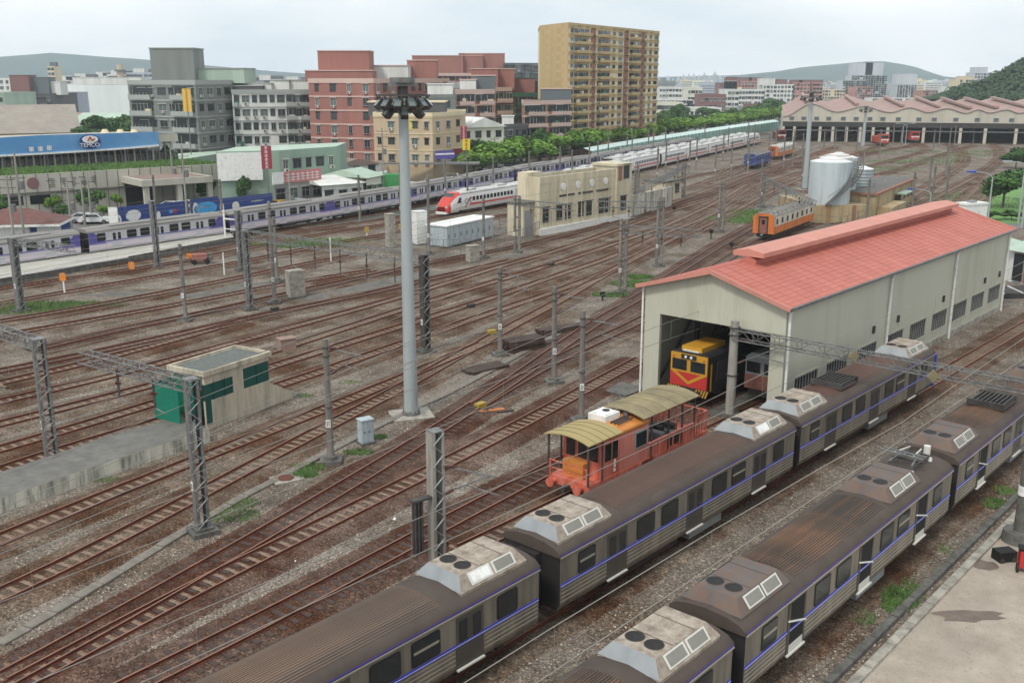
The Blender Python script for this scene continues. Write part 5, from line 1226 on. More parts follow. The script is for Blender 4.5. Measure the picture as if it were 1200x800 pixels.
def town_win(w_, h_, v):
    def f():
        b = MB(); g = M_wg[v % 3]; fr = M_wf[0 if v % 2 else 1]
        b.box((-w_ / 2, -.03, 0), (w_ / 2, 0, h_), g); t_ = .07
        for a, c in (((-w_ / 2 - t_, -.09, -t_), (w_ / 2 + t_, 0, 0)), ((-w_ / 2 - t_, -.09, h_), (w_ / 2 + t_, 0, h_ + t_)), ((-w_ / 2 - t_, -.07, 0), (-w_ / 2, 0, h_)), ((w_ / 2, -.07, 0), (w_ / 2 + t_, 0, h_)), ((-.03, -.05, 0), (.03, -.03, h_))): b.box(a, c, fr)
        b.box((-w_ / 2 - .2, -.35, h_ + .12), (w_ / 2 + .2, 0, h_ + .2), fr)
        if v == 1: b.box((-.4, -.5, -.62), (.4, -.02, -.1), M_acu); b.box((-.3, -.52, -.55), (.1, -.5, -.15), M_wf[1])
        if v == 3:
            for k in range(6): b.box((-w_ / 2 + k * w_ / 5 - .015, -.32, -.1), (-w_ / 2 + k * w_ / 5 + .015, -.3, h_), M_wf[1])
            b.box((-w_ / 2 - .1, -.32, -.15), (w_ / 2 + .1, 0, -.08), M_wf[1])
        return b.mesh('window')
    return cached(('tw', round(w_, 1), round(h_, 1), v), f)
def building(label, chain, depth, top, wall, floors=4, wins=None, win=(1.5, 1.3), band=None, bandm=None, roofm=None, cat='apartment block', name='apartment_block', group=None, parapet=.8, extras=(), gable=None, skip0=False, strip=None, ref=0, balc=(), wvars=(0, 1, 2, 3), world=None):
    """chain: ground points of the visible fronts from left to right; wins: windows across each front"""
    P = world or [G(x, y) for x, y in chain]; o = P[0]; h = HT(P[ref], top)
    P = [p - o for p in P]; back = Vector((0, depth, 0)); t = E(name, (o.x, o.y, 0), 0, label, cat, group)
    foot = P + [P[-1] + back, P[0] + back]; rs = random.Random(label)
    b = MB(); poly_prism(b, foot, 0, h, wall, roofm or M_concd); b.ob('walls', t)
    if parapet and not gable:
        for a, c in zip(foot, foot[1:] + foot[:1]): b = MB(); b.bar(a + Vector((0, 0, h + parapet / 2)), c + Vector((0, 0, h + parapet / 2)), .25, bandm or wall, parapet); b.ob('parapet', t)
    fh = h / floors; wins = wins if wins is not None else [max(2, int((c - a).length / 4)) for a, c in zip(P, P[1:])]
    for (a, c), n in zip(zip(P, P[1:]), wins):
        d = (c - a); L_ = d.length; d.normalize(); nm_ = Vector((d.y, -d.x, 0)); rz = math.atan2(d.y, d.x)
        if strip and n:
            for fx, sw, sm_ in strip: b = MB(); q0 = a + d * (L_ * fx - sw / 2); b.box((0, -.12, 0), (sw, 0, h), sm_, T(*q0) @ RZ(rz)); b.ob('pier', t)
        for f in range(1 if skip0 else 0, floors):
            for ei, f0, f1 in balc:
                if (P[ei] - a).length > .01: continue
                b = MB(); Mx = T(*(a + d * (L_ * f0))) @ RZ(rz); W_ = L_ * (f1 - f0); b.box((0, -.1, fh * f + fh * .3), (W_, 0, fh * f + fh * .86), M_wg[0], Mx); b.ob('recess_shade', t)  # dark strip on the wall paints the shade of a balcony recess
                b = MB(); b.box((-.1, -1.1, fh * f - .1), (W_ + .1, 0, fh * f + .06), bandm or wall, Mx); b.box((-.1, -1.15, fh * f + .06), (W_ + .1, -1.0, fh * f + fh * .3), wall if not bandm else bandm, Mx)
                for k in range(int(W_ / 1.1)): b.box((.3 + k * 1.1, -1.1, fh * f + fh * .3), (.36 + k * 1.1, -1.05, fh * f + fh * (.8 if rs.random() < .45 else .45)), M_wf[0], Mx)
                b.ob('balcony', t)
                if rs.random() < .8: b = MB(); x = rs.uniform(.3, max(.4, W_ - 1.5)); b.box((x, -1.0, fh * f + .1), (x + rs.uniform(.6, 1.6), -.3, fh * f + rs.uniform(.8, 1.7)), rs.choice((M_acu, B_tanl, B_dgreen, B_wht)), Mx); b.ob('balcony_clutter', t)
            if band: b = MB(); b.bar(a + nm_ * .04 + Vector((0, 0, fh * (f + 1) - .15)), c + nm_ * .04 + Vector((0, 0, fh * (f + 1) - .15)), .16, bandm, band); b.ob('floor_band', t)
            for k in range(n):
                if rs.random() < .06: continue
                ww = win[0] * (1 if (k % 2 or n < 4) else .62)
                q0 = a + d * (L_ * (k + .5) / n) + nm_ * .005; inst('window', town_win(ww, win[1], rs.choice(wvars)), t, (q0.x, q0.y, fh * f + fh * .32), (0, 0, rz))
    if gable:
        a, c = P[0], P[-1]; d = (c - a); L_ = d.length; rz = math.atan2(d.y, d.x); b = MB(); gh, ax = gable; ov = .6; Mx = T(*a) @ RZ(rz)
        if ax == 'x':
            pr = [(-ov, h - .05), (depth + ov, h - .05), (depth / 2, h + gh)]; b.ext(pr, -ov, L_ + ov, roofm or M_concd, Mx)
        else:
            vs = [(-ov, -ov, h), (L_ + ov, -ov, h), (L_ / 2, -ov, h + gh), (-ov, depth + ov, h), (L_ + ov, depth + ov, h), (L_ / 2, depth + ov, h + gh)]
            b.add(vs, [(0, 1, 2), (3, 5, 4), (0, 2, 5, 3), (1, 4, 5, 2), (0, 3, 4, 1)], roofm or M_concd, Mx)
        b.ob('roof', t)
    for fx, fy, ew, ed, eh, em in extras:
        a, c = P[0], P[-1]; q0 = a + (c - a) * fx + Vector((0, depth * fy, 0)); b = MB(); b.box((-ew / 2, -ed / 2, 0), (ew / 2, ed / 2, eh), em, T(q0.x, q0.y, h)); b.box((-ew / 2 - .2, -ed / 2 - .2, eh), (ew / 2 + .2, ed / 2 + .2, eh + .25), bandm or em, T(q0.x, q0.y, h)); b.ob('roof_room', t)
    t['h'] = h
    del t['h']
    return t, o, P, h
def wm(n, h, **k): return mat(n, h, rough=.8, var=.08, scale=.12, hx2=k.pop('hx2', None), amt=k.pop('amt', .35), sharp=.15, streak=True, **k)
B_red = wm('red_brown_tile_wall', '#99695f', hx2='#8b5d55'); B_redl = wm('salmon_band', '#c2a89d'); B_grey = wm('grey_tile_wall', '#7f837f', hx2='#6c706c'); B_greyl = wm('pale_grey_band', '#9b9f9b')
B_wht = wm('stained_white_wall', '#d8d8d2', hx2='#b5b6b1'); B_tan = wm('tan_render', '#bda98c', hx2='#a8967b'); B_tanl = wm('light_tan_wall', '#d0c2a2'); B_yel = wm('ochre_tile_wall', '#b9a277', hx2='#ab9467'); B_yell = wm('pale_cream_tile', '#d4c59f')
B_brn = wm('brown_pier', '#8e6350'); B_oran = wm('orange_brick_wall', '#a97e6a', hx2='#94695a'); B_dred = wm('dark_red_wall', '#7c5a56'); B_slate = wm('slate_grey_wall', '#62696c'); B_dgrey = wm('dark_grey_wall', '#5b5a5b')
B_mint = wm('mint_sheet_wall', '#8da392', hx2='#7c9081'); B_mintl = wm('pale_mint_roof', '#a8b9a8', hx2='#94a797'); B_cream = wm('pale_cream_wall', '#d3d2c1'); B_lil = wm('pale_lilac_wall', '#a7abb7'); B_ware = wm('white_warehouse_wall', '#d5dad8')
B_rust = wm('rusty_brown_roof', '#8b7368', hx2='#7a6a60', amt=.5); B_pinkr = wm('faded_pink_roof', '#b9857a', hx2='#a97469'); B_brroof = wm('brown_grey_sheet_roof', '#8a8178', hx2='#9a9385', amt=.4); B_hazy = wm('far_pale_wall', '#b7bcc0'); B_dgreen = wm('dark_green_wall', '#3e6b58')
building('grey tiled apartment block with a stair tower and a yellow vertical sign', [(158, 190), (236, 193), (277, 188)], 25, 98, B_grey, 5, [7, 4], balc=((0, .04, .36), (0, .66, .97)), band=.35, bandm=B_greyl, ref=1, extras=((.42, .25, 11, 9, 8.5, B_grey), (.78, .35, 17, 12, 3.6, B_mintl)), win=(2.4, 1.5))
building('stained white apartment block between the grey and the red block', [(277, 189), (368, 187)], 25, 109, B_wht, 5, [9], balc=((0, .68, .8), (0, .86, .98), (0, .02, .06)), band=.3, bandm=B_greyl, extras=((.3, .3, 6, 6, 2.2, B_wht), (.55, .3, 5, 5, 3, B_wht), (.8, .3, 7, 6, 3, B_wht), (.1, .3, 10, 8, 1.6, B_dgrey)), win=(1.8, 1.6))
building('large red brown tiled block with pale bands', [(366, 192), (441, 194), (520, 185)], 30, 96, B_red, 6, [4, 10], band=.32, bandm=B_redl, ref=1, extras=((.22, .4, 13, 10, 7.5, B_red), (.2, .25, 17, 8, 2.6, B_red), (.55, .5, 10, 8, 4, B_wht), (.8, .6, 8, 7, 5.5, B_red)), win=(1.5, 1.7))
tt, o, P, h = building('tan building with a yellow rooftop sign and purple shop boards on the street corner', [(440, 212), (508, 214), (543, 208)], 14, 137, B_tan, 4, [5, 3], band=.12, bandm=B_tanl, ref=1, skip0=True, extras=((.35, .5, 16, 9, 2.6, B_dgrey),), win=(1.3, 1.2))
building('cream sheeted house with a pale gable, right of the tan corner building', [(543, 202), (590, 199)], 14, 150, B_cream, 3, [4], roofm=B_wht, gable=(2.2, 'y'), name='house', cat='house', skip0=True)
building('dark red block with long balconies behind the cream house', [(556, 178), (600, 175)], 24, 106, B_dred, 5, [6], band=.4, bandm=B_redl, extras=((.25, .6, 8, 9, 6, B_red), (.75, .6, 7, 9, 6, B_red)), win=(2.6, 1.4), balc=((0, .05, .45), (0, .55, .95)))
building('lower dark red wing with a green roof edge left of the ochre tower', [(600, 174), (640, 172)], 24, 112, B_dred, 5, [5], band=.4, bandm=B_dgreen, extras=((.3, .6, 8, 8, 5, B_red), (.8, .5, 5, 5, 4, B_slate)), win=(2.6, 1.4), balc=((0, .1, .9),))
building('blank grey sided flats between the red block and the brick flats', [(497, 198), (534, 196)], 18, 115, B_grey, 5, [2], extras=((.5, .4, 6, 5, 3, B_wht),), win=(1.6, 1.3))
building('red brick flats with crowded balconies behind the tan corner building', [(534, 194), (580, 190)], 18, 109, B_oran, 6, [6], band=.4, bandm=B_redl, extras=((.3, .4, 4, 4, 3, B_wht), (.7, .4, 6, 5, 4, B_slate)), win=(2.2, 1.4), balc=((0, .05, .4), (0, .55, .92)))
building('distant red terraced flats with stepped roof rooms left of the slate office', [(505, 150), (590, 149)], 30, 88, B_red, 7, [12], band=.5, bandm=B_redl, extras=((.1, .3, 22, 12, 8, B_red), (.4, .3, 20, 12, 8, B_red), (.7, .3, 20, 12, 9, B_red)), win=(2.6, 1.4))
building('pale roof top house with a grey gable above the red block', [(462, 186), (545, 180)], 9, 104, B_wht, 6, [8], roofm=M_steel, gable=(1.8, 'x'), name='house', cat='house', skip0=True)
building('dark slate office block behind the terraced roofs', [(590, 150), (640, 149)], 30, 76, B_slate, 8, [10], win=(3, 2))
building('orange brick apartment house with balconies before the tall ochre tower', [(612, 190), (668, 186)], 14, 122, B_oran, 5, [6], balc=((0, .08, .46), (0, .55, .95)), band=.5, bandm=B_redl, extras=((.7, .5, 8, 6, 3.5, B_slate),), win=(2.4, 1.5))
building('low dark building with rooftop tanks left of the orange brick house', [(585, 193), (618, 190)], 12, 150, B_dgrey, 3, [4], extras=((.3, .5, 3, 3, 2.5, B_wht),), name='house', cat='house')
building('tall ochre and cream apartment tower with brown piers and a red brick base', [(632, 179), (664, 184), (768, 170)], 20, 30, B_yell, 15, [0, 14], balc=((1, .06, .2), (1, .29, .42), (1, .64, .74)), band=.9, bandm=B_yel, ref=1, strip=((.24, 3.0, B_brn), (.6, 3.0, B_brn), (.79, 3.0, B_brn)), win=(2.6, 1.5), skip0=True)
b = MB(); PT = [G(632, 179), G(664, 184)]; 
t_ = [o_ for o_ in COL.objects if o_.get('label', '').startswith('tall ochre')][0]
def facing(t, px, z0, z1, m, name, off=.15, th=.1):
    """a panel laid on a facade line given by two ground pixels"""
    a, c = G(*px[0]), G(*px[1]); d = (c - a).normalized(); n = Vector((d.y, -d.x, 0)); b = MB(); L_ = (c - a).length; b.box((0, -th, z0), (L_, 0, z1), m, T(*(a + n * off)) @ RZ(math.atan2(d.y, d.x))); o = b.ob(name, t); o.matrix_parent_inverse = Matrix.Translation(t.location).inverted(); return o
hT = HT(G(664, 184), 30)
facing(t_, [(632, 179), (664, 184)], 0, hT, B_yel, 'ochre_side_wall', .05, .05); facing(t_, [(664, 184), (768, 170)], 0, 7.2, B_red, 'brick_base', .02, .06)
# left side far houses
building('huge windowless white warehouse at the upper left', [(70, 133), (101, 134), (158, 134)], 60, 99, B_ware, 1, [0, 0], name='warehouse', cat='warehouse', extras=((.3, .3, 18, 10, 4, B_wht), (.7, .4, 26, 12, 4, B_wht)), parapet=.3)
building('dark grey block with a red tower top at the upper left', [(8, 146), (63, 145)], 30, 112, B_dgrey, 4, [9], extras=((.2, .4, 9, 8, 9, B_dred), (.55, .4, 12, 8, 8, B_slate), (.8, .4, 12, 8, 6, B_wht)), win=(2.6, 1.6))
building('pale mint building cut off by the left edge', [(-40, 150), (10, 149)], 30, 111, B_mintl, 3, [4], win=(2, 1.6))
building('pale lilac two storey block beside the dark grey block', [(62, 140), (88, 140)], 20, 110, B_lil, 3, [5], win=(2.6, 1.6))
building('pale block with a rooftop sign board at the far upper left', [(-20, 128), (30, 128)], 30, 93, B_wht, 5, [7], win=(3, 2))
building('slim cream tower with a water tank, upper left skyline', [(60, 122), (68, 122)], 14, 79, B_tanl, 8, [2], extras=((.5, .5, 5, 5, 4, B_slate),), win=(2.4, 2))
for i, (x0, x1, yb, yt, m, l) in enumerate([(70, 84, 118, 95, B_wht, 'pale factory roofs left of the white warehouse'), (84, 110, 116, 92, B_tanl, 'long cream factory above the white warehouse'), (112, 128, 115, 90, B_wht, 'pale block right of the cream factory'), (128, 150, 116, 88, B_wht, 'white factory with ducts at the foot of the tall stack'), (150, 187, 116, 86, B_lil, 'pale lilac works beside the grey stair tower'), (238, 272, 118, 94, B_wht, 'pale blocks far behind the grey building roof'), (274, 300, 118, 96, B_lil, 'lilac flats beyond the white block, left'), (300, 330, 117, 94, B_wht, 'white flats beyond the white block, middle'), (330, 366, 118, 96, B_tanl, 'cream flats beyond the white block, right')]):
    building(l, [(x0, yb), (x1, yb)], 40, yt, m, 5, [int((x1 - x0) / 3)], win=(3.5, 2.2), extras=((.3, .4, 12, 10, 5, B_wht), (.75, .4, 10, 10, 4, B_dgrey)))
P = G(144, 116); t = E('factory_stack', P, 0, 'thin tan factory chimney above the white works', 'chimney')
with part('shaft') as b: b.cyl((0, 0, 0), (0, 0, HT(P, 76)), 4.5, B_tan, 3.4, n=14)
with part('ring') as b: hh = HT(P, 84); b.cyl((0, 0, hh), (0, 0, hh + 2), 6, B_dgrey, n=12)
for i, (x0, x1, y, yt, m, r_, l) in enumerate([(50, 88, 158, 140, B_tan, B_rust, 'house with a rusty brown roof above the brown warehouse'), (85, 140, 160, 141, B_wht, B_mintl, 'house with a wide pale green roof among dark trees'), (100, 118, 160, 148, B_wht, B_wht, 'low white roofed shed below the green roof'), (58, 92, 163, 150, B_tan, B_mintl, 'small pale green roof behind the brown warehouse')]):
    building(l, [(x0, y), (x1, y + 1)], 16, yt, m, 2, [5], roofm=r_, gable=(2.5, 'x'), name='house', cat='house')
building('broad brown roofed warehouse with a patched pale corner at the left', [(-60, 176), (95, 172)], 48, 158, B_tan, 1, [0], roofm=B_brroof, gable=(8, 'x'), name='warehouse', cat='warehouse')
M_wk = mat('works_wall_render', '#b3afa2', var=.08, scale=.15, hx2='#9a968a', amt=.35, sharp=.2, streak=True)
# the long works building with the curved blue rooftop sign
WA, WB = G(-90, 262), G(262, 234); dW = (WB - WA).normalized(); nW = Vector((dW.y, -dW.x, 0)); LWk = (WB - WA).length; hW = HT(WA + dW * (LWk * .4), 203)
t = E('works_building', WA, math.atan2(dW.y, dW.x), 'long low concrete works with grass on its front roof and open steel storey behind', 'factory')
def wx(px, z=0, y=0):      # column px -> distance along the works front
    a, b_ = -20.0, LWk + 60
    for _ in range(40):
        m = (a + b_) / 2; p = WA + dW * m - nW * y + Vector((0, 0, z - H))
        if 600 + F * p.x / p.dot(_f) < px: a = m
        else: b_ = m
    return a
with part('front_wall') as b: b.box((0, 0, 0), (LWk, .4, hW), M_wk)
with part('roof_terrace') as b: b.box((0, .4, 0), (LWk, 16, hW - .3), M_concd)
for k in range(26):
    with part('wall_joint') as b: b.box((k * LWk / 26, -.03, 0), (k * LWk / 26 + .1, 0, hW), M_concd)
with part('dark_ledge') as b: b.box((0, -.35, hW * .52), (LWk, 0, hW * .56), M_concd)  # projecting ledge in dark concrete along the front wall
lg = MB()
for k in range(14): x = wx(-10) + k * 1.9; lg.box((x, -.06, hW * .66), (x + 1.2, -.03, hW * .84), M_louv)
with part('wall_lettering') as b:
    x0 = wx(43); b.cyl((x0, -.08, hW * .78), (x0, -.03, hW * .78), .9, M_dredl if 0 else B_dred, n=16)
    rs = random.Random(3)
    for k in range(5):
        for j in range(5): x = x0 + 2 + k * 1.6; b.box((x + rs.uniform(0, 1), -.07, hW * .66 + j * .3), (x + 1.1 + rs.uniform(0, .2), -.03, hW * .66 + j * .3 + .12), B_greyl if 0 else M_concd)
for x in (6, 10):
    with part('ground_window') as b: b.box((wx(5) + x - 6, -.05, 1.6), (wx(5) + x - 3, -.02, 3.0), M_glass)
with part('upper_storey') as b: b.box((0, 17, 0), (LWk * .98, 40, hW + 1.2), M_concd)
for k in range(40):
    with part('steel_post') as b: x = k * LWk * .98 / 40; b.box((x, 16.6, hW - .3), (x + .25, 16.9, hW + 3.6), M_steel if k % 3 else M_wk)
with part('canopy_roof') as b: b.box((-2, 15.8, hW + 3.4), (LWk * .98, 41, hW + 4.0), M_wk); b.box((-2, 15.7, hW + 3.2), (LWk * .98, 15.8, hW + 4.6), M_wk)
# entrance canopy
xc0, xc1 = wx(145), wx(226)
with part('porch') as b: b.box((xc0, -9, 4.1), (xc1, 0, 5.1), M_wk); b.box((xc0 + .8, -8.2, 5.1), (xc1 - .8, -.5, 5.15), B_rust)
for x in (xc0 + .5, xc1 - 6, xc1 - .8):
    with part('porch_column') as b: b.box((x, -8.6, 0), (x + .8, -7.8, 4.1), M_wk)
with part('porch_opening_shade') as b: b.box((xc0 + .5, -.1, 0), (xc1 - 7, -.05, 4.1), M_black)  # black sheet on the wall paints the shaded opening under the porch
blades('roof_grass', (0, 0), 1, 1, 10, .5, 3).name = 'roof_grass'
o_ = COL.objects['roof_grass']; bpy.data.objects.remove(o_)
b = MB(); rs = random.Random(5)
for k in range(9000):
    x = rs.uniform(0, LWk); y = rs.uniform(.6, 12); hh = rs.uniform(.3, .9); a = rs.uniform(0, 3); p = WA + dW * x - nW * y
    b.add([(p.x - .2 * math.cos(a), p.y - .2 * math.sin(a), hW - .32), (p.x + .2 * math.cos(a), p.y + .2 * math.sin(a), hW - .32), (p.x + rs.uniform(-.3, .3), p.y, hW - .3 + hh)], [(0, 1, 2)], M_grassb if k % 3 else M_grass)
b.ob('roof_grass', None, kind='stuff')
sheet('roof_turf', [WA + dW * 0 - nW * .5, WB - nW * .5, WB - nW * 12.5, WA - nW * 12.5], hW - .25, mat('turf', '#4f7a36', var=.3, scale=.4), kind='stuff')
# curved blue sign on the roof behind
M_sb = mat('sky_blue_sign', '#5287b8', rough=.5, var=.08, scale=.05, hx2='#6f9dc4', amt=.35)
t = E('rooftop_sign', (0, 0, 0), 0, 'very long curved sky blue rooftop sign with a round TEMCO badge', 'rooftop sign')
SP = [(-60, 27), (-30, 27.5), (0, 29), (30, 31.5), (60, 35), (90, 39.5), (120, 45)]
sy = 15.0; xs_ = [wx(v, 8, sy) for v in (-60, 0, 50, 100, 145, 187)]
zb, zt = [], []
pts = []
for v, yb_, yt_ in ((-60, 184, 164), (0, 181.5, 161.5), (50, 179, 158.5), (102, 176, 157), (145, 173, 155.8), (186, 169.5, 154.5)):
    p = WA + dW * wx(v, 9, sy) - nW * sy; pts.append((p, HT(p, yb_), HT(p, yt_)))
for (p, a0, a1), (q_, c0, c1) in zip(pts, pts[1:]):
    n = 6
    for k in range(n):
        f0, f1 = k / n, (k + 1) / n; P_, Q_ = p.lerp(q_, f0), p.lerp(q_, f1); l = lambda u, v, f: u + (v - u) * f
        b = MB(); vs = []
        for pt, f in ((P_, f0), (Q_, f1)):
            for yo in (0, .25): vs += [(pt.x, pt.y + yo, l(a0, c0, f)), (pt.x, pt.y + yo, l(a1, c1, f))]
        b.add(vs, [(0, 4, 5, 1), (2, 3, 7, 6), (1, 5, 7, 3), (0, 2, 6, 4), (0, 1, 3, 2), (4, 6, 7, 5)], M_sb); b.ob('sign_panel', t)
    b = MB(); b.bar(p + Vector((0, -.1, a0 - .15)), q_ + Vector((0, -.1, c0 - .15)), .35, M_white, .3); b.ob('sign_trim', t)
    b = MB(); b.box((p.x, p.y, hW), (p.x + .2, p.y + .2, a0), M_steel); b.bar(p + Vector((0, .3, a1)), p + Vector((0, 6, hW + 1)), .15, M_steel); b.ob('sign_stay', t)
# badge
def text_ob(body, P, size, m, rz, parent, name='lettering', ext=.04):
    cu = bpy.data.curves.new('lettering', 'FONT'); cu.body = body; cu.size = size; cu.extrude = ext; cu.align_x = 'CENTER'; cu.align_y = 'CENTER'
    o = bpy.data.objects.new('tmp', cu); COL.objects.link(o); bpy.context.view_layer.update(); me = bpy.data.meshes.new_from_object(o.evaluated_get(bpy.context.evaluated_depsgraph_get())); bpy.data.objects.remove(o)
    me.materials.clear(); me.materials.append(m); r_ = inst(name, me, None, P, (math.pi / 2, 0, rz)); r_.parent = parent; r_.matrix_parent_inverse = (Matrix.Translation(parent.location) @ RZ(parent.rotation_euler.z)).inverted(); return r_
pb = WA + dW * wx(101.5, 12, sy + .6) - nW * (sy - .6); zc = (HT(pb, 157) + HT(pb, 175)) / 2; rW = math.atan2(dW.y, dW.x); sc_ = 1180 / (pb - Vector((0, 0, H))).dot(_f); rb_ = 12 / sc_
M_navy = mat('navy_badge', '#26357f', var=.05)
def disc(P, rx, rz_, y, m, name, th=.06, n=28):
    b = MB(); vs = [(rx * math.cos(math.tau * k / n), y, rz_ * math.sin(math.tau * k / n)) for k in range(n)] + [(rx * math.cos(math.tau * k / n), y - th, rz_ * math.sin(math.tau * k / n)) for k in range(n)]
    b.add(vs, [tuple(range(2 * n - 1, n - 1, -1))] + [(k, k + n, (k + 1) % n + n, (k + 1) % n) for k in range(n)], m, T(*P) @ RZ(rW)); return b.ob(name, t)
pb3 = (pb.x, pb.y, zc); disc(pb3, rb_, 8.2 / sc_, 0, M_navy, 'badge'); disc((pb.x, pb.y, zc + 2.6 / sc_), rb_ * .75, 4.3 / sc_, -.08, M_white, 'badge_oval')
text_ob('TEMCO', (pb.x, pb.y - .25, zc - 4 / sc_), 6.5 / sc_, M_white, rW, t)
b = MB(); fig(b, M_lred, [(-3 / sc_, -.2, 1 / sc_), (0, -.2, 5.5 / sc_), (2 / sc_, -.2, 1 / sc_), (5 / sc_, -.2, 3.5 / sc_)], 1.1 / sc_); o_ = b.ob('badge_mark', t, pb3, (0, 0, rW))
for v, yv in ((35, 175), (45.5, 174.5), (56, 173.5)):
    p = WA + dW * wx(v, 9, sy + .4) - nW * (sy - .5); z = HT(p, yv); s_ = 1180 / (p - Vector((0, 0, H))).dot(_f); b = MB(); g = 2.6 / s_
    for k in range(3): b.box((-g, -.05, g * (-.9 + k * .75)), (g, 0, g * (-.9 + k * .75) + g * .4), M_white)
    b.box((-g * .25, -.06, -g), (g * .25, -.01, g), M_white); b.box((-g, -.05, -g), (-g * .65, 0, g * .9), M_white); b.box((g * .65, -.05, -g), (g, 0, g * .9), M_white)
    b.ob('sign_character', t, (p.x, p.y, z), (0, 0, rW))
for v in (125, 143, 159):
    p = WA + dW * wx(v, 9, 34) - nW * 34.5; P_ = Vector((p.x, p.y, 0)); h_ = HT(P_, 153.5); t2 = E('roof_ventilator', (p.x, p.y, hW + 1), 0, 'pale domed roof ventilator behind the blue sign, %s' % {125: 'nearest its badge', 143: 'the middle one of three', 159: 'the one nearest its right end'}[v], 'ventilator', 'domed ventilators')
    b = MB(); b.cyl((0, 0, 0), (0, 0, h_ - hW - 1.6), .7, M_steel, n=12); b.cyl((0, 0, h_ - hW - 1.6), (0, 0, h_ - hW - .7), .95, B_tanl, .45, n=14); b.ob('dome', t2)
building('mint green sheeted shed with a low sloping roof behind the grassy roof', [(145, 205), (212, 204), (256, 196)], 14, 188, B_mint, 1, [0, 0], roofm=B_mintl, parapet=0, name='shed', cat='shed')
# green shop building with the white billboard
tt, o, P, h = building('mint green sheeted shop building with a blank white billboard', [(258, 243), (330, 240), (396, 232)], 12, 178, B_mint, 2, [0, 5], roofm=B_mintl, parapet=0, name='shop_building', cat='shop', win=(1.6, 1.4), ref=0, skip0=True)
facing(tt, [(258, 243), (310, 241)], h * .48, h * .98, M_white, 'billboard', .3, .2)
tt, o, P, h = building('low shop with a long pink fascia sign and an awning', [(322, 244), (352, 240), (378, 236)], 9, 214, B_greyl, 1, [2, 2], name='shop_building', cat='shop', parapet=0, win=(1.8, 1.6))
M_pinks = mat('pink_sign_board', '#bd7672', var=.08, rough=.4)
pa, pc_ = G(322, 245, 0) + Vector((0, -.6, 0)), G(378, 237, 0) + Vector((0, -.6, 0)); zs = h
t = E('fascia_sign', (pa.x, pa.y, h - .2), math.atan2((pc_ - pa).y, (pc_ - pa).x), 'long pink shop fascia sign with white characters and a white left end', 'shop sign'); Lf = (pc_ - pa).length
with part('board') as b: b.box((Lf * .22, -.15, 0), (Lf, 0, 1.9), M_pinks)
with part('white_end') as b: b.box((0, -.15, 0), (Lf * .22, 0, 1.9), M_white)
rs = random.Random(8)
for k in range(7):
    with part('sign_character') as b:
        x = Lf * .27 + k * Lf * .1; 
        for j in range(3): b.box((x, -.19, .4 + j * .45), (x + .9, -.15, .52 + j * .45), M_white)
        b.box((x + .35, -.19, .3), (x + .5, -.15, 1.6), M_white)
def vsign(P, z0, z1, w_, m, label, n=6, cm=None):
    t = E('vertical_sign', (P.x, P.y, 0), .1, label, 'shop sign'); b = MB(); b.box((-w_ / 2, -.2, z0), (w_ / 2, .2, z1), m); b.ob('board', t); b = MB(); b.cyl((0, 0, 0), (0, 0, z0), .12, M_steel, n=8); b.ob('post', t)
    for k in range(n):
        b = MB(); zc_ = z0 + (z1 - z0) * (k + .5) / n; g = min(w_ * .32, (z1 - z0) / n * .38)
        for j in (-1, 0, 1): b.box((-g, -.24, zc_ + j * g * .7 - g * .12), (g, -.2, zc_ + j * g * .7 + g * .12), cm or M_white)
        b.box((-g * .15, -.24, zc_ - g), (g * .15, -.2, zc_ + g), cm or M_white); b.ob('sign_character', t)
    return t
M_redsign = mat('crimson_sign', '#8f3340', rough=.4, var=.06)
P = G(316, 246); vsign(P, HT(P, 198), HT(P, 171), 1.6, M_redsign, 'tall crimson vertical sign in front of the mint green shop')
P = G(544, 213); vsign(P, HT(P, 164), HT(P, 148), 1.3, M_redsign, 'dark red vertical sign at the right corner of the tan building'); P = G(547, 213) - Vector((0, .3, 0)); vsign(P, HT(P, 176), HT(P, 163), 1.5, mat('yellow_sign', '#cfc03a', var=.06), 'yellow vertical sign under the dark red one by the tan building', 3, M_lred)
P = G(227, 197) - Vector((0, 1, 0)); vsign(P, HT(P, 131), HT(P, 104), 1.9, mat('amber_sign', '#d6b355', var=.08), 'amber vertical sign on the grey tiled block', 8, mat('orange_red_paint', '#c05a32'))
# signs of the tan corner building
t = E('rooftop_board', G(482, 213) - Vector((0, .5, 0)), 0, 'pale yellow sign board under the roof edge of the tan building', 'shop sign'); Pq = G(482, 213); z0, z1 = HT(Pq, 152), HT(Pq, 140)
with part('board') as b: b.box((0, -.1, z0), (4.6, 0, z1), mat('lime_yellow_sign', '#cfc25a', var=.12, scale=1))
t = E('shop_board', G(511, 214) - Vector((0, .6, 0)), .5, 'purple and white shop board over the corner shop', 'shop sign'); z0, z1 = HT(Pq, 186), HT(Pq, 176)
with part('board') as b: b.box((0, -.1, z0), (4.2, 0, z1), M_pur2); b.box((0, -.14, z0 + .9), (4.2, -.1, z0 + 1.2), M_white)
t = E('shop_board', G(531, 210.5) - Vector((0, .6, 0)), .5, 'smaller purple and red shop board right of the corner shop board', 'shop sign')
with part('board') as b: b.box((0, -.1, z0), (2.2, 0, z1), M_redd); b.box((0, -.14, z0), (2.2, -.1, z0 + .6), M_pur2)
t = E('shop_awning', G(470, 215), .0, 'grey wrap round awning over the corner shops', 'awning'); z0 = HT(Pq, 190)
with part('canopy') as b: b.box((-9, -1.4, z0 - .1), (7, 1, z0 + .15), M_steel); b.box((7, -1.4, z0 - .1), (16, 3, z0 + .15), M_steel, RZ(.0))
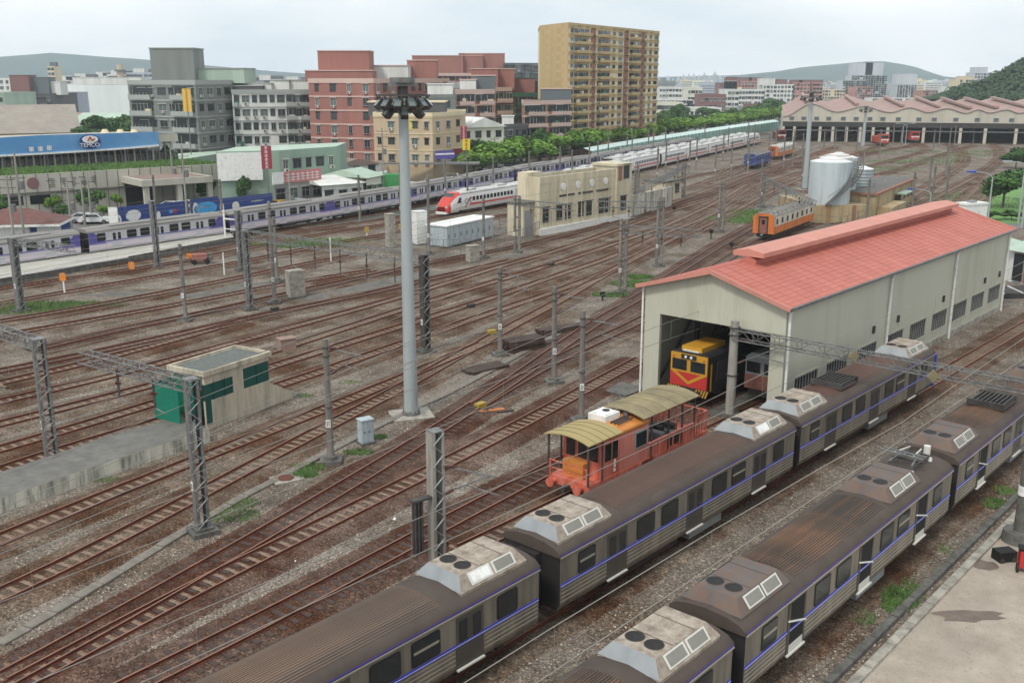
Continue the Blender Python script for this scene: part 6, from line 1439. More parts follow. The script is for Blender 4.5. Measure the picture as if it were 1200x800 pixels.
for i, (x0, x1, yb, yt, m, r_, l) in enumerate([(365, 398, 214, 190, B_mint, B_mintl, 'small upper house with a pale green flat roof behind the pink sign shop'), (392, 445, 222, 195, B_wht, B_rust, 'pale house with a rusty brown roof beside the corner building'), (378, 426, 240, 217, B_wht, B_wht, 'low workshop with a white sheet roof right of the pink sign'), (430, 448, 236, 208, B_cream, B_mintl, 'small pale house end with an orange sign, left of the green tarpaulin')]):
    building(l, [(x0, yb), (x1, yb - 4)], 9, yt, m, 1 if i > 1 else 2, [3], roofm=r_, gable=(1.2, 'x' if i != 1 else 'y'), name='house', cat='house', win=(1.5, 1.2))
P = G(458, 231); t = E('green_container', P, .2, 'bright green tarpaulin covered box standing on the street', 'container'); hh = HT(P, 204)
with part('cover') as b: b.box((-2.0, -1.2, .2), (2.0, 1.2, hh), mat('bright_green_tarp', '#3a8a4c', var=.12, bump=.5, bscale=2))
with part('base') as b: b.box((-1.8, -1, 0), (1.8, 1, .2), M_under)
# guard house
P = G(40, 286); t = E('guard_house', P, .15, 'small white guard house with a dark red hipped roof', 'guard house'); hh = HT(P, 262); hr = HT(P + Vector((0, 4, 0)), 242)
with part('walls') as b: b.box((-7, 0, 0), (2.6, 5, hh), M_white)
with part('roof') as b: b.add([(-8, -1, hh), (3.6, -1, hh), (3.6, 6, hh), (-8, 6, hh), (-4, 2.5, hr), (-1, 2.5, hr)], [(0, 1, 5, 4), (1, 2, 5), (2, 3, 4, 5), (3, 0, 4), (0, 3, 2, 1)], mat('dark_red_tile', '#6a4640', var=.2, wave=('Z', 3)))
with part('fascia') as b: b.box((-8.05, -1.05, hh - .3), (3.65, 6.05, hh), M_white)
# hoardings
M_hb = mat('royal_blue_hoarding', '#2f4380', rough=.4, var=.12, scale=.4); M_hl = mat('light_blue_print', '#3f9ad0', rough=.4)
def hoarding(p0, p1, yt, label, art, n=4):
    a, c = G(*p0), G(*p1); d = c - a; t = E('hoarding', a, math.atan2(d.y, d.x), label, 'hoarding', 'blue hoardings along the yard fence'); h = HT(a, yt); L_ = d.length
    for k in range(n): b = MB(); b.box((k * L_ / n, -.06, .3), ((k + 1) * L_ / n - .04, 0, h), M_hb); b.ob('panel', t)
    for k in range(n + 1): b = MB(); b.box((k * L_ / n - .06, .0, 0), (k * L_ / n + .06, .15, h), M_steel); b.ob('post', t)
    rs = random.Random(label); b = MB()
    for ax, az, rx, rz_, m in art:
        m_ = m; vs = [(ax * L_ + rx * math.cos(q), -.1, az * h + rz_ * math.sin(q)) for q in [math.tau * i / 14 for i in range(14)]]
        b.add(vs, [tuple(range(14))], m_)
    if art: b.ob('printed_picture', t)
    return t, h, L_
t1, h1, L1 = hoarding((38, 287), (84, 279), 262, 'blue hoarding with a coloured emblem and white line of characters by the guard house', [(.5, .65, .5, .4, M_hl), (.6, .66, .35, .35, M_lred)])
t = t1
for k in range(11):
    with part('print_character') as b: x = L1 * .3 + k * L1 * .05; b.box((x, -.12, h1 * .28), (x + L1 * .03, -.06, h1 * .36), M_white); b.box((x + .05, -.12, h1 * .25), (x + .12, -.06, h1 * .4), M_white)
hoarding((134, 273), (180, 266), 244, 'blue hoarding with a white framed emblem and a white bird shape', [(.05, .5, 1.0, .9, M_white), (.05, .5, .7, .6, M_navy), (.5, .6, 1.3, .8, M_white)])
hoarding((180, 266), (222, 260), 240, 'blue hoarding with a small white arch and coloured dots, third from the guard house', [(.15, .5, .35, .6, M_white), (.6, .6, .4, .3, M_lred), (.5, .6, .4, .3, M_hl)])
hoarding((225, 259), (257, 254), 234, 'blue hoarding with a big light blue speech bubble and a white figure', [(.5, .5, 2.4, 1.0, M_hl), (.15, .5, .6, 1.1, M_white), (.5, .6, 1.2, .15, M_white)])
hoarding((257, 254), (320, 246), 233, 'blue hoarding with white and cream cartoon-like shapes, nearest the mint green shop', [(.05, .5, .4, .8, M_white), (.3, .5, .7, .7, B_cream), (.7, .65, 1.4, .12, B_greyl)], 6)
for i, (a, c, l) in enumerate([((130, 276), (138, 275), 'plain white board standing left of the bird hoarding')]):
    hh = HT(G(*a), 243); t = E('white_board', G(*a), 0, l, 'board')
    with part('panel') as b: b.box((0, -.1, 0), (1.2, .1, hh), M_white)
# street
st = [G(x, y) for x, y in ((-100, 318), (0, 296), (120, 279), (262, 260), (383, 241), (550, 212), (700, 184), (912, 149), (905, 146), (700, 176), (600, 188), (550, 195), (450, 207), (380, 232), (262, 242), (130, 240), (0, 262), (-100, 280))]
sheet('street', st, .0, M_asph)
sheet('car_park', [G(x, y) for x, y in ((-100, 262), (262, 236), (262, 216), (-100, 232))], .005, M_asph)
# ------------------------------------------------------------------ cars
def car_mesh(col, suv):
    def f():
        b = MB(); L_, W = 4.4, .88; hz = 1.5 if not suv else 1.68
        pr = [(-2.2, .35), (2.2, .35), (2.2, .75), (1.95, .9), (1.05, .98), (.5, hz - .06), (-1.1, hz), (-1.95, 1.02), (-2.18, .9)]
        vs = [(x, -W, z) for x, z in pr] + [(x, W, z) for x, z in pr]; n = len(pr)
        for i in (5, 6): vs[i] = (vs[i][0], -W * .8, vs[i][2]); vs[i + n] = (vs[i + n][0], W * .8, vs[i + n][2])
        b.add(vs, [tuple(range(n)), tuple(range(2 * n - 1, n - 1, -1))] + [(k, k + n, (k + 1) % n + n, (k + 1) % n) for k in range(n)], col); return b.mesh('body')
    def g():
        b = MB(); hz = 1.44 if not suv else 1.6
        for s in (-1, 1): q = [(.85, s * .885, 1.0), (.42, s * .75, hz - .06), (-1.0, s * .75, hz), (-1.6, s * .885, 1.03)]; b.add(q, [(0, 1, 2, 3) if s > 0 else (3, 2, 1, 0)], M_glass)
        b.add([(1.06, -.78, 1.0), (1.06, .78, 1.0), (.54, .66, hz), (.54, -.66, hz)], [(0, 1, 2, 3)], M_glass); b.add([(-1.99, -.75, 1.05), (-1.99, .75, 1.05), (-1.2, .64, hz + .02), (-1.2, -.64, hz + .02)], [(3, 2, 1, 0)], M_glass)
        return b.mesh('glazing')
    return cached(('car', col.name, suv), f), cached(('carg', suv), g)
WH = MB().cyl((0, -.1, 0), (0, .1, 0), .32, M_black, n=16).cyl((0, -.11, 0), (0, .11, 0), .18, M_steel, n=10).mesh('wheel')
HL = MB().box((-.04, -.16, -.07), (.04, .16, .07), M_lens).mesh('headlight'); TL = MB().box((-.04, -.14, -.1), (.04, .14, .1), M_lred).mesh('tail_light')
CC = {k: mat('car_paint_' + k, v, rough=.25, var=.03, spec=.6) for k, v in dict(white='#d6d8d8', silver='#a9adae', grey='#6b6f71', dark='#2f3337', yellow='#cf9f22', blue='#3a5a8a').items()}
def car(x, y, rz, col, label, suv=False):
    P = G(x, y); t = E('parked_car', (P.x, P.y, .02), rz, label, 'car', 'cars along the street'); a, g = car_mesh(CC[col], suv); inst('body', a, t); inst('glazing', g, t)
    for sx in (-1.35, 1.35):
        for sy_ in (-.8, .8): inst('wheel', WH, t, (sx, sy_, .32))
    for s in (-.62, .62): inst('headlight', HL, t, (2.18, s, .72)); inst('tail_light', TL, t, (-2.18, s, .8))
aS = math.atan2((G(550, 222) - G(383, 255)).y, (G(550, 222) - G(383, 255)).x)
for c in ((101, 261, 0, 'silver', 'silver saloon parked left of the bird hoarding'), (112, 262, .2, 'white', 'white car just right of the silver saloon by the hoarding'), (6, 268, .5, 'grey', 'grey car at the left edge by the guard house'), (336, 248, aS, 'white', 'white car in front of the pink fascia shop'), (327, 245, aS + 1.2, 'yellow', 'yellow car behind the white car, below the crimson sign'), (352, 243, aS, 'silver', 'silver car parked close behind the white car'), (402, 236, aS, 'dark', 'dark saloon before the white roofed workshop', ), (436, 229, aS + 1, 'silver', 'silver car nose out, left of the green tarpaulin'), (203, 246, .1, 'white', 'white car behind the arch hoarding'), (215, 246, .1, 'silver', 'silver car behind the hoarding, second from the left there'), (228, 245, .2, 'white', 'white car with a roof line just over the speech bubble hoarding'), (156, 257, .1, 'grey', 'grey car behind the bird hoarding'), (482, 222, aS, 'white', 'white car half hidden by the floodlight mast'), (566, 206, aS, 'white', 'white van like car by the first street trees', True), (560, 200, aS, 'silver', 'silver car under the first street trees'), (590, 203, aS, 'white', 'white car behind the grey pole by the trees'), (470, 224, aS, 'blue', 'blue car right of the green tarpaulin'), (20, 262, .3, 'white', 'white car behind the grey car at the left edge')): car(*c)
def scooter(P, rz, label):
    t = E('scooter', (P.x, P.y, .02), rz, label, 'scooter', 'parked scooters')
    for nm, f in (('frame', lambda b: (b.box((-.5, -.12, .35), (.3, .12, .7), CC['dark']), b.box((-.6, -.14, .7), (.1, .14, .82), M_black), b.bar((.3, 0, .4), (.5, 0, 1.05), .1, CC['white']), b.bar((.45, -.3, 1.05), (.45, .3, 1.05), .05, M_black))), ('wheel', lambda b: b.cyl((.6, -.05, .25), (.6, .05, .25), .25, M_black, n=12)), ('wheel', lambda b: b.cyl((-.5, -.05, .25), (-.5, .05, .25), .25, M_black, n=12))):
        b = MB(); f(b); b.ob(nm, t)
for k in range(10): scooter(G(462 + k * 3.2, 225 - k * .5), aS + 1.5 + R.uniform(-.2, .2), 'scooter in the parked row between the green tarpaulin and the corner shop')
for k in range(5): scooter(G(500 + k * 4, 215 - k * .5), aS + 1.4, 'scooter in the short row under the corner shop awning')
# utility poles with crossarms
def upole(x, y, tp, label):
    P = G(x, y); h = HT(P, tp); t = E('utility_pole', P, .2, label, 'utility pole', None)
    with_ = MB(); with_.cyl((0, 0, 0), (0, 0, h), .17, M_polel, .11, n=10); with_.ob('shaft', t)
    for z in (h - .6, h - 1.6, h - 3.2):
        b = MB(); b.bar((-.9, 0, z), (.9, 0, z), .08, M_steeld); b.ob('crossarm', t)
        for x_ in (-.8, 0, .8): b = MB(); b.cyl((x_, 0, z), (x_, 0, z + .18), .04, M_steel, n=6); b.ob('insulator', t)
    b = MB(); b.cyl((.4, 0, h - 4.6), (.4, 0, h - 3.6), .3, M_steel, n=10); b.ob('transformer', t)
for u in ((30, 290, 178, 'utility pole rising in front of the guard house, taller of two'), (18, 292, 205, 'utility pole with lamps left of the guard house'), (220, 262, 170, 'utility pole behind the speech bubble hoarding'), (450, 232, 150, 'utility pole left of the green tarpaulin'), (530, 208, 145, 'utility pole before the corner shop boards'), (341, 250, 202, 'twin looking utility pole in front of the pink fascia sign'), (84, 268, 208, 'tall pole beside the first hoarding'), (580, 200, 160, 'utility pole at the start of the street trees'), (100, 264, 210, 'flagpole like pole before the works wall'), (108, 262, 208, 'second flagpole like pole before the works wall'), (205, 240, 172, 'pole behind the works porch'), (700, 178, 140, 'utility pole between trees and ochre tower')): upole(*u)

# ------------------------------------------------------------------ beige yard building
BA, BB = G(632, 276), G(737, 256.5); dBB = (BB - BA); LBB = dBB.length; rzb = math.atan2(dBB.y, dBB.x); hB1 = HT(BA, 216); hB2 = HT(BB, 193)
t = E('yard_office', BA, rzb, 'beige two storey yard office with four white round discs and a higher right end', 'office building'); DB = 3.8
with part('walls') as b: b.box((0, 0, 0), (LBB * .82, DB, hB1), M_cream)
with part('tower') as b: b.box((LBB * .82, -.3, 0), (LBB, DB + .3, hB2), M_cream)
with part('roof') as b: b.box((.3, .3, hB1), (LBB * .82, DB - .3, hB1 + .05), M_concd)
for a_, c_ in (((0, -.05), (LBB * .82, .25)), ((0, DB - .25), (LBB * .82, DB)), ((0, .25), (.25, DB - .25))):
    with part('parapet') as b: b.box((*a_, hB1), (*c_, hB1 + .9), M_cream)
with part('parapet') as b: b.box((LBB * .81, -.45, hB2), (LBB + .15, DB + .45, hB2 + .35), M_cream)
with part('white_plinth') as b: b.box((-.04, -.36, 0), (LBB + .04, -.0, .9), M_white)
for k in range(4):
    with part('round_disc') as b: x = LBB * (.24 + k * .155); b.cyl((x, -.1, hB1 - .7), (x, -.02, hB1 - .7), .52, M_white, n=20)
bw = town_win(1.15, 1.9, 0)
for f in (.06, .2, .29, .43, .52, .66, .73): inst('window', bw, t, (LBB * f, -.01, 1.7))
for k in range(3):
    with part('slot') as b: b.box((LBB * (.2 + k * .2), -.05, hB1 - 2.1), (LBB * (.36 + k * .2), -.01, hB1 - 1.8), M_louv)
for z, f in ((1.7, .9), (hB1 - .6, .93)): inst('window', town_win(1.3, 1.9, 2), t, (LBB * f, -.32, z))
with part('loggia') as b: b.box((LBB * .835, -.34, hB1 - .9), (LBB * .88, -.31, hB1 + 1.2), B_brn)
for k in range(5):
    with part('pilaster') as b: x = LBB * (.12 + k * .155); b.box((x, -.12, .9), (x + .18, 0, hB1), M_cream)
with part('side_wing') as b: b.box((-2.2, 1.0, 0), (0, DB, hB1 * .62), M_cream); b.box((-2.4, .8, hB1 * .62), (0, DB, hB1 * .62 + .25), M_concd)
with part('roller_shutter') as b: b.box((-2.0, .92, .1), (-.3, 1.0, hB1 * .5), M_grey)
with part('side_block') as b: b.box((.1, 2, hB1 * .62), (3, DB + .1, hB1 + 1.4), M_cream)
# grey rendered low block and small hut to the right of it
P = G(738, 258); d_ = (G(775, 248) - P); t = E('boundary_wall', P + Vector((.5, 3, 0)), math.atan2(d_.y, d_.x), 'long stained grey wall right of the beige office', 'wall')
with part('wall') as b: b.box((0, 0, 0), (d_.length + 4, .4, HT(P, 232)), M_whitewall)
P = G(779, 237); t = E('small_hut', P, rzb, 'small beige hut with one window right of the grey wall', 'hut'); hh = HT(P, 214)
with part('walls') as b: b.box((0, 0, 0), (5.5, 4, hh), M_cream)
with part('roof') as b: b.box((-.3, -.3, hh), (5.8, 4.3, hh + .25), M_concd)
inst('window', town_win(1.2, 1.4, 0), t, (3.9, -.01, 1.4)); 
with part('door') as b: b.box((.8, -.04, 0), (2.4, 0, 2.4), M_louv)
# ------------------------------------------------------------------ fuel tanks and oil house
M_tank = mat('pale_blue_grey_tank', '#b6bfc1', rough=.5, var=.07, scale=.15, hx2='#8f9ca1', amt=.35, streak=True)
M_tankt = mat('white_tank_top', '#d3d6d4', rough=.6, var=.08, scale=.3)
def tank(P, r, h, label):
    t = E('fuel_tank', P, 0, label, 'storage tank', None); b = MB(); b.cyl((0, 0, 0), (0, 0, h), r, M_tank, n=40); b.ob('shell', t)
    b = MB(); b.cyl((0, 0, h), (0, 0, h + .8), r, M_tankt, .3, n=40); b.ob('top', t)
    st_ = MB(); rl = MB()
    for k in range(26):
        a = -1.9 + k * .075; z = k * (h / 26)
        st_.box((-.3, -.45, -.04), (.3, .45, .04), M_steel, T(math.cos(a) * (r + .45), math.sin(a) * (r + .45), z + .2) @ RZ(a + math.pi / 2))
        if k: a0 = a - .075; rl.bar((math.cos(a0) * (r + .9), math.sin(a0) * (r + .9), z - h / 26 + 1.2), (math.cos(a) * (r + .9), math.sin(a) * (r + .9), z + 1.2), .07, M_steel)
        if k: rl.bar((math.cos(a0) * (r + .9), math.sin(a0) * (r + .9), z - h / 26 + .1), (math.cos(a) * (r + .9), math.sin(a) * (r + .9), z + .1), .14, M_steel)
    st_.ob('stair_tread', t, kind='stuff'); rl.ob('stair_rail', t, kind='stuff')
    for z in (.5, 1.0): 
        b = MB()
        for k in range(30): a, c = k * math.tau / 30, (k + 1) * math.tau / 30; b.bar((math.cos(a) * r, math.sin(a) * r, h + z), (math.cos(c) * r, math.sin(c) * r, h + z), .05, B_brn)
        b.ob('top_railing', t)
    for k in (1, 2, 3): b = MB(); b.cyl((0, 0, h * k / 4), (0, 0, h * k / 4 + .06), r + .02, M_tank, n=40); b.ob('shell_ring', t)
    return t
M_base = mat('ochre_stained_base', '#a69878', var=.15, scale=.3, hx2='#8a6a45', amt=.4, sharp=.1, streak=True)
PT0 = G(953, 262); s0_ = 1180 / (PT0 - Vector((0, 0, H))).dot(_f); hbase = HT(PT0, 241); wT = 52 / s0_
t = E('tank_plinth', PT0, .12, 'ochre stained rendered plinth under the two pale fuel tanks', 'plinth')
with part('wall') as b: b.box((0, 0, 0), (wT * 1.25, 14, hbase), M_base)
for k in range(5):
    with part('pier') as b: b.box((k * wT * .3, -.15, 0), (k * wT * .3 + .5, 0, hbase), B_brn if k == 3 else M_base)
rT = 24 / s0_; PC1 = PT0 + Vector((rT * 1.02, rT + .6, 0)); hT1 = HT(PC1, 189) 
PC1z = Vector((PC1.x, PC1.y, hbase)); o1 = tank(PC1z, rT, HT(PC1 + Vector((0, -rT, 0)), 191) - hbase, 'nearer pale fuel tank with a curved outside stair')
PC2 = PC1 + Vector((rT * .95, rT * 1.9, 0)); tank(Vector((PC2.x, PC2.y, hbase)), rT * .95, HT(PC2 + Vector((0, -rT, 0)), 186) - hbase, 'farther pale fuel tank half hidden behind the nearer one')
P = G(1012, 259); P2_ = G(1060, 236); d_ = P2_ - P; t = E('oil_house', P + Vector((1.5, 0, 0)), math.atan2(d_.y, d_.x), 'tan oil store building with a brown roof and green awning right of the tanks', 'store building'); hh = HT(P2_, 210); LO = d_.length
with part('walls') as b: b.box((0, 0, 0), (LO, 6, hh), M_base)
with part('roof') as b: b.box((-.3, -.3, hh), (LO + .3, 6.3, hh + .3), B_brn); b.box((0, .2, hh + .3), (LO, 5.8, hh + .34), M_concd)
with part('awning') as b: b.box((LO * .45, -1.8, hh * .72), (LO * .65, 0, hh * .76), B_mint)
with part('door') as b: b.box((LO * .46, -.06, 0), (LO * .62, 0, hh * .6), M_black)
with part('lean_to') as b: b.box((LO * .05, -2.2, 0), (LO * .4, 0, hh * .5), M_base)
for k in range(3):
    with part('window') as b: b.box((LO * (.7 + k * .1), -.05, hh * .35), (LO * (.76 + k * .1), 0, hh * .62), M_glass)
P = P + d_ * .3 + Vector((-1.5, 4, 0)); t = E('water_tank', (P.x, P.y, hh + .34), 0, 'ribbed pale round water tank on the oil store roof', 'water tank')
with part('drum') as b: b.cyl((0, 0, 0), (0, 0, 2.6), 1.7, M_tank, n=20)
for k in range(5):
    with part('rib') as b: b.cyl((0, 0, .3 + k * .5), (0, 0, .4 + k * .5), 1.76, M_steel, n=20)
with part('cone') as b: b.cyl((0, 0, 2.6), (0, 0, 3.1), 1.7, M_tankt, .2, n=20)
railing([G(950, 266), G(985, 270), G(1030, 254)], 1.8, 'thin railing in front of the fuel tank plinth', step=2.5)
# ------------------------------------------------------------------ the long depot
DA, DBt = G(916, 165.5), G(1345, 171.5); dD = DBt - DA; LD = dD.length; rzd = math.atan2(dD.y, dD.x); dDn = dD.normalized(); nD = Vector((dDn.y, -dDn.x, 0))
def dx(px):
    a, b_ = -50.0, LD + 50
    for _ in range(40):
        m = (a + b_) / 2; p = DA + dDn * m - Vector((0, 0, H))
        if 600 + F * p.x / p.dot(_f) < px: a = m
        else: b_ = m
    return a
M_dep = mat('depot_fascia', '#b9b5a6', rough=.7, var=.07, scale=.08, hx2='#a5a192', amt=.35, streak=True)
M_depr = mat('depot_red_roof', '#9a8780', rough=.8, var=.1, scale=.1, hx2='#9c786d', amt=.45)
t = E('train_depot', DA, rzd, 'very long train depot with a scalloped cream fascia, red roofs and many open bays', 'depot')
EV = [(916, 137, 0), (948, 122, 1), (978, 131.5, 0), (1008, 125, 1), (1040, 132, 0), (1062, 126.5, 1), (1084, 132, 0), (1105, 127.5, 1), (1128, 133, 0), (1142, 129, 1), (1155, 132.5, 0), (1174, 129, 1), (1190, 133, 0), (1212, 128.5, 1), (1236, 134, 0), (1262, 129, 1), (1290, 134.5, 0), (1318, 129, 1), (1344, 135, 0)]
ev = [(dx(x), HT(DA + dDn * dx(x), y)) for x, y, _ in EV]; zlow = HT(DA + dDn * 60, 144.5); zdk = HT(DA + dDn * 60, 150.5)
top = []
for (x0, z0), (x1, z1) in zip(ev, ev[1:]):
    for k in range(6): f = k / 6; top.append((x0 + (x1 - x0) * f, z0 + (z1 - z0) * (.5 - .5 * math.cos(math.pi * f))))
top.append(ev[-1]); DD = 75.0
for i in range(0, len(ev) - 2, 2):
    seg = [p for p in top if ev[i][0] - .01 <= p[0] <= ev[i + 2][0] + .01]
    b = MB()
    for (x0, z0), (x1, z1) in zip(seg, seg[1:]): b.add([(x0, 0, zlow), (x1, 0, zlow), (x1, 0, z1), (x0, 0, z0), (x0, .3, zlow), (x1, .3, zlow), (x1, .3, z1), (x0, .3, z0)], [(0, 1, 2, 3), (5, 4, 7, 6), (3, 2, 6, 7)], M_dep)
    b.ob('fascia', t)
    b = MB(); skew = 0
    for (x0, z0), (x1, z1) in zip(seg, seg[1:]): b.add([(x0, -.4, z0 + .1), (x1, -.4, z1 + .1), (x1 + skew, DD, z1 + 2.2), (x0 + skew, DD, z0 + 2.2)], [(0, 1, 2, 3)], M_depr, smooth=True)
    b.ob('roof', t)
    xm, zm = ev[i + 1]; b = MB(); b.bar((xm - 1.5, 6, zm + .7), (xm - 1.5 + skew * .85, DD * .9, zm + 2.7), 1.3, M_depr, .7); b.ob('ridge_vent', t)
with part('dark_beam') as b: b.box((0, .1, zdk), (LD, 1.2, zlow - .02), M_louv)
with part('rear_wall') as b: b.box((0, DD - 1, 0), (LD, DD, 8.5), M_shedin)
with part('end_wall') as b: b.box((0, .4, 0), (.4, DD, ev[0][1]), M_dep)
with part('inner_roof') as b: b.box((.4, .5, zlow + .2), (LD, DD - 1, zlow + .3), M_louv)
cm = MB().box((-.45, -.2, 0), (.45, .6, zdk), M_dep).mesh('column'); 
for x in (917, 930, 960, 975, 991, 1007, 1022, 1039, 1081, 1124, 1153, 1189, 1225, 1262, 1300): inst('column', cm, t, (dx(x), -.1, 0))
wv = MB().box((-.75, -.12, 0), (.75, 0, 1.1), B_slate).box((-.75, -.3, 1.1), (.75, 0, 1.2), B_greyl).mesh('fascia_window')
for x in (926, 940, 955, 969, 986, 1001, 1017, 1032, 1050, 1074, 1092, 1117, 1142, 1164, 1182, 1210, 1240): inst('fascia_window', wv, t, (dx(x), -.02, zlow + .5))
with part('rail_beam') as b: b.box((0, -.3, zdk - 1.3), (LD, .0, zdk - 1.0), M_steel)
for k in range(11):
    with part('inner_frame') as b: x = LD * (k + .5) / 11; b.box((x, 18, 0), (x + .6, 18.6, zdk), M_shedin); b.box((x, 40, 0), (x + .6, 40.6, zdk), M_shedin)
# lamps posts with two heads in front of the depot, street lamps at the right
def street_lamp(x, y, tp, dirx, label, col=None):
    P = G(x, y); h = HT(P, tp); t = E('street_lamp', P, 0, label, 'street lamp'); b = MB(); b.cyl((0, 0, 0), (0, 0, h - .8), .14, M_mast, .09, n=10); b.ob('pole', t)
    b = MB(); fig(b, M_mast, [(0, 0, h - .8), (dirx * .5, 0, h - .25), (dirx * 1.6, 0, h), (dirx * 2.8, 0, h + .1)], .12); b.ob('arm', t); b = MB(); b.box((min(dirx * 2.6, dirx * 3.8), -.2, h), (max(dirx * 2.6, dirx * 3.8), .2, h + .22), col or M_mast); b.ob('lamp_head', t)
for a in ((1057, 168, 145, 1, 'left one of two pale double lamp poles before the depot'), (1061, 168, 145, -1, 'right one of two pale double lamp poles before the depot'), (1089, 248, 222, -1, 'curved street lamp with a blue head behind the shed ridge', M_bluep), (1157, 262, 202, -1, 'tall pale street lamp on the lawn left of the bushes', M_bluep), (1193, 262, 172, 1, 'tall pale lamp pole right of the bushes'), (1197, 268, 190, -1, 'pale lamp pole at the right edge beyond the green roof')): street_lamp(*a)
# white machine and green roof house at the right edge
P = G(1130, 262); t = E('white_machine', P, .4, 'white roofed machine parked behind the shed far gable', 'machine')
with part('roof') as b: b.box((0, 0, 2.6), (4.5, 2.2, 2.9), M_white); b.box((1.5, .5, 2.9), (2.6, 1.4, 3.2), M_grey)
with part('body') as b: b.box((.1, .1, .5), (4.4, 2.1, 2.6), M_white)
for x in (.8, 3.6):
    with part('wheel') as b: b.cyl((x, -.05, .4), (x, .2, .4), .4, M_black, n=12)
tt, o, P, h = building('pale mint gabled house at the right edge beyond the shed', [(1183, 330), (1275, 350)], 16, 292, B_wht, 1, [0], roofm=B_mintl, gable=(2.4, 'x'), name='house', cat='house', parapet=0)
facing(tt, [(1186, 331), (1197, 333)], .3, h - .3, M_glass, 'glass_door', .1); facing(tt, [(1199, 334), (1230, 341)], .2, h - .2, B_brn, 'brown_door', .1)
t = E('access_ramp', G(1176, 350), .1, 'dark ramp with pale rails beside the far end of the shed', 'ramp')
with part('deck') as b: b.box((0, 0, 0), (8, 3.4, .5), M_louv)
for k in range(5):
    with part('rail') as b: b.bar((k * 1.9, 0, .5), (k * 1.9 + .4, 3.2, .55), .12, M_white)
# ------------------------------------------------------------------ teal noise barrier along the far line
M_teal = mat('pale_teal_panel', '#8fb5ab', rough=.5, var=.08, scale=.3, hx2='#7ba398', amt=.35); M_teall = mat('teal_cap', '#bcd0ca', rough=.5, var=.05)
bp_ = smooth_line([G(x, y) for x, y in ((693, 193), (740, 183), (800, 171.5), (860, 160.5), (914, 151.5))], 4.0); t = E('noise_barrier', (0, 0, 0), 0, 'long pale teal panelled barrier between the trees and the white trains', 'noise barrier')
for i in range(len(bp_) - 1):
    a, c = bp_[i], bp_[i + 1]; d = (c - a).normalized(); b = MB(); hb_ = 3.3
    b.bar(a + Vector((0, 0, hb_ / 2)), a + d * 3.9 + Vector((0, 0, hb_ / 2)), .15, M_teal, hb_); n = Vector((-d.y, d.x, 0)); b.add([tuple(a + Vector((0, 0, hb_))), tuple(a + d * 3.9 + Vector((0, 0, hb_))), tuple(a + d * 3.9 + n * 2.2 + Vector((0, 0, hb_ + .7))), tuple(a + n * 2.2 + Vector((0, 0, hb_ + .7)))], [(0, 1, 2, 3)], M_teall); b.ob('barrier_panel', t)
    b = MB(); b.box((a.x - .1, a.y - .2, 0), (a.x + .1, a.y - .08, hb_ + .1), M_steel); b.ob('post', t)
# ------------------------------------------------------------------ trees
def leaf_mat(n, h1, h2):
    m = mat(n, h1, rough=.85, var=.4, scale=.9, hx2=h2, amt=.5, sharp=.08, spec=.2); return m
M_leaf = [leaf_mat('street_tree_leaf', '#56792f', '#7a9a45'), leaf_mat('dark_leaf', '#38552e', '#4f6e3c'), leaf_mat('hill_leaf', '#2b4228', '#3b5433')]
M_bark = mat('bark', '#5b5044', var=.3)
def crown_mesh(seed, r, hz, n, leaf, m, lobes=9):
    rs = random.Random(seed); L_ = []
    for k in range(lobes):
        a = rs.uniform(0, math.tau); q = rs.uniform(.15, .62) * r; L_.append((math.cos(a) * q, math.sin(a) * q, rs.uniform(-.35, .45) * hz, rs.uniform(.34, .55) * r))
    b = MB(); vs = []; fs = []
    for i in range(n):
        lx, ly, lz, lr = rs.choice(L_); u = Vector((rs.gauss(0, 1), rs.gauss(0, 1), rs.gauss(0, 1))).normalized(); f = lr * (rs.random() ** .35)
        c = Vector((lx + u.x * f, ly + u.y * f, lz + u.z * f * .8)); d = (u + Vector((rs.gauss(0, .6), rs.gauss(0, .6), rs.gauss(.3, .6)))).normalized(); a = d.cross(Vector((.3, .5, .8))).normalized(); e = d.cross(a); s = leaf * rs.uniform(.6, 1.4)
        k = len(vs); vs += [c + a * s, c + e * s * .7, c - a * s, c - e * s * .7 + d * s * .3]; fs.append((k, k + 1, k + 2, k + 3))
    b.add(vs, fs, m); return b.mesh('crown')
def trunk_mesh(h, r):
    b = MB(); b.cyl((0, 0, 0), (0, 0, h), r, M_bark, r * .6, n=8)
    for k in range(5): a = k * 1.3; b.cyl((0, 0, h * .75), (math.cos(a) * h * .35, math.sin(a) * h * .35, h * 1.25), r * .4, M_bark, r * .15, n=6)
    return b.mesh('trunk')
CR = [crown_mesh(s, 1, .8, 2200, .085, M_leaf[0]) for s in range(4)]; CRD = [crown_mesh(10 + s, 1, .9, 2200, .085, M_leaf[1]) for s in range(3)]
TK = trunk_mesh(1, .07)
def tree(P, w_, h, label, dark=False, group=None, name='tree', cat='tree', z=0):
    t = E(name, (P.x, P.y, z), R.uniform(0, 6), label, cat, group); th = h * .35
    inst('trunk', TK, t, sc=(h * .5,) * 2 + (th * 1.2,)); inst('crown', R.choice(CRD if dark else CR), t, (0, 0, h * .6), (0, 0, R.uniform(0, 6)), (w_ / 2, w_ / 2, h * .5)); return t
tl = smooth_line([G(x, y) for x, y in ((552, 210), (600, 199), (640, 191), (700, 180), (760, 168.5), (820, 158), (880, 148), (925, 141))], 8.5)
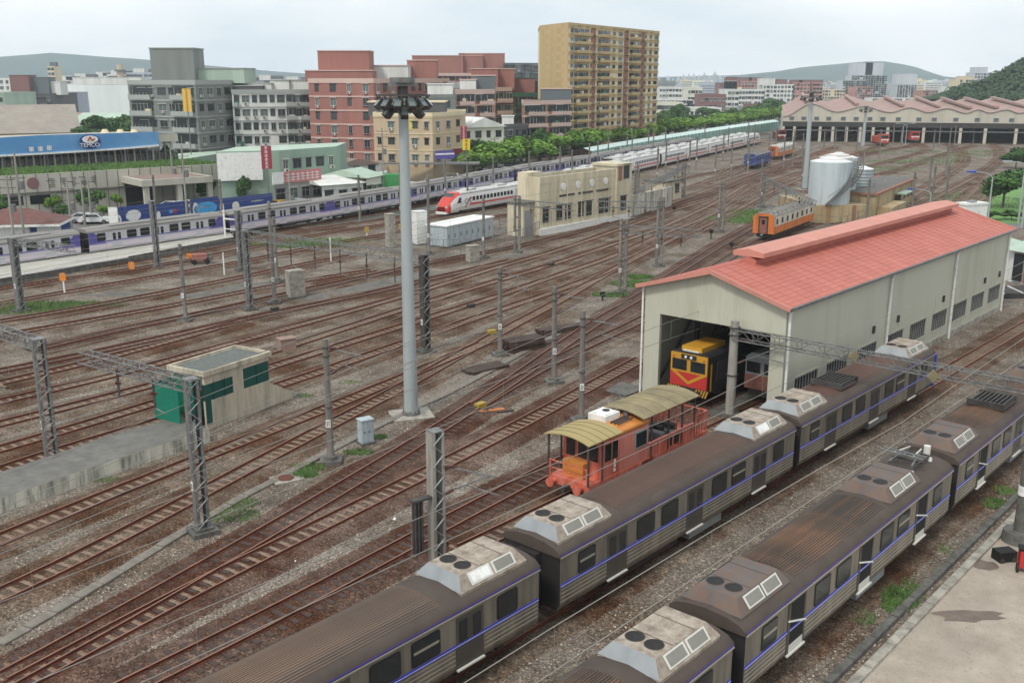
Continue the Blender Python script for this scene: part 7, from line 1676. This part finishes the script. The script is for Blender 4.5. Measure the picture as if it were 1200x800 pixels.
for i, p in enumerate(tl):
    tree(p + Vector((R.uniform(-1, 1), R.uniform(-1, 2), 0)), R.uniform(9, 12.5), R.uniform(6.5, 8.5), 'leafy green street tree in the long row between the trains and the buildings', group='street trees behind the trains')
    if i % 2: tree(p + Vector((R.uniform(-3, 3), R.uniform(5, 8), 0)), R.uniform(9, 12), R.uniform(7, 9), 'leafy green street tree in the long row between the trains and the buildings', True, group='street trees behind the trains')
for x, y, w_, tp, dk, l in ((118, 168, 46, 133, 1, 'dark broad tree left of the grey tiled block'), (145, 172, 40, 130, 1, 'dark tree touching the grey tiled block'), (100, 172, 36, 145, 1, 'dark bush above the blue sign badge'), (130, 178, 36, 147, 1, 'dark bush above the blue sign right part'), (63, 250, 22, 226, 0, 'small bright tree before the works wall by the guard house'), (108, 252, 34, 218, 1, 'spreading palm like tree before the works wall'), (138, 246, 15, 224, 0, 'small round tree left of the works porch'), (245, 240, 26, 203, 1, 'dark tree between the works porch and the green shop'), (288, 243, 20, 201, 1, 'dark roadside tree before the blank billboard'), (202, 225, 26, 163, 1, 'palm like tree standing over the mint shed'), (2, 265, 30, 226, 1, 'dark shrub at the left edge by the guard house'), (122, 256, 14, 238, 0, 'yellow green shrub before the works wall'), (75, 256, 26, 238, 1, 'hedge like shrub right of the guard house'), (775, 152, 26, 128, 1, 'dark tree beside the ochre tower foot'), (795, 150, 30, 120, 1, 'tall dark conifer shaped tree right of the ochre tower'), (830, 142, 40, 124, 1, 'dark bush mass before the far white houses'), (890, 140, 50, 120, 1, 'broad dark tree mass left of the depot'), (905, 138, 34, 112, 1, 'dark tree behind the left end of the depot'), (1175, 244, 60, 196, 1, 'big dark bush on the lawn at the right'), (1205, 236, 50, 190, 1, 'dark tree at the right edge behind the lawn'), (1190, 198, 44, 172, 1, 'dark tree between the lawn and the depot'), (1160, 258, 30, 246, 1, 'low trimmed hedge along the lawn road'), (1185, 258, 30, 246, 1, 'low trimmed hedge right part along the lawn road')):
    P = G(x, y); h = HT(P, tp); s_ = 1180 / (P - Vector((0, 0, H))).dot(_f); tree(P, w_ / s_, h, l, bool(dk))
# loose ballast stones lying proud of the ballast near the camera
def stones():
    import numpy as np
    g = np.random.default_rng(3); n = 70000; py = g.uniform(330, 800, n) ; px = g.uniform(-30, 1230, n)
    d = np.stack([(px - 600) / F, (400 - py) / F * _u.y + _f.y, (400 - py) / F * _u.z + _f.z], 1); t0 = -H / d[:, 2]; c = d * t0[:, None]; c[:, 2] = 0
    keep = c[:, 1] < 95; c = c[keep]; n = len(c); r = g.uniform(.025, .06, n)
    base = np.array([[1, 0, 0], [-.5, .87, 0], [-.5, -.87, 0], [.1, .1, .9]]); an = g.uniform(0, 6.28, n); co, si = np.cos(an), np.sin(an)
    V_ = np.repeat(c[:, None, :], 4, 1); V_[:, :, 0] += (base[:, 0] * co[:, None] - base[:, 1] * si[:, None]) * r[:, None]; V_[:, :, 1] += (base[:, 0] * si[:, None] + base[:, 1] * co[:, None]) * r[:, None]; V_[:, :, 2] += base[:, 2] * r[:, None]
    L = np.array([[0, 1, 3], [1, 2, 3], [2, 0, 3]]); Fc = (np.arange(n)[:, None, None] * 4 + L[None]).reshape(-1, 3)
    me = bpy.data.meshes.new('ballast_stones'); me.vertices.add(n * 4); me.vertices.foreach_set('co', V_.reshape(-1)); me.loops.add(Fc.size); me.loops.foreach_set('vertex_index', Fc.reshape(-1)); me.polygons.add(len(Fc)); me.polygons.foreach_set('loop_start', np.arange(len(Fc)) * 3); me.update(calc_edges=True)
    m = bpy.data.materials.new('ballast_stone'); m.use_nodes = True; tt_ = m.node_tree; p = tt_.nodes['Principled BSDF']; p.inputs['Roughness'].default_value = .9; ge = N(tt_, 'ShaderNodeNewGeometry'); r_ = N(tt_, 'ShaderNodeValToRGB')
    for e, (ps, h) in zip((r_.color_ramp.elements[0], r_.color_ramp.elements[1]), ((0, '#4f463d'), (1, '#c9c1b3'))): e.position = ps; e.color = lin(h)
    for ps, h in ((.35, '#7b6f62'), (.7, '#91857a'), (.85, '#7a5e4c')): e = r_.color_ramp.elements.new(ps); e.color = lin(h)
    tt_.links.new(ge.outputs['Random Per Island'], r_.inputs[0]); tt_.links.new(r_.outputs[0], p.inputs['Base Color']); me.materials.append(m); inst('ballast_stones', me, kind='stuff')
stones()
# ------------------------------------------------------------------ far city on the right
def far(x0, x1, yb, yt, m, label, floors=5, n=None, ex=(), **k):
    building(label, [(x0, yb), (x1, yb)], 22, yt, m, floors, [n or max(2, int((x1 - x0) / 3.2))], win=(k.pop('ww', 2.6), k.pop('wh', 1.8)), extras=ex, **k)
far(768, 812, 128, 118, B_wht, 'low white factory hall right of the ochre tower', 2, 10, name='factory', cat='factory')
far(772, 806, 122, 103, B_wht, 'white school like block with blue window rows right of the ochre tower', 3, 9, name='school_block')
far(766, 800, 140, 122, B_cream, 'pale mint house row behind the tree tops', 2, 8)
far(805, 822, 128, 104, B_cream, 'cream house with a green side in the middle distance', 3, 4)
far(820, 850, 130, 112, B_dred, 'dark red roofed house cluster behind the cream house', 2, 6, name='house', cat='house')
far(848, 865, 126, 106, B_wht, 'narrow white house with a blank billboard on it', 3, 4)
far(842, 862, 118, 98, B_dred, 'brown block with a dark top, left of the white terrace', 4, 4)
far(850, 895, 124, 106, B_wht, 'long white terrace with green shop fronts', 3, 12, ex=((.15, .3, 9, 7, 7, B_wht), (.15, .3, 9, 7, 10, B_dred)))
far(868, 890, 118, 96, B_pinkr, 'pair of pinkish towers with dark domed tops', 6, 6, ex=((.25, .4, 12, 10, 4, B_dred), (.75, .4, 12, 10, 4, B_dred)))
far(893, 930, 120, 100, B_wht, 'bright white church like block with arched gables', 4, 9, ex=((.15, .3, 14, 10, 6, B_wht), (.6, .3, 10, 9, 5, B_dred)))
far(928, 948, 120, 98, B_pinkr, 'pink brown flats with twin dark tops beyond the white block', 5, 5, ex=((.3, .4, 10, 9, 3, B_dred), (.75, .4, 10, 9, 3, B_dred)))
far(951, 963, 120, 98, B_pinkr, 'slim pinkish tower with one dark top left of the depot ridge', 5, 3, ex=((.5, .4, 12, 9, 3, B_dred),))
far(880, 910, 134, 124, B_dred, 'low dark red roofed sheds before the white terrace', 1, 4, name='house', cat='house')
far(795, 845, 138, 128, B_wht, 'long low whitish wall like sheds before the trees', 1, 8, name='shed', cat='shed')
far(963, 990, 117, 106, B_tanl, 'low tan blocks just over the depot roof at its left', 3, 8)
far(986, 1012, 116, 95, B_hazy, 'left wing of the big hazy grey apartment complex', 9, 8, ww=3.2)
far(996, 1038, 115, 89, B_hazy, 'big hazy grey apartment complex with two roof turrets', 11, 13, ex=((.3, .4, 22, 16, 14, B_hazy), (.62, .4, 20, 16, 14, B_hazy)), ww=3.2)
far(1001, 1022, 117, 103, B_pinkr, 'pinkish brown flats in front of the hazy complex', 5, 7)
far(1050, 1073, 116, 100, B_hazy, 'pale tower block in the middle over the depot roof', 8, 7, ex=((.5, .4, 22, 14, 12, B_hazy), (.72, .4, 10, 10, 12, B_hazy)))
far(1080, 1106, 119, 107, B_oran, 'orange brown flats over the depot roof right of the pale tower', 4, 7)
far(1110, 1123, 122, 103, B_wht, 'white block with a dark flat top below the wooded hill', 5, 4)
far(1122, 1142, 122, 94, B_tanl, 'pale tan apartment block climbing the hill foot', 8, 6, ex=((.5, .4, 10, 10, 3, B_tanl),))
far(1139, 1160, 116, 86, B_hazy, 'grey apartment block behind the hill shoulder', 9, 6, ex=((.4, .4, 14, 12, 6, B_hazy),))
far(1022, 1080, 119, 116, M_white, 'long white vaulted roof just above the depot', 1, 0, name='hall', cat='hall')
far(1128, 1190, 126, 122, B_tanl, 'low tan roofs at the foot of the wooded hill', 1, 5, name='shed', cat='shed')
rs = random.Random(21)
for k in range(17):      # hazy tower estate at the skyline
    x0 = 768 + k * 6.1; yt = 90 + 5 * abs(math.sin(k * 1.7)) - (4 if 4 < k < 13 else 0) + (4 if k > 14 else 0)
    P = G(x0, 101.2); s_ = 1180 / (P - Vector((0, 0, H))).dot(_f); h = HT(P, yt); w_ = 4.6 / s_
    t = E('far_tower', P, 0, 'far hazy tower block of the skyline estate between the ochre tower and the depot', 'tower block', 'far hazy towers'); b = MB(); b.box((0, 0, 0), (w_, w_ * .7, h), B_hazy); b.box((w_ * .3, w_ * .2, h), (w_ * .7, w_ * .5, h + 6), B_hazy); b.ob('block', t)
    b = MB()
    for j in range(3): b.box((w_ * (.12 + .3 * j), -.3, 3), (w_ * (.24 + .3 * j), 0, h - 3), B_slate)
    b.ob('window_bay', t, kind='stuff')
# scattered far houses to the horizon
cols = [B_wht, B_tanl, B_lil, B_pinkr, B_hazy, B_cream, B_grey]
rs = random.Random(4); ho = {}
far_b = {}
for k in range(230):
    x = rs.uniform(-60, 1260); y = rs.choice((rs.uniform(98.5, 108), rs.uniform(104, 120)))
    if x < 765 and y > 112: y = rs.uniform(100, 112)
    if x > 905 and y > 112: y = rs.uniform(99, 111)
    P = G(x, y); w_ = rs.uniform(12, 34); h = rs.uniform(6, 20); i = rs.randrange(len(cols)); b = far_b.setdefault(i, MB())
    b.box((P.x, P.y, 0), (P.x + w_, P.y + rs.uniform(10, 20), h), cols[i])
    for f in range(int(h / 3.2)): b.box((P.x + 1, P.y - .15, f * 3.2 + 1.2), (P.x + w_ - 1, P.y, f * 3.2 + 2.5), B_slate)
    if rs.random() < .5: b.box((P.x + w_ * .3, P.y + 2, h), (P.x + w_ * .55, P.y + 7, h + 3), cols[i])
for i, b in far_b.items(): b.ob('distant_town', None, kind='stuff')
# ------------------------------------------------------------------ wooded hill and mountains
def ridge(name, tops, dist, m, depth, base_py=None, rough=.05, seed=0, step=6):
    rs = random.Random(seed); b = MB(); xs = []; 
    n = int((tops[-1][0] - tops[0][0]) / step)
    def hpx(x):
        for (xa, ya), (xb, yb) in zip(tops, tops[1:]):
            if xa <= x <= xb: return ya + (yb - ya) * (x - xa) / (xb - xa)
    rows = []
    for j, (fy, fz) in enumerate(((-1, 0), (-.7, .25), (-.4, .6), (-.18, .88), (0, 1), (.3, .8), (1, 0))):
        row = []
        for i in range(n + 1):
            x = tops[0][0] + i * step; Y = dist + depth * fy; X_ = (x - 600) / F * dist; z = max(0, H + (93 - hpx(x)) / 1180 * dist) * fz
            z *= 1 + rough * noise.noise(Vector((X_ / dist * 22 + seed, fy * 3, seed))) * (1 if 0 < fz < 1 else .35); row.append((X_, Y, z - 1))
        rows.append(row)
    vs = [p for r_ in rows for p in r_]; w_ = n + 1
    b.add(vs, [(j * w_ + i, j * w_ + i + 1, (j + 1) * w_ + i + 1, (j + 1) * w_ + i) for j in range(6) for i in range(n)], m, smooth=True); return b.ob(name, None, kind='structure')
M_mt = mat('mountain_forest', '#3c5150', rough=1, var=.3, scale=.004, hx2='#31473a', amt=.4, spec=.1)
ridge('mountain', [(-400, 60), (-200, 66), (0, 70), (80, 64), (170, 70), (260, 78), (330, 84), (420, 90), (560, 92)], 3400, M_mt, 500, seed=1)
ridge('mountain', [(700, 92), (780, 90), (860, 88), (900, 84), (925, 80), (960, 77), (1000, 73), (1020, 73), (1045, 77), (1075, 88), (1110, 92), (1180, 92), (1400, 90)], 3700, M_mt, 500, seed=2)
ridge('mountain', [(560, 94), (700, 92), (770, 90.5), (850, 91), (905, 92), (1000, 91), (1100, 91), (1300, 93)], 3300, M_mt, 300, seed=3)
M_hill = mat('hill_undergrowth', '#2e4229', rough=1, var=.3, scale=.05, spec=.1)
HT_ = [(1095, 112), (1118, 104), (1138, 94), (1160, 85), (1180, 75), (1200, 66), (1240, 56), (1300, 52), (1400, 50), (1500, 60)]
hill = ridge('wooded_hill', HT_, 620, M_hill, 150, seed=5, rough=.08)
bc = MB(); rs = random.Random(77); V0 = hill.data.vertices; polys = hill.data.polygons
cand = [p for p in polys if p.center.y < 640 and p.center.x < 560]
for k in range(1500):
    p = rs.choice(cand); q0 = [V0[i].co for i in p.vertices]; f, g = rs.random(), rs.random(); c = (q0[0] * (1 - f) + q0[1] * f) * (1 - g) + (q0[3] * (1 - f) + q0[2] * f) * g
    r_ = rs.uniform(3.0, 5.6)
    for j in range(26):
        u = Vector((rs.gauss(0, 1), rs.gauss(0, 1), abs(rs.gauss(0, 1)))).normalized(); e = u.cross(Vector((.2, .4, .9))).normalized(); a = u.cross(e); s = rs.uniform(.7, 1.4); o_ = c + u * r_ * rs.uniform(.7, 1) + Vector((0, 0, 1))
        bc.add([o_ + a * s, o_ + e * s, o_ - a * s, o_ - e * s], [(0, 1, 2, 3)], M_leaf[2])
bc.ob('hill_forest', None, kind='stuff')
# ------------------------------------------------------------------ air
hz = bpy.data.materials.new('haze'); hz.use_nodes = True; t_ = hz.node_tree; t_.nodes.clear(); ho_ = N(t_, 'ShaderNodeOutputMaterial'); pv = N(t_, 'ShaderNodeVolumePrincipled'); pv.inputs['Density'].default_value = .00017; pv.inputs['Color'].default_value = (.84, .93, 1, 1); pv.inputs['Anisotropy'].default_value = .1
t_.links.new(pv.outputs[0], ho_.inputs['Volume'])
MB().box((-4200, -60, -3), (4200, 4300, 260), hz).ob('haze', None, kind='stuff')
# ------------------------------------------------------------------ labels of long rows
ONES = ['', 'first', 'second', 'third', 'fourth', 'fifth', 'sixth', 'seventh', 'eighth', 'ninth', 'tenth', 'eleventh', 'twelfth', 'thirteenth', 'fourteenth', 'fifteenth', 'sixteenth', 'seventeenth', 'eighteenth', 'nineteenth']
TENS = {2: ('twentieth', 'twenty'), 3: ('thirtieth', 'thirty'), 4: ('fortieth', 'forty'), 5: ('fiftieth', 'fifty'), 6: ('sixtieth', 'sixty'), 7: ('seventieth', 'seventy')}
def nth(n): return ONES[n] if n < 20 else TENS[n // 10][0] if n % 10 == 0 else TENS[n // 10][1] + '-' + ONES[n % 10]
rows = {}
for o in COL.objects:
    if o.parent is None and o.get('group') and o.get('label'): rows.setdefault(o['label'], []).append(o)
SHORT = {'leafy': 'leafy street tree behind the trains, %s from the left', 'thin grey catenary': 'thin grey pole over the far central tracks, %s from the left', 'thin catenary': 'thin pole before the red roofed depot, %s from the left', 'grey catenary': 'grey pole along the lavender train, %s from the left',
         'far hazy': 'far hazy tower right of the ochre tower, %s from the left', 'small white': 'small white scrap on the ballast, %s from the left', 'scooter in the parked': 'scooter parked right of the green tarpaulin, %s from the left', 'scooter in the short': 'scooter under the corner shop awning, %s from the left'}
for lb, os_ in rows.items():
    if len(os_) < 2: continue
    f = next((v for k, v in SHORT.items() if lb.startswith(k)), None)
    if not f: continue
    os_.sort(key=lambda o: (o.location - Vector((0, 0, H))).x / max(1, (o.location - Vector((0, 0, H))).dot(_f)))
    for i, o in enumerate(os_): o['label'] = f % nth(i + 1)
